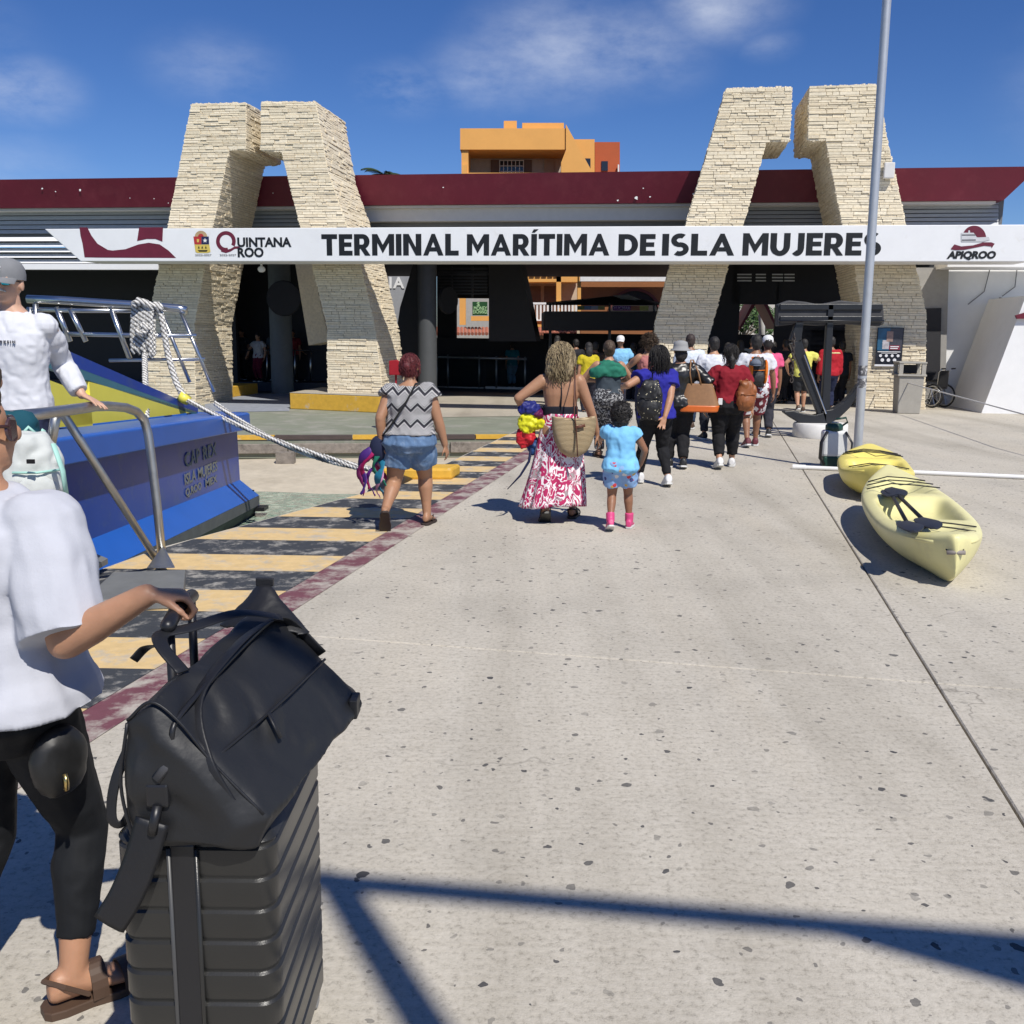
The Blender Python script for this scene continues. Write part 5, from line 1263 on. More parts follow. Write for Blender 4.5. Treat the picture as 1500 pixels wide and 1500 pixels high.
def add_hand(mb, W, d, pn, thumb_side, s=1.0, curl=.35, spread=.06):
    d = Vector(d).normalized(); pn = Vector(pn); pn = (pn - d * pn.dot(d)).normalized(); sd = d.cross(pn).normalized() * thumb_side
    rs = []
    for t, w, h in ((-.02, .022, .018), (.01, .027, .017), (.045, .038, .015), (.085, .041, .013), (.095, .038, .010)):
        c = W + d * t * s; rs.append([c + sd * (w * s * math.cos(a)) + pn * (h * s * math.sin(a)) for a in [2 * math.pi * j / 12 for j in range(12)]])
    mb.rings(rs)
    for i, (o, L) in enumerate(((.030, .92), (.010, 1.0), (-.011, .95), (-.030, .76))):
        p = W + d * .085 * s + sd * o * s; dr = (d + sd * (o / .03 * spread)).normalized(); pts = [p]; ax = dr.cross(pn)
        for k, sl in enumerate((.042, .026, .02)):
            dr = Quaternion(ax, curl * (.8 if k == 0 else 1.0)) @ dr; p = p + dr * sl * L * s; pts.append(p)
        mb.tube(pts, [.0095 * s, .009 * s, .0082 * s, .0065 * s], 8, round_ends=True)
    p = W + d * .02 * s + sd * .022 * s; dr = (d * .75 + sd * .75 + pn * .25).normalized(); pts = [p]
    for sl in (.038, .03, .024):
        p = p + dr * sl * s; pts.append(p); dr = (dr + d * .25 + pn * curl * .35).normalized()
    mb.tube(pts, [.013 * s, .0115 * s, .010 * s, .0075 * s], 8, round_ends=True)

def tol(loc, face, H, w):
    v = Matrix.Rotation(-R(face), 3, 'Z') @ (Vector(w) - Vector(loc)); return (v.x / H, v.y / H, v.z / H)
PEOPLE = []
def person(loc, H, face, label, skin_k='tan', fem=1, bulk=1.0, legs=((0, 0, 0, 0), (0, 0, 0, 0)), arms=None, lean=0.0, drop=0.0, top=None, bottom=None, shoes=('shoe', None), hair=None, hat=None, head=(0, 0), vox=.014, toe=8, hand_curl=.4, group=None, extra=None, knee_out=0.0, hands=(None, None), face_detail=False, head_dx=0.0):
    root = empty('person', loc, R(face), label, 'person', group)
    S = skin(skin_k); P = PROF[fem]; prof = []
    def ring_at(z, infl=0.0, n=20, sx=1.0, sy=1.0):
        hw, hd, yo = lerp_prof(P, z); k = bulk if z < .79 else 1 + (bulk - 1) * max(0, (.86 - z) / .07)
        hw = (hw * k * sx) * H + infl; hd = (hd * k * sy) * H + infl; y = (yo + lean * (z - .5)) * H
        return [Vector((hw * (abs(math.cos(a)) ** .86) * (1 if math.cos(a) > 0 else -1), y + hd * (abs(math.sin(a)) ** .86) * (1 if math.sin(a) > 0 else -1), z * H - drop)) for a in [2 * math.pi * j / n for j in range(n)]]
    zs = [.455, .48, .50, .52, .54, .57, .60, .63, .66, .69, .72, .75, .775, .795, .81, .825, .835, .855]
    body = MB(); body.rings([ring_at(z) for z in zs])
    ab = .5 + bulk * .5
    # legs
    hipx = .052 * (.6 + .4 * bulk); LG = []
    for i, (sx, lg) in enumerate(zip((-1, 1), legs)):
        hip = Vector((sx * hipx * H, 0, .50 * H - drop)); dx, dy, dz, pitch = lg
        ank = Vector((sx * hipx * .9 * H + dx, dy, .057 * H + dz))
        kn, ank = ik(hip, ank, .236 * H, .230 * H, (sx * knee_out, 1, 0))
        tb = bulk ** .8
        th = [hip + Vector((0, 0, .01 * H)), hip.lerp(kn, .35), hip.lerp(kn, .75), kn]; thr = [.056 * H * tb, .052 * H * tb, .040 * H * tb, .034 * H * tb]
        sh = [kn, kn.lerp(ank, .28) + Vector((0, -.006 * H, 0)), kn.lerp(ank, .65), ank]; shr = [.034 * H * tb, .0345 * H * tb, .026 * H * ab, .0205 * H * ab]
        body.tube(th, thr, 14, round_ends=True); body.tube(sh, shr, 14, round_ends=True)
        tf = R(toe) * sx; f = Vector((math.sin(tf), math.cos(tf), 0)); p_ = R(pitch); side = Vector((f.y, -f.x, 0))
        fd = f * math.cos(p_) - Vector((0, 0, 1)) * math.sin(p_); upv = Vector((0, 0, 1)) * math.cos(p_) + f * math.sin(p_)
        FPt = lambda a, b_, c, A=ank, fd=fd, side=side, upv=upv: A + fd * a * H + side * b_ * H + upv * c * H
        LG.append((th, thr, sh, shr, FPt, sx))
        rs = []
        for a, w, zt_, zb_ in ((-.040, .014, -.006, -.036), (-.030, .020, .012, -.041), (0, .022, .02, -.042), (.03, .024, .004, -.042), (.065, .029, -.016, -.042), (.09, .028, -.025, -.042), (.108, .018, -.029, -.041)):
            rs.append([FPt(a, w * math.cos(q), (zt_ + zb_) / 2 + (zt_ - zb_) / 2 * math.sin(q)) for q in [2 * math.pi * j / 12 for j in range(12)]])
        body.rings(rs)
    # arms
    shx = (.098 if fem else .110) * (.75 + .25 * bulk); AR = []
    arms = arms or ((-.14, .02, .45), (.14, .02, .45))
    for i, (sx, ar) in enumerate(zip((-1, 1), arms)):
        sh_ = Vector((sx * shx * H, (-.004 + lean * .30) * H, .795 * H - drop)); pole = ar[3] if len(ar) > 3 else (sx * .4, -1, -.2)
        el, wr = ik(sh_, Vector((ar[0] * H, ar[1] * H, ar[2] * H - drop)), .172 * H, .150 * H, pole)
        up_ = [sh_, sh_.lerp(el, .4), el]; ur = [.037 * H * ab, .033 * H * ab, .0255 * H * ab]
        fo = [el, el.lerp(wr, .3), wr]; frr = [.0255 * H * ab, .0255 * H * ab, .0165 * H * ab]
        body.tube(up_, ur, 12, round_ends=True); body.tube(fo, frr, 12, round_ends=True)
        hd = hands[i] or {}
        d = Vector(hd.get('d', (wr - el).normalized())); pn = Vector(hd.get('pn', (-sx, .3, 0)))
        add_hand(body, wr, d, pn, hd.get('thumb', -1 if sx > 0 else 1), H / 1.68, hd.get('curl', hand_curl), hd.get('spread', .06))
        AR.append((up_, ur, fo, frr, sx))
    # neck and head
    nb = Vector((0, (-.006 + lean * .34) * H, .835 * H - drop)); hc = Vector((head_dx * H, (.008 + lean * .42) * H, .930 * H - drop))
    body.tube([nb, nb.lerp(hc, .65)], [.036 * H, .032 * H], 12)
    RQ = Quaternion((0, 0, 1), R(head[0])) @ Quaternion((1, 0, 0), R(head[1])); RM = RQ.to_matrix()
    hp = lambda x, y, z: hc + RM @ Vector((x * H, y * H, z * H))
    body.ell(hp(0, -.004, .012), (.046 * H, .057 * H, .058 * H), rot=RM, n=18, k=12); body.ell(hp(0, .018, -.022), (.036 * H, .040 * H, .044 * H), rot=RM); body.ell(hp(0, .034, -.048), (.020 * H, .018 * H, .016 * H), rot=RM)
    body.ell(hp(0, .058, -.008), (.0085 * H, .012 * H, .015 * H), rot=RM)
    for sx in (-1, 1): body.ell(hp(sx * .047, -.004, -.006), (.006 * H, .012 * H, .019 * H), rot=RM)
    if face_detail:
        body.tube([hp(-.018, .054, -.0315), hp(0, .0585, -.031), hp(.018, .054, -.0315)], [.003 * H, .0045 * H, .003 * H], 8)
        body.tube([hp(-.030, .046, .018), hp(0, .054, .016), hp(.030, .046, .018)], [.006 * H] * 3, 8)
    o = body.build('body', S, root, local=True); soft(o, vox, 3)
    # ---- clothes
    def garment(name, M, build, disp=.012, dscale=.07, v=None, it=3):
        mb = MB(); build(mb); g_ = mb.build(name, M, root, local=True); soft(g_, v or vox, it, disp, dscale); return g_
    def part_tube(mb, pts, rads, frac, infl, flare=0.0, n=14):
        # cut a polyline tube at a fraction of its length
        Ls = [0]; 
        for a, b_ in zip(pts, pts[1:]): Ls.append(Ls[-1] + (b_ - a).length)
        T = Ls[-1] * frac; op, orr = [pts[0]], [rads[0] + infl]
        for i in range(1, len(pts)):
            if Ls[i] < T - 1e-6: op.append(pts[i]); orr.append(rads[i] + infl + flare * Ls[i] / max(T, 1e-6))
            else:
                k = (T - Ls[i - 1]) / (Ls[i] - Ls[i - 1]); op.append(pts[i - 1].lerp(pts[i], k)); orr.append(rads[i - 1] + (rads[i] - rads[i - 1]) * k + infl + flare); break
        mb.tube(op, orr, n)
    if top:
        def bt(mb):
            inf = top.get('infl', .014) * H; hem = top.get('hem', .50); neck = top.get('neck', .838); fl = top.get('flare', .0)
            z_ = [hem + (neck - hem) * i / 12 for i in range(13)]
            mb.rings([ring_at(z, inf * (1.0 if z < .80 else max(.35, 1 - (z - .80) / .05)) + fl * H * max(0, (.66 - z) / .2), sx=top.get('sx', 1.0)) for z in z_])
            sl = top.get('sleeve', .30)
            if sl > 0:
                for up_, ur, fo, frr, sx in AR: mb.ell(up_[0] + Vector((-sx * .006 * H, 0, -.004 * H)), [ur[0] + inf * .75] * 3)
                for up_, ur, fo, frr, sx in AR:
                    part_tube(mb, [up_[0] + Vector((-sx * .012 * H, 0, .002 * H))] + up_[1:] + fo[1:], [ur[0]] + ur[1:] + frr[1:], sl, inf * top.get('sinf', .8), top.get('sflare', .004) * H)
        garment(top.get('name', 'shirt'), top['m'], bt, top.get('disp', .014), top.get('ds', .07))
    if bottom:
        def bb(mb):
            inf = bottom.get('infl', .010) * H; wz = bottom.get('waist', .60)
            mb.rings([ring_at(.452 + (wz - .452) * i / 6, inf) for i in range(7)])
            for th, thr, sh, shr, FPt, sx in LG:
                part_tube(mb, [th[0] + Vector((0, 0, 0))] + th[1:] + sh[1:], thr + shr[1:], bottom.get('len', .96), inf, bottom.get('flare', 0) * H)
        garment(bottom.get('name', 'trousers'), bottom['m'], bb, bottom.get('disp', .010), bottom.get('ds', .06))
    # ---- shoes
    kind, SM = shoes
    for th, thr, sh, shr, FPt, sx in LG:
        mb = MB()
        if kind in ('shoe', 'boot'):
            rs = []
            for a, w, zt_, zb_ in ((-.050, .018, .004, -.042), (-.040, .026, .020, -.050), (0, .028, .026, -.050), (.03, .030, .010, -.050), (.065, .034, -.012, -.050), (.095, .033, -.020, -.050), (.120, .020, -.028, -.048)):
                rs.append([FPt(a, w * math.cos(q), (zt_ + zb_) / 2 + (zt_ - zb_) / 2 * math.sin(q)) for q in [2 * math.pi * j / 14 for j in range(14)]])
            mb.rings(rs)
            if kind == 'boot': mb.tube([FPt(-.004, 0, .0), FPt(-.008, 0, .07)], [.034 * H, .036 * H], 12)
            so = mb.build('shoe', SM, root, local=True); soft(so, max(.006, vox * .7), 2)
            sb = MB(); out = [(-.05, .016), (-.03, .028), (.02, .030), (.06, .036), (.10, .033), (.122, .016)]
            sb.prism([FPt(a, w, -.053) for a, w in out] + [FPt(a, -w, -.053) for a, w in reversed(out)], (FPt(0, 0, -.040) - FPt(0, 0, -.053))); sb.build('sole', top_sole, so)
        else:
            out = [(-.050, .012), (-.042, .022), (-.02, .027), (.02, .027), (.06, .034), (.10, .032), (.118, .020), (.124, .010)]
            mb.prism([FPt(a, w, -.058) for a, w in out] + [FPt(a, -w, -.058) for a, w in reversed(out)], (FPt(0, 0, -.043) - FPt(0, 0, -.058))); so = bevel(mb.build('sandal', SM, root, local=True), .003)
            sb = MB()
            if kind == 'flipflop':
                for q in (-1, 1): sb.tube([FPt(.088, 0, -.026), FPt(.055, q * .022, -.008), FPt(.02, q * .030, -.036)], .006 * H / 1.6, 6)
            else:
                def band(a0, a1, w0, zt0, zb0=-.044):
                    V = []
                    for off in (0, .003):
                        for a_ in (a0, a1):
                            for j in range(13):
                                q = math.pi * j / 12; V.append(FPt(a_, (w0 + off) * math.cos(q), zb0 + (zt0 + off - zb0) * (math.sin(q) ** .8)))
                    F = []
                    for j in range(12): F += [(j, j + 1, 14 + j, 13 + j), (26 + j, 39 + j, 40 + j, 27 + j), (j, 26 + j, 27 + j, j + 1), (13 + j, 14 + j, 40 + j, 39 + j)]
                    sb.add(V, F)
                band(.070, .098, .0325, -.014); band(.020, .045, .0285, .006)
                sb.tube([FPt(.015, .028, -.03), FPt(-.02, .025, -.004), FPt(-.045, .0, .004), FPt(-.02, -.025, -.004), FPt(.015, -.028, -.03)], .007 * H / 1.6, 6)
            sb.build('strap', SM, so)
    # ---- hair and hats
    if hair:
        kind, HM = hair[0], hair[1]; mb = MB()
        if kind != 'bald':
            mb.ell(hp(0, -.010, .020), (.0515 * H, .060 * H, .059 * H), rot=RM, n=18, k=12); mb.ell(hp(0, -.030, -.010), (.047 * H, .038 * H, .052 * H), rot=RM)
        dsp, dsc, v_ = .014, .022, vox
        if kind == 'long':
            pts = [hp(0, -.040, .01), hp(0, -.055, -.05), hp(0, -.058, -.10), hp(0, -.055, -.145)]; L_ = hair[2] if len(hair) > 2 else 1.0
            mb.tube([pts[0].lerp(p, 1) if i == 0 else pts[0] + (p - pts[0]) * L_ for i, p in enumerate(pts)], [.046 * H, .052 * H, .044 * H, .018 * H], 12, flat=.6, up=(1, 0, 0))
        elif kind == 'wavy':
            for dx in (-.028, 0, .028):
                mb.tube([hp(dx, -.035, .02), hp(dx * 1.5, -.052, -.04), hp(dx * 1.7, -.060, -.085), hp(dx * 1.4, -.055, -.125)], [.032 * H, .034 * H, .030 * H, .016 * H], 10)
            dsp, dsc = .03, .035
        elif kind == 'bun': mb.ell(hp(0, -.060, .015 if len(hair) < 3 else hair[2]), (.030 * H, .026 * H, .028 * H), rot=RM)
        elif kind == 'tail':
            mb.ell(hp(0, -.058, .004), (.016 * H, .016 * H, .016 * H), rot=RM)
            mb.tube([hp(0, -.058, .006), hp(.004, -.078, -.04), hp(.008, -.075, -.10), hp(.008, -.070, -.14)], [.018 * H, .026 * H, .022 * H, .008 * H], 10)
        elif kind == 'curly':
            k_ = hair[2] if len(hair) > 2 else 1.0
            mb.ell(hp(0, -.022, .018), (.066 * H * k_, .066 * H * k_, .066 * H * k_), rot=RM, n=18, k=12)
            mb.ell(hp(0, -.045, -.035 * k_), (.060 * H * k_, .042 * H, .050 * H * k_), rot=RM); dsp, dsc = .045 * H / 1.6, .022
        # cut the hair away from the face
        ho = mb.build('hair', HM, root, local=True); soft(ho, max(.006, v_ * .8), 2, dsp, dsc)
    if hat:
        kind, HM = hat; mb = MB()
        tilt = RM
        if kind == 'cap':
            rs = []
            for r_, z in ((.0545, .012), (.056, .03), (.053, .052), (.042, .072), (.022, .083), (.004, .086)):
                rs.append([hp(r_ * math.cos(a), -.004 + r_ * 1.12 * math.sin(a), z) for a in [2 * math.pi * j / 22 for j in range(22)]])
            mb.rings(rs); ho = mb.build('cap', HM, root, smooth=True, auto=60, local=True)
            br = MB(); rs = []
            for t in range(9):
                a = math.pi * (.14 + .72 * t / 8); L_ = .056 * math.sin(a) ** .6
                p0 = hp(.052 * math.cos(a), -.004 + .058 * math.sin(a), .020); p1 = hp(.056 * math.cos(a), -.004 + .058 * math.sin(a) + L_ * .9, .008 - .010 * abs(math.cos(a)))
                rs.append([p0, p1, p1 - RM @ Vector((0, 0, .003 * H)), p0 - RM @ Vector((0, 0, .003 * H))])
            br.rings(rs); br.build('cap_brim', HM, ho, smooth=True, auto=60)
        else:
            rs = []
            for r_, z in ((.085, .002), (.078, .010), (.060, .022), (.057, .045), (.050, .070), (.020, .082), (.003, .083)):
                rs.append([hp(r_ * math.cos(a), -.008 + r_ * 1.1 * math.sin(a), z) for a in [2 * math.pi * j / 24 for j in range(24)]])
            mb.rings(rs); mb.build('hat', HM, root, smooth=True, local=True)
    info = dict(root=root, AR=AR, LG=LG, hp=hp, ring_at=ring_at, garment=garment, H=H, nb=nb, RM=RM, part_tube=part_tube, hc=hc)
    PEOPLE.append(info); return info
top_sole = mat('white_rubber_sole', (.62, .62, .60), .7, var=.1)
BLKF = fabric('black_fabric', (.012, .012, .014)); WHTF = fabric('white_fabric', (.60, .61, .65), var=.04); DNM = fabric('blue_denim', (.10, .17, .29), var=.22, col2=(.28, .36, .48), f2=(.52, .72), s2=5, bscale=90)
NAVYF = fabric('navy_fabric', (.015, .02, .05)); BLKL = mat('black_leather', (.012, .012, .012), .4, var=.1); WSH = mat('white_sneaker', (.66, .66, .66), .6, var=.05); BSH = mat('black_shoe', (.014, .014, .014), .5, var=.1); BRS = mat('brown_shoe', (.07, .04, .025), .6, var=.2)

def W2L(info, p):           # world -> person local
    r = info['root']; return Matrix.LocRotScale(r.location, r.rotation_euler, None).inverted() @ Vector(p)
def L2W(info, p):
    r = info['root']; return Matrix.LocRotScale(r.location, r.rotation_euler, None) @ Vector(p)
def strap(info, pts, w, name, M, parent, world=True, t=.004):
    e = MB(); e.tube([L2W(info, p) for p in pts], w, 8, flat=t / w); return e.build(name, M, parent, smooth=True)

def strands(info, M, n, length, wave=.006, curl=False, seed=1, r=.0022, tail=None):
    rng = random.Random(seed); hp = info['hp']; H = info['H']; e = MB(); C = Vector((0, -.010, .020)); RR = Vector((.0545, .063, .062))
    k = 0
    while k < n:
        d = Vector((rng.gauss(0, 1), rng.gauss(0, 1), rng.gauss(0, 1))).normalized()
        if (d.y > .35 and d.z < .45) or d.z < -.75: continue
        k += 1; p = C + Vector((d.x * RR.x, d.y * RR.y, d.z * RR.z)); L_ = length * rng.uniform(.6, 1.1); ns = 9; pts = []; ph = rng.uniform(0, 6.28); fr_ = rng.uniform(1.0, 1.6)
        v = d.copy()
        for i in range(ns + 1):
            u = i / ns
            if curl:
                a = ph + u * 11; w = Vector((math.cos(a), math.sin(a), math.sin(a * .7))) * .008; q = p + v * L_ * u + Vector((0, 0, -.3 * u * u * L_)) + w
            else:
                q = p + Vector((wave * math.sin(ph + u * 6.3 * fr_), 0, wave * .5 * math.cos(ph + u * 6.3))) * min(1, u * 3)
                step = (v * max(0, .30 - u) * 1.2 + Vector((0, -.25 if u < .35 else 0, -1)) * min(1, .35 + u * 1.5)).normalized() * (L_ / ns); p = p + step
                o_ = p - C; f_ = (o_.x / RR.x) ** 2 + (o_.y / RR.y) ** 2 + (o_.z / RR.z) ** 2
                if f_ < 1.0: p = C + o_ / math.sqrt(f_)
            pts.append(hp(q.x, q.y, q.z))
        e.tube(pts, [r] * ns + [r * .4], 4)
    o = e.build('hair_strands', M, info['root'], smooth=True, local=True); o['kind'] = 'stuff'; return o
# --- 1 woman in chevron top and denim shorts
M, nt, b = simple('chevron_fabric', .85); t = nd(nt, 'ShaderNodeTexCoord'); sx = nd(nt, 'ShaderNodeSeparateXYZ'); nt.links.new(t.outputs['Object'], sx.inputs[0])
def mth(nt, op, a, b_=None, **kw):
    n = nd(nt, 'ShaderNodeMath', operation=op)
    for i, v in enumerate((a, b_)):
        if v is None: continue
        if hasattr(v, 'links') or hasattr(v, 'is_linked'): nt.links.new(v, n.inputs[i])
        else: n.inputs[i].default_value = v
    return n.outputs[0]
pp = mth(nt, 'PINGPONG', mth(nt, 'ADD', sx.outputs['X'], 10.0), .058)
zz = mth(nt, 'ADD', sx.outputs['Z'], mth(nt, 'MULTIPLY', pp, 1.0))
fr1 = mth(nt, 'FRACT', mth(nt, 'MULTIPLY', zz, 7.2))
cc = ramp(nt, fr1, [(0, (.016, .016, .024)), (.20, (.016, .016, .024)), (.21, (.36, .355, .35)), (.30, (.10, .10, .11)), (.36, (.40, .39, .385)), (.46, (.13, .13, .14)), (.52, (.40, .39, .385)), (.62, (.13, .13, .14)), (.68, (.36, .355, .35)), (.80, (.15, .15, .16)), (.88, (.40, .39, .385))], 'CONSTANT')
nt.links.new(cc, b.inputs['Base Color']); CHEV = M
f0 = G(601, 772)
p1 = person((f0.x, f0.y, 0), 1.57, -3, 'heavyset woman in black and white chevron top and denim shorts walking away', 'olive', 1, 1.34,
            legs=((-.10, -.26, .10, 55), (.05, .14, 0, 0)), lean=.10, arms=((-.155, -.03, .50, (-.6, -1, 0)), (.205, .06, .46, (.5, -1, 0))),
            top=dict(m=CHEV, hem=.555, sleeve=.17, infl=.020, sinf=.8, sflare=.015, name='chevron_top', flare=.02, neck=.832), bottom=dict(m=DNM, len=.30, infl=.016, waist=.60, name='denim_shorts', flare=.012),
            shoes=('flipflop', mat('dark_brown_rubber', (.035, .022, .018), .7)), hair=('bun', H_RED, .012), head=(-8, 4), vox=.010, toe=10, drop=.02)
e = MB(); R_ = p1['ring_at']
bag = empty('crossbody_bag', L2W(p1, (-.27, -.05, .72)), 0, 'dark navy crossbody bag on the left hip of the chevron top woman', 'bag')
strap(p1, [(.10, .05, 1.30), (.07, -.09, 1.30), (0, -.155, 1.15), (-.13, -.175, .95), (-.22, -.13, .84)], .012, 'strap', BLKL, bag)
e = MB(); e.ell((0, 0, 0), (.085, .06, .12)); o = e.build('pouch', NAVYF, bag, smooth=True, local=True); o.location = (0, 0, 0)
rb = empty('ribbon_bundle', L2W(p1, (-.34, -.02, .60)), 0, 'bundle of pink, green and purple ribbons in the chevron woman\'s left hand', 'toys'); rng = random.Random(4)
for i, c in enumerate([(.30, .01, .09), (.45, .02, .14), (.02, .18, .12), (.06, .02, .16), (.20, .02, .12), (.02, .16, .26), (.12, .02, .22), (.5, .25, .4)]):
    x, y = rng.uniform(-.09, .09), rng.uniform(-.06, .06); e = MB(); pts = []; r_ = rng.uniform(.018, .034); ph = rng.uniform(0, 6)
    for k in range(28):
        u = k / 27; pts.append(Vector((x * (.4 + u) + .045 * math.sin(u * 7 + ph), y + .03 * math.cos(u * 8 + ph), .16 - u * rng.uniform(.40, .43) - .01 * i)))
    e.tube(pts, [r_ * .6] + [r_ * (1 + .4 * math.sin(k * .5)) for k in range(26)] + [.006], 8, flat=.25, up=(1, 0, 0)); e.build('ribbon', fabric('ribbon_%d' % i, c, .5), rb, smooth=True, local=True)

strands(p1, H_RED, 260, .042, .003, seed=2)
# --- 2 woman in floral skirt
M, nt, b = simple('floral_skirt_fabric', .8); t = nd(nt, 'ShaderNodeTexCoord'); mp_ = nd(nt, 'ShaderNodeMapping'); mp_.inputs['Scale'].default_value = (1, 1, .55); mp_.inputs['Rotation'].default_value = (0, .5, 0); nt.links.new(t.outputs['Object'], mp_.inputs['Vector'])
n_ = nd(nt, 'ShaderNodeTexNoise', i_Scale=10.0, i_Detail=2.0, i_Distortion=2.6); nt.links.new(mp_.outputs[0], n_.inputs['Vector'])
n2_ = nd(nt, 'ShaderNodeTexNoise', i_Scale=6.0, i_Detail=1.0, i_Distortion=1.5); nt.links.new(t.outputs['Object'], n2_.inputs['Vector'])
c1 = ramp(nt, n_.outputs['Fac'], [(0, (.42, .016, .10)), (.46, (.46, .02, .12)), (.47, (.78, .74, .75)), (.56, (.78, .74, .75)), (.57, (.42, .016, .10))], 'CONSTANT')
f2 = ramp(nt, n2_.outputs['Fac'], [(0, (0, 0, 0)), (.56, (1, 1, 1))], 'CONSTANT'); mx = nd(nt, 'ShaderNodeMixRGB'); mx.inputs['Color2'].default_value = (.34, .30, .30, 1); nt.links.new(c1, mx.inputs['Color1'])
c3 = ramp(nt, n_.outputs['Fac'], [(0, (1, 1, 1)), (.42, (1, 1, 1)), (.43, (0, 0, 0))], 'CONSTANT'); mm = nd(nt, 'ShaderNodeMixRGB', blend_type='MULTIPLY'); mm.inputs['Fac'].default_value = 1; nt.links.new(f2, mm.inputs['Color1']); nt.links.new(c3, mm.inputs['Color2']); nt.links.new(mm.outputs[0], mx.inputs['Fac'])
nt.links.new(mx.outputs[0], b.inputs['Base Color']); FLOR = M
f0 = G(818, 762)
p2 = person((f0.x, f0.y, 0), 1.66, -4, 'woman in black halter top and long pink floral skirt walking away', 'olive', 1, 1.08,
            legs=((-.04, -.16, .05, 35), (.05, .14, 0, 0)), arms=((-.19, .06, .60, (-1, -.6, -.3)), (.225, .05, .455, (.6, -1, 0))),
            top=dict(m=fabric('black_halter_fabric', (.012, .013, .02)), hem=.585, neck=.655, sleeve=0, infl=.010, name='halter_top', disp=.004), bottom=None, shoes=('sandal', BSH), hair=('wavy', H_BLOND), head=(-10, 2), vox=.010)
strands(p2, H_BLOND, 620, .150, .011, seed=3, r=.0028)
Hh = 1.66
def skirt(info, M, z0, z1, r0, r1, folds, name, sway=(0, 0), seed=0, n=96):
    e = MB(); rs = []; rng = random.Random(seed); ph = [rng.uniform(0, 6.28) for _ in range(4)]
    for i in range(25):
        t = i / 24; z = z0 + (z1 - z0) * t; ring = []
        for j in range(n):
            a = 2 * math.pi * j / n
            wv = (math.sin(folds * a + ph[0] + t * 1.2) * .5 + math.sin((folds * 2 + 1) * a + ph[1] - t) * .3 + math.sin(3 * a + ph[2]) * .35) * t ** 1.2
            rx = r0[0] + (r1[0] - r0[0]) * t ** .9; ry = r0[1] + (r1[1] - r0[1]) * t ** .9; k = 1 + .16 * wv
            ring.append(Vector((rx * k * math.cos(a) + sway[0] * t * t, ry * k * math.sin(a) + sway[1] * t * t, z + (.02 * math.sin(2 * a + ph[3]) * t))))
        rs.append(ring)
    inner = [[Vector((p.x * .97, p.y * .97, p.z)) for p in r] for r in reversed(rs)]
    e.rings(rs + inner, cap=False, closed=True); return e.build(name, M, info['root'], smooth=True, local=True)
skirt(p2, FLOR, 1.02, .16, (.165, .135), (.29, .27), 7, 'floral_skirt', (-.07, -.04), 3)
e = MB(); e.tube([(.0, -.105, 1.05), (.01, -.115, 1.2), (.0, -.085, 1.40)], [.028, .020, .012], 8, flat=.3); e.build('halter_tie', MATS['black_halter_fabric'], p2['root'], smooth=True, local=True)
# straw basket bag
M, nt, b = simple('woven_straw', .85); t = nd(nt, 'ShaderNodeTexCoord'); wv = nd(nt, 'ShaderNodeTexWave', i_Scale=28.0, i_Distortion=1.5, i_Detail=2.0); wv.bands_direction = 'Z'; nt.links.new(t.outputs['Object'], wv.inputs['Vector'])
nt.links.new(ramp(nt, wv.outputs['Fac'], [(.1, (.24, .16, .08)), (.6, (.52, .40, .23)), (1, (.60, .48, .30))]), b.inputs['Base Color']); bp_ = nd(nt, 'ShaderNodeBump'); bp_.inputs['Strength'].default_value = .8; bp_.inputs['Distance'].default_value = .01; nt.links.new(wv.outputs['Fac'], bp_.inputs['Height']); nt.links.new(bp_.outputs[0], b.inputs['Normal'])
STRAW = M; BRL = mat('brown_leather', (.12, .045, .025), .5, var=.15)
bk = empty('straw_bag', L2W(p2, (.13, -.24, .82)), R(6), 'woven straw basket bag with brown straps on the skirt woman\'s shoulder', 'bag')
e = MB(); rs = []
for t_ in range(9):
    k = t_ / 8; w = .06 + .145 * math.sin(k * 1.75) ** .55 if t_ else .05; d = .03 + .075 * math.sin(k * 1.75) ** .55 if t_ else .02; zc = -.18 + .34 * k
    rs.append([Vector((w * (abs(math.cos(a)) ** .7) * (1 if math.cos(a) > 0 else -1), d * math.sin(a), zc + .03 * abs(math.cos(a)) * k)) for a in [2 * math.pi * j / 28 for j in range(28)]])
e.rings(rs); bevel(e.build('basket', STRAW, bk, smooth=True, auto=50, local=True), .012)
e = MB(); e.tube([(.02, -.115, -.16), (.0, -.125, .10), (-.02, -.12, .22), (-.01, -.03, .48), (.02, .12, .63), (.03, .24, .60)], .016, 8, flat=.35); e.build('strap', BRL, bk, smooth=True, local=True)
e = MB(); e.tube([(.06, .115, -.16), (.05, .12, .2), (.03, .14, .4), (.035, .2, .58)], .016, 8, flat=.35); e.build('strap', BRL, bk, smooth=True, local=True)
e = MB(); e.tube([(-.01, -.13, .10), (.08, -.125, .12)], .014, 8, flat=.35); e.build('buckle_strap', BRL, bk, smooth=True, local=True)
sv = empty('swim_vest_bundle', L2W(p2, (-.27, .0, .98)), 0, 'bright yellow, red and blue swim vests carried on the skirt woman\'s left arm', 'swim vest')
for i, (c, pos, r_) in enumerate([((.02, .025, .16), (-.02, -.02, .07), (.11, .09, .08)), ((.62, .60, .02), (-.03, -.05, -.05), (.10, .06, .11)), ((.50, .02, .03), (-.05, -.03, -.17), (.09, .05, .12)), ((.02, .06, .18), (.02, .02, -.27), (.06, .05, .10)), ((.10, .01, .06), (.05, .0, .03), (.08, .10, .06)), ((.62, .60, .02), (.09, -.06, -.06), (.05, .05, .05))]):
    e = MB(); e.ell(pos, r_, 14, 9); o = e.build('vest_panel', fabric('vest_%d' % i, c, .5), sv, local=True); soft(o, .010, 1, .06, .045)
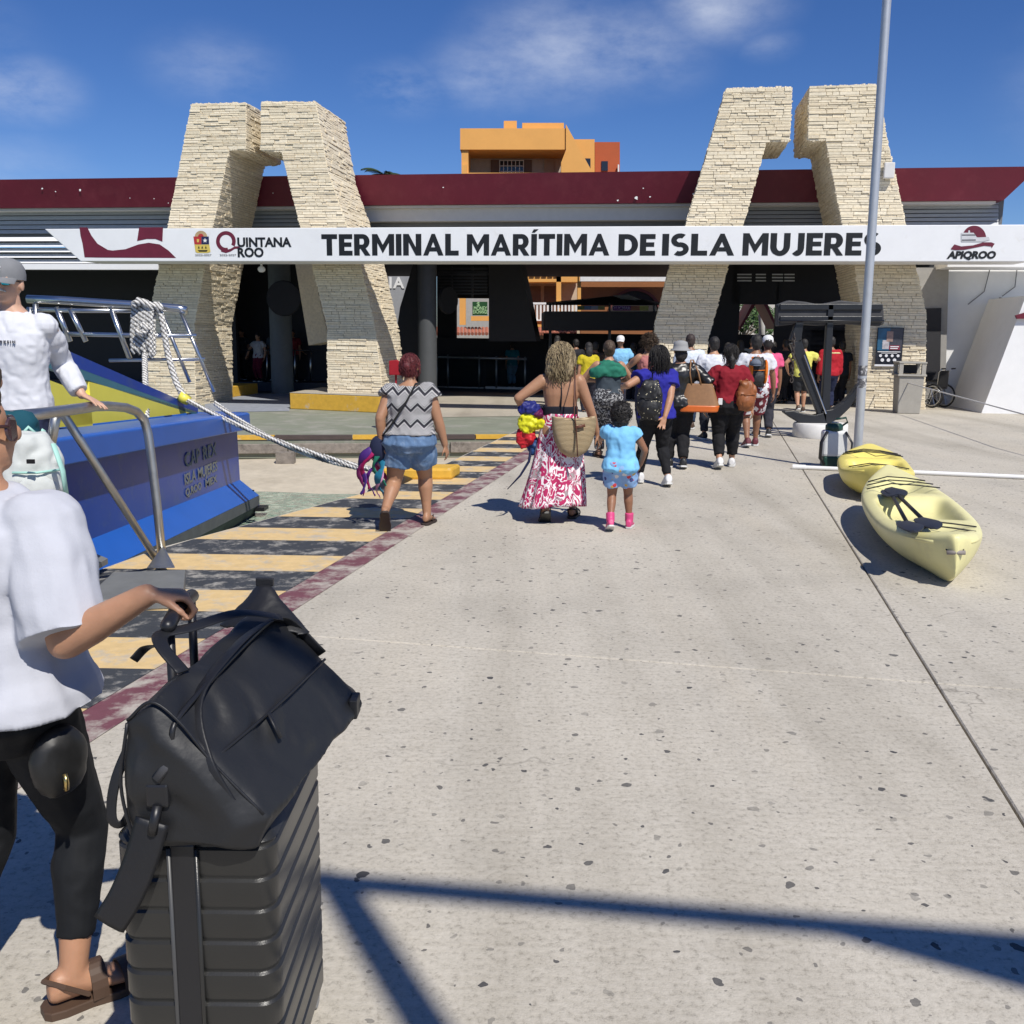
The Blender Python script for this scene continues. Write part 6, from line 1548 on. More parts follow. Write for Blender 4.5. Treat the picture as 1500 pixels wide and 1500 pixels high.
e = MB(); e.tube([(.0, 0, -.3), (-.02, -.02, -.42), (-.10, -.05, -.55), (-.22, -.06, -.68)], [.03, .025, .02, .008], 8, flat=.5); e.build('vest_strap', fabric('vest_strap_navy', (.015, .02, .06)), sv, smooth=True, local=True)

# --- 3 child
M, nt, b = simple('print_shorts_fabric', .85); t = nd(nt, 'ShaderNodeTexCoord'); v = nd(nt, 'ShaderNodeTexVoronoi', i_Scale=16.0); nt.links.new(t.outputs['Object'], v.inputs['Vector']); sp_ = nd(nt, 'ShaderNodeSeparateColor'); nt.links.new(v.outputs['Color'], sp_.inputs[0])
lt = mth(nt, 'LESS_THAN', v.outputs['Distance'], .32); dc = ramp(nt, sp_.outputs[0], [(0, (.55, .05, .06)), (.35, (.65, .62, .62)), (.6, (.05, .06, .2)), (.8, (.6, .4, .1))], 'CONSTANT'); mx = nd(nt, 'ShaderNodeMixRGB'); mx.inputs['Color1'].default_value = (.24, .40, .66, 1); nt.links.new(lt, mx.inputs['Fac']); nt.links.new(dc, mx.inputs['Color2']); nt.links.new(mx.outputs[0], b.inputs['Base Color'])
f0 = G(906, 776)
hw_ = L2W(p2, p2['AR'][1][2][-1]) + Vector((.0, .02, -.10)); cw = tol((f0.x, f0.y, 0), -6, 1.13, hw_)
p3 = person((f0.x, f0.y, 0), 1.13, -6, 'small child in light blue shirt, printed shorts and pink shoes', 'brown', 1, 1.12, legs=((-.02, -.10, .03, 25), (.04, .10, 0, 0)), arms=((*cw, (-.8, -1, -.3)), (.16, .08, .52, (1, -.6, 0))),
            top=dict(m=fabric('light_blue_cotton', (.20, .50, .78)), hem=.47, sleeve=.22, infl=.020, sflare=.010, flare=.012), bottom=dict(m=M, len=.33, infl=.020, waist=.56, name='shorts', flare=.010), shoes=('boot', mat('pink_rubber', (.62, .06, .20), .5)), hair=('curly', H_BLACK, 1.22), head=(-20, 6), vox=.009)

strands(p3, H_BLACK, 420, .036, curl=True, seed=4, r=.0026)
# --- 4 woman with green shawl
M, nt, b = simple('speckled_fabric', .85); t = nd(nt, 'ShaderNodeTexCoord'); n_ = nd(nt, 'ShaderNodeTexNoise', i_Scale=38.0, i_Detail=2.0, i_Distortion=1.0); nt.links.new(t.outputs['Object'], n_.inputs['Vector']); nt.links.new(ramp(nt, n_.outputs['Fac'], [(0, (.015, .016, .02)), (.52, (.02, .02, .025)), (.56, (.38, .38, .38))]), b.inputs['Base Color'])
f0 = G(888, 672)
p4 = person((f0.x, f0.y, 0), 1.66, 3, 'woman with green shawl round her shoulders and speckled trousers', 'tan', 1, 1.10, legs=((0, .16, 0, 0), (-.03, -.12, .04, 30)), arms=((-.10, .16, .66, (-1, -.3, -.4)), (.10, .16, .66, (1, -.3, -.4))),
            top=dict(m=fabric('slate_knit', (.045, .06, .075)), hem=.55, sleeve=0, infl=.014), bottom=dict(m=M, len=.97, infl=.018, waist=.6), shoes=('sandal', BRS), hair=('bun', H_BROWN), head=(0, 8))
def shawl(mb):
    rs = []
    for z, k, s_ in ((.70, 1.42, .014), (.74, 1.40, .02), (.775, 1.28, .022), (.80, 1.12, .02), (.825, 1.0, .018), (.845, .9, .014)): rs.append(p4['ring_at'](z, s_ * 1.66, sx=k, sy=1.05 + (.845 - z)))
    mb.rings(rs)
p4['garment']('shawl', fabric('green_shawl_fabric', (.022, .16, .105), var=.12), shawl, .03, .09)

# --- 5 woman in blue t-shirt, hand behind her back
f0 = G(958, 712)
p5 = person((f0.x, f0.y, 0), 1.62, 10, 'woman in royal blue t-shirt with one hand held behind her back', 'tan', 1, 1.05, legs=((-.03, .26, 0, 0), (.06, -.08, .02, 14)),
            arms=((-.235, .07, .71, (-1, -.2, -.5)), (.015, -.135, .505, (1, -.5, 0))), hands=(None, dict(d=(-.35, -.25, -.9), pn=(-.2, -1, .1), curl=.12, spread=.22, thumb=1)),
            top=dict(m=fabric('royal_blue_cotton', (.022, .022, .26)), hem=.50, sleeve=.26, infl=.022, sflare=.014, flare=.01), bottom=dict(m=BLKF, len=.95, infl=.008), shoes=('shoe', WSH), hair=('long', H_BLACK, .8), head=(6, 4), vox=.009)
M, nt, b = simple('studded_black_fabric', .6); t = nd(nt, 'ShaderNodeTexCoord'); v = nd(nt, 'ShaderNodeTexVoronoi', i_Scale=26.0); nt.links.new(t.outputs['Object'], v.inputs['Vector']); lt = mth(nt, 'LESS_THAN', v.outputs['Distance'], .17)
mx = nd(nt, 'ShaderNodeMixRGB'); mx.inputs['Color1'].default_value = (.012, .012, .013, 1); mx.inputs['Color2'].default_value = (.62, .56, .38, 1); nt.links.new(lt, mx.inputs['Fac']); nt.links.new(mx.outputs[0], b.inputs['Base Color'])
def sackpack(loc, rz, size, M, SM, label, name='backpack', straps=True, cat='backpack', flap=True):
    r = empty(name, loc, rz, label, cat); w, d, h = size; e = MB(); rs = []
    for t_ in range(9):
        k = t_ / 8; f = math.sin(math.pi * (.12 + .80 * k)) ** .45
        rs.append([Vector((w / 2 * f * (abs(math.cos(a)) ** .7) * (1 if math.cos(a) > 0 else -1), d / 2 * f * (abs(math.sin(a)) ** .8) * (1 if math.sin(a) > 0 else -1), h * (k - .5))) for a in [2 * math.pi * j / 20 for j in range(20)]])
    e.rings(rs); o = e.build('pack', M, r, local=True); soft(o, .012, 2, .02, .07)
    if flap:
        e = MB(); e.ell((0, -d * .36, -h * .18), (w * .36, d * .28, h * .24)); o = e.build('front_pocket', M, r, local=True); soft(o, .010, 2, .012, .05)
        e = MB(); e.tube([(-w * .36, -d * .46, h * .06), (0, -d * .60, h * .05), (w * .36, -d * .46, h * .06)], .006, 6); e.build('zip', SM, r, smooth=True, local=True)
    if straps:
        for s_ in (-1, 1): e = MB(); e.tube([(s_ * w * .22, d * .2, h * .46), (s_ * w * .34, d * .85, h * .42), (s_ * w * .40, d * .95, h * .05), (s_ * w * .42, d * .30, -h * .40)], .022, 8, flat=.3); e.build('strap', SM, r, smooth=True, local=True)
    e = MB(); e.tube([(-.03, d * .1, h * .46), (0, d * .1, h * .54), (.03, d * .1, h * .46)], .008, 6); e.build('grab_loop', SM, r, smooth=True, local=True)
    return r
sackpack(L2W(p5, (-.15, -.20, 1.02)), R(-10), (.30, .17, .46), M, BLKF, 'black backpack with gold studs hanging on the blue t-shirt woman')
strap(p5, [(-.16, -.12, .86), (-.13, -.155, 1.1), (-.10, -.12, 1.31), (-.10, .0, 1.34)], .024, 'shoulder_strap', BLKF, bpy.data.objects['backpack'])

strands(p5, H_BLACK, 380, .15, .004, seed=5)
# --- 6 person in black with brown and orange tote
f0 = G(990, 686)
p6 = person((f0.x, f0.y, 0), 1.66, 0, 'person in black with grey bucket hat behind the blue t-shirt woman', 'tan', 1, 1.12, legs=((0, .10, 0, 0), (0, -.08, .02, 10)), arms=((-.14, .08, .5), (.15, .03, .60, (1, -.8, 0))), top=dict(m=mat('black_shiny_jacket', (.012, .011, .011), .35, var=.2), hem=.50, sleeve=.92, infl=.026), bottom=dict(m=BLKF, len=.96, infl=.018), shoes=('shoe', BSH), hair=('long', H_BLACK, .6), hat=('bucket', fabric('grey_hat_fabric', (.28, .28, .28))))
tb = empty('tote_bag', L2W(p6, (.24, -.13, .93)), R(-8), 'brown tote bag with bright orange base on the arm of the person in black', 'bag')
TAN = mat('tan_leather', (.24, .12, .05), .6, var=.15, vscale=20); ORL = mat('orange_leather', (.60, .13, .02), .4, var=.1)
def loaf(mb, w0, w1, d, z0, z1, tp_=.55):
    rs = []
    for t_ in range(7):
        k = t_ / 6; w = w0 + (w1 - w0) * k; dd = d * (1 - tp_ * k)
        rs.append([Vector((w * (abs(math.cos(a)) ** .45) * (1 if math.cos(a) > 0 else -1), dd * (abs(math.sin(a)) ** .6) * (1 if math.sin(a) > 0 else -1), z0 + (z1 - z0) * k)) for a in [2 * math.pi * j / 24 for j in range(24)]])
    mb.rings(rs)
e = MB(); loaf(e, .27, .17, .10, -.09, .20); bevel(e.build('body', TAN, tb, smooth=True, auto=50, local=True), .01)
e = MB(); loaf(e, .25, .272, .103, -.165, -.075, 0); bevel(e.build('base', ORL, tb, smooth=True, auto=50, local=True), .015)
for s_ in (-1, 1): e = MB(); e.tube([(-.10, s_ * .04, .18), (-.13, s_ * .03, .34), (-.12, s_ * .02 + .05, .50), (-.09, .10, .50), (-.02, s_ * .03, .34), (.02, s_ * .04, .18)], .011, 6); e.build('handle', TAN, tb, smooth=True, local=True)

# --- 7 curly-haired woman in pink tank top
f0 = G(946, 640)
p7 = person((f0.x, f0.y, 0), 1.72, 12, 'curly-haired woman in dusty pink tank top with a brown strap', 'olive', 1, 1.05, arms=((-.14, .16, .66, (-1, -.6, -.3)), (.15, .06, .5)), top=dict(m=fabric('dusty_pink_cotton', (.42, .16, .15)), hem=.5, neck=.815, sleeve=0, infl=.012), bottom=dict(m=NAVYF, len=.95, infl=.014), shoes=('shoe', BSH), hair=('curly', H_BROWN, .98), head=(10, 0))
strap(p7, [(.08, .06, 1.42), (.075, -.05, 1.42), (.06, -.12, 1.25), (.10, -.14, 1.0)], .018, 'shoulder_strap', BRL, p7['root'])
bpy.data.objects['shoulder_strap.001' if 'shoulder_strap.001' in bpy.data.objects else 'shoulder_strap'].name = 'shoulder_strap'
strands(p7, H_BROWN, 380, .045, curl=True, seed=6, r=.0028)
# --- 8 man in white shirt
f0 = G(1006, 628)
p8 = person((f0.x, f0.y, 0), 1.76, -4, 'man in long white shirt and dark jeans beside the right gate\'s left leg', 'brown', 0, 1.02, legs=((0, .12, 0, 0), (0, -.06, .0, 0)), top=dict(m=fabric('pale_blue_white_cotton', (.62, .68, .76)), hem=.47, sleeve=.92, infl=.026), bottom=dict(m=fabric('dark_denim', (.02, .035, .07)), len=.96, infl=.016), shoes=('shoe', BRS), hair=('short', hairm('short_dark_hair', (.02, .012, .01), (.05, .03, .025))))
# --- 9 woman in red polo with brown leather backpack
f0 = G(1062, 686)
RED = fabric('dark_red_cotton', (.22, .012, .022))
p9 = person((f0.x, f0.y, 0), 1.63, -4, 'woman in dark red shirt and black trousers carrying a brown backpack', 'tan', 1, 1.20, legs=((-.02, -.14, .03, 20), (.03, .20, 0, 0)), arms=((-.185, .03, .50, (-1, -.5, 0)), (.20, .04, .49, (1, -.6, 0))), top=dict(m=RED, hem=.535, sleeve=.36, infl=.018, sflare=.012), bottom=dict(m=BLKF, len=.90, infl=.016, waist=.60), shoes=('shoe', WSH), hair=('tail', H_BLACK), head=(0, 4), vox=.010)
strands(p9, H_BLACK, 240, .07, .003, seed=7)
LEA = mat('cognac_leather', (.26, .085, .025), .5, var=.2, vscale=8)
sackpack(L2W(p9, (.20, -.19, .98)), R(8), (.27, .16, .40), LEA, LEA, 'cognac leather backpack on the right shoulder of the red shirt woman')
e = MB(); e.box(L2W(p9, (-.13, -.185, .90)), (.055, .012, .085)); bd = bevel(e.build('id_badge', WSH), .004); tag(bd, 'white badge clipped to the red shirt woman\'s waistband', 'badge')
# --- 10 man with orange backpack
f0 = G(1100, 655)
M, nt, b = simple('maroon_print_fabric', .85); t = nd(nt, 'ShaderNodeTexCoord'); n_ = nd(nt, 'ShaderNodeTexNoise', i_Scale=14.0, i_Detail=2.0); nt.links.new(t.outputs['Object'], n_.inputs['Vector']); nt.links.new(ramp(nt, n_.outputs['Fac'], [(0, (.16, .02, .03)), (.5, (.18, .02, .035)), (.53, (.66, .64, .64))], 'CONSTANT'), b.inputs['Base Color'])
p10 = person((f0.x, f0.y, 0), 1.76, -3, 'man in white t-shirt and printed maroon shorts wearing an orange backpack', 'brown', 0, 1.08, legs=((0, -.10, .02, 15), (.02, .22, 0, 0)), arms=((-.17, .05, .48), (.19, .06, .47, (1, -.6, 0))), top=dict(m=WHTF, hem=.47, sleeve=.30, infl=.024, sflare=.014), bottom=dict(m=M, len=.46, infl=.026, name='shorts'), shoes=('shoe', mat('maroon_shoe', (.12, .02, .03), .6)), hair=('short', H_BLACK))
sackpack(L2W(p10, (0, -.21, 1.20)), 0, (.30, .18, .46), mat('black_orange_nylon', (.02, .02, .022), .6), fabric('orange_nylon', (.70, .18, .02), .6), 'black backpack with orange straps on the man in white t-shirt')
bp10 = [o for o in bpy.data.objects if o.get('label') == 'black backpack with orange straps on the man in white t-shirt'][0]
for x_ in (.115, -.115): e = MB(); e.ell((x_, -.03, 0), (.035, .085, .20)); o = e.build('orange_panel', MATS['orange_nylon'], bp10, local=True); soft(o, .010, 2, .01, .05)
gc = empty('baseball_hat', L2W(p10, (-.06, -.33, 1.33)), 0, 'grey and blue cap hung on the orange backpack', 'hat')
e = MB(); e.lathe([(.001, .07), (.05, .06), (.085, .02), (.09, -.03), (.001, -.03)], (0, 0, 0), 18, 'Z'); e.build('crown', fabric('grey_blue_cotton', (.13, .15, .19)), gc, smooth=True, local=True); e = MB(); e.ell((0, -.09, -.03), (.07, .06, .008)); e.build('brim', MATS['grey_blue_cotton'], gc, smooth=True, local=True)
# --- others in the crowd
def quick(px, py, z, H, face, label, sk, fem, topc, botc, hair, **kw):
    f = G(px, py, z); tm = fabric('top_%d_%d' % (px, py), topc); bm_ = fabric('bottom_%d_%d' % (px, py), botc)
    a = dict(top=dict(m=tm, hem=kw.pop('hem', .49), sleeve=kw.pop('sleeve', .3), infl=.020), bottom=dict(m=bm_, len=kw.pop('blen', .95), infl=.016), shoes=('shoe', kw.pop('shoe', BSH)), hair=hair, vox=kw.pop('vox', .016))
    a.update(kw); return person((f.x, f.y, z), H, face, label, sk, fem, kw.pop('bulk', 1.05) if 'bulk' in kw else 1.05, **{k_: v_ for k_, v_ in a.items() if k_ != 'bulk'})
ST = ((0, .12, 0, 0), (0, -.10, .02, 15))
quick(1117, 640, 0, 1.74, -5, 'man in bright pink shirt and white cap entering the hall', 'brown', 0, (.70, .10, .22), (.03, .03, .04), ('short', H_BLACK), hat=('cap', WSH), legs=ST)
quick(1040, 645, 0, 1.72, 0, 'person in white long sleeves left of the red shirt woman', 'tan', 0, (.66, .67, .72), (.02, .022, .03), ('short', H_BLACK), sleeve=.92, legs=ST, arms=((-.17, .05, .48), (.14, .1, .5)))
quick(1172, 604, 0, 1.68, -6, 'man in yellow t-shirt and dark shorts seen past the anchor', 'tan', 0, (.66, .62, .14), (.03, .032, .035), ('short', H_BLACK), blen=.46, legs=((0, -.12, .03, 30), (.0, .1, 0, 0)), arms=((-.19, .06, .56, (-1, -.6, 0)), (.24, .20, .70, (1, -.2, -.6))), shoe=BRS)
quick(1211, 604, 0, 1.74, 4, 'person in red jacket with pale trim and navy trousers behind the anchor', 'brown', 0, (.38, .015, .025), (.015, .02, .05), ('short', H_BLACK), sleeve=.9, hat=None)
e = MB(); pR = PEOPLE[-1]; e.rings([pR['ring_at'](.785, .034, sx=1.08), pR['ring_at'](.80, .032, sx=1.08)]); e.build('pale_trim', fabric('pale_trim_fabric', (.6, .5, .25)), pR['root'], local=True)
e = MB(); e.rings([pR['ring_at'](.36 + .0, .0), pR['ring_at'](.365, .0)]); bpy.data
quick(860, 610, -.1, 1.66, 5, 'woman in mustard yellow top among the crowd by the canopy', 'tan', 1, (.50, .40, .02), (.02, .02, .03), ('long', H_BLACK))
quick(906, 600, -.1, 1.80, 170, 'man in light blue hooded top and white cap facing the camera', 'brown', 0, (.22, .48, .72), (.03, .03, .05), ('short', H_BLACK), hat=('cap', WSH), arms=((-.15, .12, .62), (.12, .14, .66)))
quick(826, 592, -.2, 1.72, 20, 'person in dark green top under the canopy', 'brown', 0, (.02, .10, .07), (.02, .02, .025), ('short', H_BLACK))
quick(925, 596, -.2, 1.72, -10, 'person in dark teal shirt at the right of the canopy', 'brown', 0, (.015, .05, .07), (.02, .02, .025), ('short', H_BLACK))
quick(870, 596, -.2, 1.74, 0, 'dark-haired man in brown shirt under the canopy', 'brown', 0, (.07, .045, .03), (.02, .02, .025), ('short', H_BLACK))
# hall people
quick(750, 567, -.28, 1.68, 10, 'person in teal shirt and pale jeans behind the glass balustrade', 'tan', 0, (.02, .20, .24), (.16, .27, .36), ('short', H_BLACK))
quick(792, 567, -.28, 1.70, 0, 'woman in black top and light blue jeans right of the balustrade', 'tan', 1, (.012, .012, .014), (.36, .44, .58), ('long', H_BLACK), legs=((-.03, .05, 0, 0), (.03, -.05, 0, 0)))
quick(770, 562, -.28, 1.66, 200, 'person in dark red top behind the balustrade', 'brown', 1, (.10, .02, .025), (.04, .03, .03), ('long', H_BLACK))
pk = sackpack(G(757, 560, -.28) + Vector((0, -.2, .45)), 0, (.55, .3, .62), fabric('pale_pink_nylon', (.55, .32, .30)), fabric('pale_pink_nylon', (.5, .3, .3)), 'pale pink backpack behind the glass balustrade', straps=False)
quick(675, 545, -.28, 1.6, 0, 'person in lilac top far inside the hall', 'tan', 1, (.5, .25, .5), (.5, .45, .45), ('long', H_BLACK))
for i, (px, py, tc_, bc_, fm, lab) in enumerate([(380, 559, (.5, .47, .45), (.13, .008, .025), 1, 'woman in white top and maroon trousers holding a suitcase handle in the left hall'), (404, 557, (.22, .22, .22), (.02, .02, .02), 0, 'man in grey t-shirt and cap in the left hall'), (430, 558, (.16, .015, .02), (.02, .02, .02), 0, 'man in dark red shirt in the left hall'), (451, 557, (.70, .71, .76), (.015, .015, .02), 0, 'man in white short-sleeved shirt standing at the left hall rail'), (356, 556, (.02, .025, .03), (.02, .02, .02), 0, 'dark-clothed person at the left end of the hall rail'), (466, 553, (.02, .02, .022), (.02, .02, .02), 0, 'dark-clothed person beside the stone leg in the left hall')]):
    quick(px, py, 0, 1.66 if fm else 1.80, 180 + (i * 13 % 40) - 20, lab, 'tan' if i in (0, 3) else 'brown', fm, tc_, bc_, ('long', H_BLACK) if fm else ('short', H_BLACK), hat=('cap', fabric('grey_cap_fabric', (.3, .3, .3))) if i == 1 else None, arms=((-.10, .14, .56, (-1, -.3, -.3)), (.10, .14, .56, (1, -.3, -.3))) if i == 3 else (((-.16, .03, .5), (.22, .10, .53, (1, -.4, -.2))) if i == 0 else None))
for i, (px, py) in enumerate([(1062, 598), (1080, 592), (1098, 590), (1128, 592), (1146, 594), (1160, 590), (1228, 596), (815, 580), (842, 584), (945, 590)]):
    c = [(.02, .02, .025), (.03, .02, .02), (.015, .02, .03), (.04, .035, .03)][i % 4]
    quick(px, py, -.05, 1.62 + .03 * (i * 7 % 5), (i * 37) % 50 - 25, 'person in dark clothes ' + ['at the left edge of the right hall opening', 'second from left in the right hall opening', 'below the maroon awning in the right hall opening', 'left of the yellow t-shirt man in the hall', 'just left of the anchor chain in the hall', 'behind the anchor chain in the hall', 'at the right edge of the right hall opening', 'at the left end of the black canopy', 'under the left half of the black canopy', 'under the right end of the black canopy'][i], 'dark' if i % 2 else 'brown', i % 2, c, (.015, .015, .018), ('long', H_BLACK) if i % 2 else ('short', H_BLACK), group='dark-clothed crowd in the hall', vox=.02)

# --- man in white long-sleeved shirt on the gangway
mg = Vector((D(27, 600, 5.9).x, 5.9, .385))
wm = tol(mg, 186, 1.74, D(120, 583, 6.05) + Vector((0, 0, .02)))
pm_ = person(mg, 1.74, 186, 'man in grey cap, mirrored sunglasses and white long-sleeved shirt on the gangway', 'light', 0, .99, arms=((*wm, (.35, -1, -.3)), (.14, .05, .48)), hands=(dict(d=(-.85, .35, -.35), pn=(0, .2, -1), curl=.16, spread=.2, thumb=1), None),
             top=dict(m=WHTF, hem=.40, sleeve=.95, infl=.014, sinf=.7, disp=.010, ds=.06), bottom=dict(m=NAVYF, len=.96, infl=.004, waist=.56), shoes=('shoe', BSH), hair=('bald', H_GREY), hat=('cap', fabric('grey_cap_cotton', (.20, .205, .215))), head=(-8, 0), vox=.007, face_detail=True)
hp = pm_['hp']; RMm = pm_['RM']
sgl = MB(); 
for sx_ in (-1, 1):
    c = [hp(sx_ * (.020 + .019 * math.cos(a)), .052 - .010 * abs((.020 + .019 * math.cos(a)) / .04) ** 1.5, .004 + .0115 * math.sin(a)) for a in [2 * math.pi * j / 18 for j in range(18)]]
    sgl.prism(c, RMm @ Vector((0, .006, 0)))
sg_ = empty('sunglasses', L2W(pm_, hp(0, .055, .004)), 0, 'mirrored blue-green sunglasses on the man in the grey cap', 'sunglasses')
M, nt, b = simple('mirror_teal_lens', .08); b.inputs['Metallic'].default_value = .9; b.inputs['Base Color'].default_value = (.05, .32, .38, 1)
o = sgl.build('lens', M, pm_['root'], local=True); o.parent = sg_; o.matrix_parent_inverse = Matrix.Translation(sg_.location).inverted() @ Matrix.LocRotScale(pm_['root'].location, pm_['root'].rotation_euler, None)
e = MB(); e.tube([L2W(pm_, hp(-.048, -.004, .006)), L2W(pm_, hp(-.042, .042, .008)), L2W(pm_, hp(0, .060, .009)), L2W(pm_, hp(.042, .042, .008)), L2W(pm_, hp(.048, -.004, .006))], .004, 6); e.build('frame', BLACKP, sg_, smooth=True)
e = MB(); e.tube([hp(-.024, .0555, -.028), hp(-.012, .0635, -.022), hp(0, .0655, -.0205), hp(.012, .0635, -.022), hp(.024, .0555, -.028)], [.003, .008, .009, .008, .003], 8, flat=.7); o = e.build('moustache', H_GREY, pm_['root'], smooth=True, local=True)
# cap emblem
def on_person(info, o): return o
Mx = Matrix.LocRotScale(pm_['root'].location, pm_['root'].rotation_euler, None)
c_ = hp(0, .0595, .044); fx = RMm @ Vector((-1, 0, 0)); fn = RMm @ Vector((0, .94, .34)); fu = fn.cross(fx) * -1
fu = RMm @ Vector((0, -.34, .94))
M4 = Mx @ Matrix(((fx.x, fu.x, fn.x, c_.x), (fx.y, fu.y, fn.y, c_.y), (fx.z, fu.z, fn.z, c_.z), (0, 0, 0, 1)))
capo = [o for o in pm_['root'].children if o.name.startswith('cap')][0]
t_ = text_obj('B', .055, WSH, 'cap_emblem', M4, None, bold=.003, ext=.003, shear=.2); t_.parent = capo; t_.matrix_parent_inverse = Mx.inverted()
c_ = Vector((.0, .158, 1.285)); M4 = Mx @ Matrix(((-1, 0, 0, c_.x), (0, -.15, .99, c_.y), (0, .99, .15, c_.z), (0, 0, 0, 1)))
t_ = text_obj('B L A C K F I N', .022, mat('grey_print', (.12, .12, .13), .7), 'shirt_lettering', M4, None, ext=.006); t_.parent = pm_['root']; t_.matrix_parent_inverse = Mx.inverted()

# --- person with pale mint backpack at the left edge
pb_ = person(Vector((-2.62, 4.9, 0)), 1.60, 20, 'person in teal top at the left edge, mostly hidden by the woman in front', 'tan', 1, 1.0, top=dict(m=fabric('dark_teal_cotton', (.01, .07, .10)), hem=.5, sleeve=.3, infl=.02), bottom=dict(m=BLKF), hair=('long', H_BROWN))
MINT = fabric('mint_nylon', (.36, .62, .54), .6); PALE = fabric('pale_grey_nylon', (.52, .54, .52), .6)
bpk = sackpack(D(48, 694, 4.75), R(35), (.29, .22, .42), PALE, MINT, 'pale grey and mint backpack at the left edge')
e = MB(); e.tube([D(78, 650, 4.6), D(92, 690, 4.58), D(97, 725, 4.6)], .02, 8, flat=.4); e.build('mint_strap', MINT, bpk, smooth=True)
e = MB(); e.box(D(45, 676, 4.58), (.035, .012, .02)); e.build('tag', BLKF, bpk)

# --- foreground woman with suitcase
fw = Vector((-1.265, 2.32, 0))
ww = tol(fw, -12, 1.62, D(214, 872, 2.15)); wp = Matrix.Rotation(R(12), 3, 'Z') @ Vector((.55, -.45, -1))
HEATH = fabric('heather_white_cotton', (.47, .48, .525), var=.07, bump=.06, bscale=160)
pw = person(fw, 1.62, -12, 'woman in loose heather white t-shirt and black leggings pulling the suitcase', 'tan', 1, 1.08, legs=((-.06, -.16, .03, 20), (.05, .02, 0, 0)), toe=38,
            arms=((-.15, .05, .46), (*ww, tuple(wp))), hands=(None, dict(d=(.75, .62, -.1), pn=(.1, .1, -1), curl=1.15, spread=.0, thumb=-1)),
            top=dict(m=HEATH, hem=.525, infl=.032, sinf=.70, sflare=.014, sleeve=.52, flare=.022, disp=.012, ds=.10, neck=.85), bottom=dict(m=fabric('black_legging', (.010, .011, .013), .75), len=.88, infl=.004, disp=.004, name='leggings'), shoes=('sandal', BRS), hair=('bun', H_BROWN), head=(-50, 3), vox=.007, drop=.0, head_dx=-.022)
print('FW wrist', L2W(pw, pw['AR'][1][2][-1]), 'elbow', L2W(pw, pw['AR'][1][2][0]), 'sh', L2W(pw, pw['AR'][1][0][0]), 'head', L2W(pw, pw['hc']))
hp = pw['hp']
sg2 = empty('sunglasses', L2W(pw, hp(.03, .05, .0)), 0, 'brown tinted sunglasses on the woman at the left edge', 'sunglasses')
LENS = mat('brown_lens', (.06, .035, .04), .12, var=.1)
for sx_ in (-1, 1):
    c = [L2W(pw, hp(sx_ * (.024 + .021 * math.cos(a)), .060 - .012 * abs((.024 + .021 * math.cos(a)) / .04) ** 1.5, .000 + .018 * math.sin(a))) for a in [2 * math.pi * j / 18 for j in range(18)]]
    e = MB(); e.prism(c, (L2W(pw, hp(0, .064, 0)) - L2W(pw, hp(0, .060, 0)))); e.build('lens', LENS, sg2)
    e = MB(); e.tube([L2W(pw, hp(sx_ * .050, -.01, .006)), L2W(pw, hp(sx_ * .049, .03, .008)), L2W(pw, hp(sx_ * .044, .052, .006))], .004, 6); e.build('temple', mat('tortoise_frame', (.05, .02, .015), .3), sg2, smooth=True)
xb = empty('hip_bag', L2W(pw, (.19, -.05, .72)), 0, 'small black crossbody bag on the hip of the woman with the suitcase', 'bag')
e = MB(); e.ell((0, 0, 0), (.045, .075, .095)); o = e.build('pouch', mat('black_bag_leather', (.010, .010, .010), .5, var=.1), xb, local=True); soft(o, .01, 2, .012, .05); o.rotation_euler.z = R(-34)
e = MB(); e.tube([(.035, -.05, -.01), (.04, -.055, -.03), (.036, -.05, -.05)], .006, 6); e.build('zip_pull', mat('gold_metal', (.6, .45, .18), .3, metal=1), xb, smooth=True, local=True)
strap(pw, [(.17, -.08, .84), (.05, -.19, 1.0), (-.08, -.2, 1.18), (-.17, -.1, 1.3), (-.12, .02, 1.36)], .014, 'strap', BLKL, xb)

# --- suitcase with duffel bag
su = empty('suitcase', (-.645, 2.10, 0), R(0), 'black ribbed hard-shell suitcase in the left foreground', 'suitcase')
SHELL = mat('black_polycarbonate', (.022, .022, .021), .30, var=.12, vscale=3, bump=.06, bscale=300)
sw, sdp, sh_ = .33, .50, .70; z0 = .05
def rrect(w, d, r, n=6):
    P = []
    for (cx, cy, a0) in ((w / 2 - r, d / 2 - r, 0), (-w / 2 + r, d / 2 - r, 90), (-w / 2 + r, -d / 2 + r, 180), (w / 2 - r, -d / 2 + r, 270)):
        for k in range(n + 1): a = R(a0 + 90 * k / n); P.append((cx + r * math.cos(a), cy + r * math.sin(a)))
    return P
e = MB(); rs = []; nrib = 9
levels = [(0, -.045), (.012, -.018), (.03, 0)]
for i in range(nrib):
    a = .03 + (sh_ - .06) * i / nrib; b_ = .03 + (sh_ - .06) * (i + 1) / nrib
    levels += [(a + .004, 0), (b_ - .016, 0), (b_ - .011, -.006), (b_ - .005, -.006)]
levels += [(sh_ - .03, 0), (sh_ - .012, -.018), (sh_, -.045)]
for z, off in levels: rs.append([Vector((x, y, z0 + z)) for x, y in rrect(sw + 2 * off, sdp + 2 * off, max(.015, .045 + off))])
e.rings(rs); shell = e.build('shell', SHELL, su, smooth=True, auto=35, local=True)
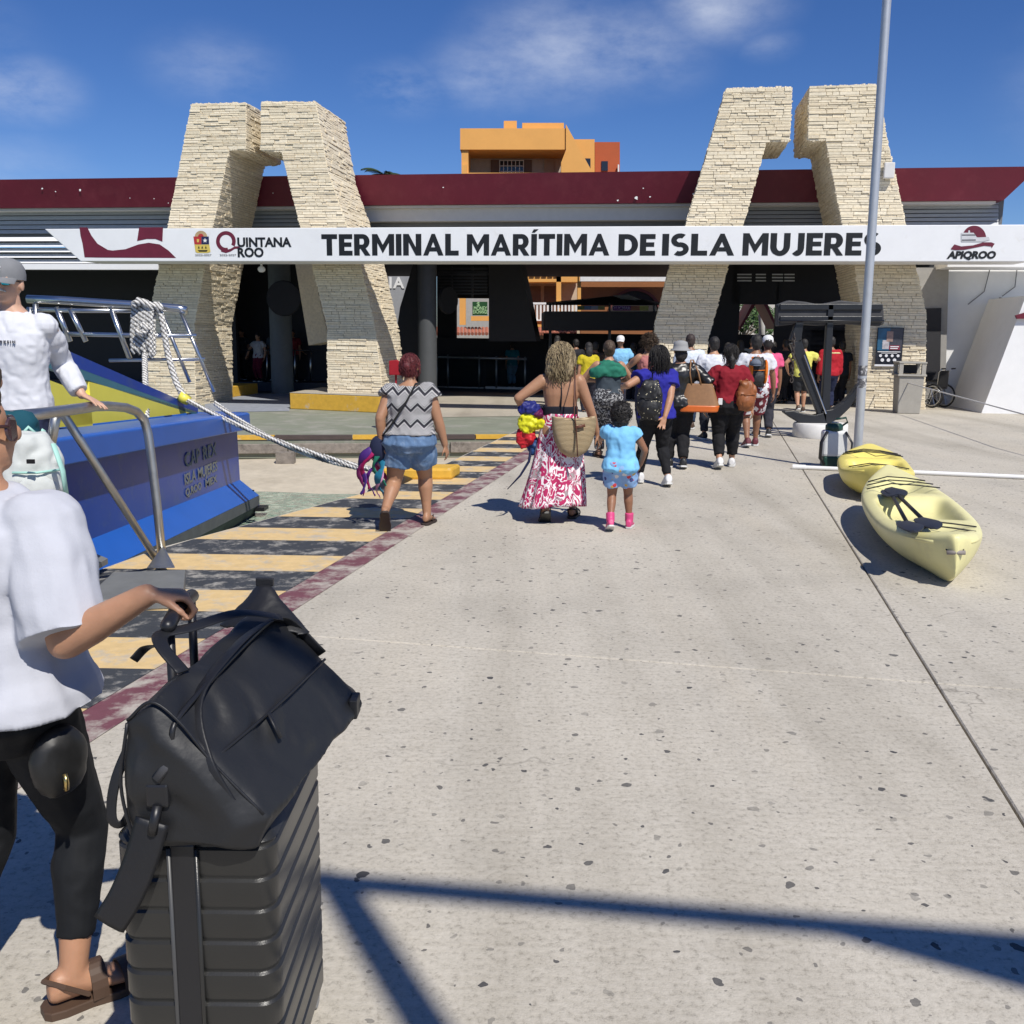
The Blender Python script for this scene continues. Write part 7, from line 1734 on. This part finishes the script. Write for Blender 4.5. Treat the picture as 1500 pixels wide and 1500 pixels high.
# zip seam down the narrow side and over the top
e = MB(); e.box((-.02, -sdp / 2 - .001, z0 + sh_ / 2), (.050, .012, sh_ - .06)); bevel(e.build('zip_channel', BLACKP, su, local=True), .004)
for dx in (-.048, .008): e = MB(); e.tube([(dx - .0, -sdp / 2 - .004, z0 + .03), (dx, -sdp / 2 - .004, z0 + sh_ - .04)], .005, 8); e.build('zip_piping', SHELL if dx > 0 else mat('grey_piping', (.06, .06, .06), .4), su, smooth=True, local=True)
for sx_ in (-1, 1):
    for sy_ in (-1, 1):
        e = MB(); e.lathe([(.001, -.014), (.024, -.014), (.027, -.008), (.027, .008), (.024, .014), (.001, .014)], (sx_ * .135, sy_ * .21, .027), 18, 'X'); w_ = e.build('wheel', mat('grey_caster', (.28, .28, .27), .5), su, smooth=True, auto=40, local=True)
        e = MB(); e.box((sx_ * .12, sy_ * .21, .052), (.05, .05, .03)); e.build('wheel_fork', BLACKP, su, local=True)
hT = 1.112
for (x, y) in ((-.105, -.02), (-.132, .21)):
    e = MB(); e.tube([(x, y, z0 + sh_ - .02), (x, y, hT)], .0105, 12); e.build('handle_tube', BLACKP, su, smooth=True, local=True)
e = MB(); e.tube([(-.105, -.03, hT), (-.120, .09, hT + .012), (-.133, .22, hT)], .017, 12, round_ends=True); e.build('handle_grip', BLACKP, su, smooth=True, local=True)
du = empty('duffel_bag', (-.575, 2.10, .755), R(0), 'large black nylon duffel bag strapped on top of the suitcase', 'duffel bag')
NYL = mat('black_nylon', (.012, .0125, .015), .5, var=.12, vscale=5, bump=.25, bscale=14, spec=.4)
NYS = mat('satin_black_nylon', (.011, .0115, .013), .55, var=.12, vscale=3, bump=.35, bscale=8, spec=.5)
# angular slumped body: sections along Y given in world x,z, then softened
du_l = Vector((-.575, 2.10, .755))
SEC = [(1.80, [(-.72, .75), (-.57, .74), (-.54, .78), (-.59, .87), (-.64, .93), (-.69, .96), (-.73, .93), (-.745, .84)]),
       (1.825, [(-.755, .725), (-.51, .725), (-.48, .79), (-.575, .905), (-.645, .99), (-.70, 1.03), (-.75, .99), (-.772, .86)]),
       (2.00, [(-.75, .745), (-.49, .745), (-.425, .81), (-.52, .93), (-.615, 1.025), (-.68, 1.05), (-.735, 1.0), (-.765, .87)]),
       (2.18, [(-.735, .75), (-.475, .745), (-.395, .82), (-.48, .94), (-.59, 1.045), (-.655, 1.06), (-.71, 1.0), (-.745, .88)]),
       (2.33, [(-.72, .76), (-.465, .75), (-.37, .835), (-.46, .94), (-.57, 1.05), (-.63, 1.07), (-.685, 1.02), (-.72, .90)]),
       (2.40, [(-.69, .80), (-.49, .79), (-.40, .84), (-.49, .92), (-.58, 1.01), (-.62, 1.035), (-.665, .99), (-.69, .90)]),
       (2.43, [(-.65, .86), (-.54, .85), (-.50, .87), (-.54, .91), (-.59, .96), (-.615, .97), (-.64, .95), (-.655, .91)])]
def fine(poly, n=5):
    out = []
    for a_, b_ in zip(poly, poly[1:] + poly[:1]):
        for k in range(n): t = k / n; out.append((a_[0] + (b_[0] - a_[0]) * t, a_[1] + (b_[1] - a_[1]) * t))
    return out
e = MB(); e.rings([[Vector((x, Y, z)) - du_l for x, z in fine(pl)] for Y, pl in SEC])
o = e.build('body', NYS, du, local=True); soft(o, .006, 3, .0, .06)
# long soft creases running down the side panel and the end panel
rng = random.Random(21)
dsp_ = o.modifiers.new('creases', 'DISPLACE'); tx = bpy.data.textures.new('nylon_creases', 'WOOD'); tx.wood_type = 'BANDNOISE'; tx.noise_basis_2 = 'SIN'; tx.noise_scale = .10; tx.turbulence = 6
dsp_.texture = tx; dsp_.texture_coords = 'LOCAL'; dsp_.strength = .010; dsp_.mid_level = .5
def seam(pts, r=.0035, name='seam', M=None): e = MB(); e.tube(crom([Vector(p) - du_l for p in pts]), r, 6); return e.build(name, M or NYL, du, smooth=True, local=True)
def crom(P, n=6):
    P = [Vector(p) for p in P]; Q = [P[0] * 2 - P[1]] + P + [P[-1] * 2 - P[-2]]; out = []
    for i in range(1, len(Q) - 2):
        for k in range(n):
            t = k / n; a_, b_, c_, d_ = Q[i - 1], Q[i], Q[i + 1], Q[i + 2]
            out.append(.5 * ((2 * b_) + (c_ - a_) * t + (2 * a_ - 5 * b_ + 4 * c_ - d_) * t * t + (3 * b_ - a_ - 3 * c_ + d_) * t ** 3))
    return out + [P[-1]]
def web(pts, w, name, up=(1, 0, 0)): e = MB(); e.tube(crom(pts), w, 8, flat=.14, up=up); return e.build(name, NYL, du, smooth=True, local=True)
def W_(pts): return [Vector(p) - du_l for p in pts]
# peaked roll-top end with tab
e = MB(); rs = []
for t_, (hw, th) in zip((0, .35, .7, 1.0), ((.125, .045), (.085, .032), (.045, .020), (.020, .012))):
    c_ = Vector((-.615, 2.36, 1.03)).lerp(Vector((-.630, 2.43, 1.115)), t_) - du_l
    rs.append([c_ + Vector((hw * math.cos(a_), th * math.sin(a_) - .25 * hw * math.cos(a_), -.12 * hw * abs(math.cos(a_)))) for a_ in [2 * math.pi * j / 16 for j in range(16)]])
e.rings(rs); o = e.build('rolled_end', NYL, du, local=True); soft(o, .006, 2, .006, .05)
e = MB(); e.box(Vector((-.628, 2.432, 1.12)) - du_l, (.045, .012, .022)); bevel(e.build('end_tab', NYL, du, local=True), .003)
seam([(-.66, 1.808, .95), (-.655, 1.83, .995), (-.62, 2.0, 1.035), (-.59, 2.18, 1.06), (-.575, 2.33, 1.06)], .006, 'zip', BLACKP)
seam([(-.585, 1.822, .915), (-.52, 2.0, .94), (-.48, 2.18, .95), (-.46, 2.33, .95)]); seam([(-.49, 1.822, .80), (-.585, 1.818, .91), (-.645, 1.815, .995), (-.70, 1.818, 1.035), (-.75, 1.822, .995)])
seam([(-.752, 1.82, .74), (-.77, 1.82, .86), (-.75, 1.82, .99)])
web(W_([(-.545, 1.815, .80), (-.60, 1.815, .915), (-.64, 1.90, 1.005), (-.615, 2.05, 1.055), (-.585, 2.2, 1.072), (-.55, 2.32, 1.05), (-.47, 2.34, .96)]), .019, 'web_strap')
web(W_([(-.68, 1.95, 1.05), (-.735, 1.99, 1.09), (-.755, 2.05, 1.10), (-.71, 2.10, 1.10), (-.63, 2.2, 1.105), (-.55, 2.27, 1.075)]), .017, 'carry_strap', (0, 1, .3))
web(W_([(-.74, 2.0, 1.09), (-.785, 2.03, 1.075), (-.81, 2.02, 1.05)]), .015, 'carry_strap')
web(W_([(-.76, 1.90, .95), (-.80, 1.87, .85), (-.81, 1.86, .77), (-.79, 1.865, .755), (-.77, 1.89, .80)]), .011, 'side_loop')
web(W_([(-.70, 1.79, .80), (-.725, 1.785, .72), (-.76, 1.785, .64), (-.80, 1.79, .575)]), .034, 'shoulder_strap')
e = MB(); e.box(Vector((-.69, 1.80, .85)) - du_l, (.046, .014, .05)); bevel(e.build('buckle', BLACKP, du, local=True), .006)
e = MB(); e.tube(W_([(-.69, 1.795, .83), (-.695, 1.785, .80), (-.70, 1.785, .775)]), .010, 8); e.build('snap_hook', BLACKP, du, smooth=True, local=True)
e = MB(); e.tube(W_([(-.655, 1.805, .93), (-.69, 1.792, .885)]), .010, 6, flat=.3, up=(1, 0, 0)); e.build('zip_pull', mat('grey_webbing', (.05, .05, .055), .6), du, smooth=True, local=True)
e = MB(); e.tube(W_([(-.515, 1.99, .945), (-.488, 1.975, .895)]), .009, 6, flat=.4, up=(0, 1, 0)); e.build('zip_pull', NYL, du, smooth=True, local=True)
e = MB(); e.box(Vector((-.383, 2.30, .842)) - du_l, (.02, .06, .05)); bevel(e.build('corner_tab', NYL, du, local=True), .004)
# red case by the gate leg behind the chevron woman
rc = D(579, 538, 20.5); e = MB(); e.prism([rc + Vector(p) for p in ((-.13, 0, -.16), (.15, 0, -.16), (.19, 0, .04), (.02, 0, .15), (-.13, 0, .13))], (0, .2, 0)); e.prism([rc + Vector(p) for p in ((-.02, .08, -1.35), (.02, .08, -1.35), (.02, .08, -.16), (-.02, .08, -.16))], (0, .04, 0))
tag(bevel(e.build('red_sign_case', fabric('red_canvas', (.30, .012, .02), .6)), .01), 'red case on a stand beside the stone leg, behind the chevron woman', 'case')
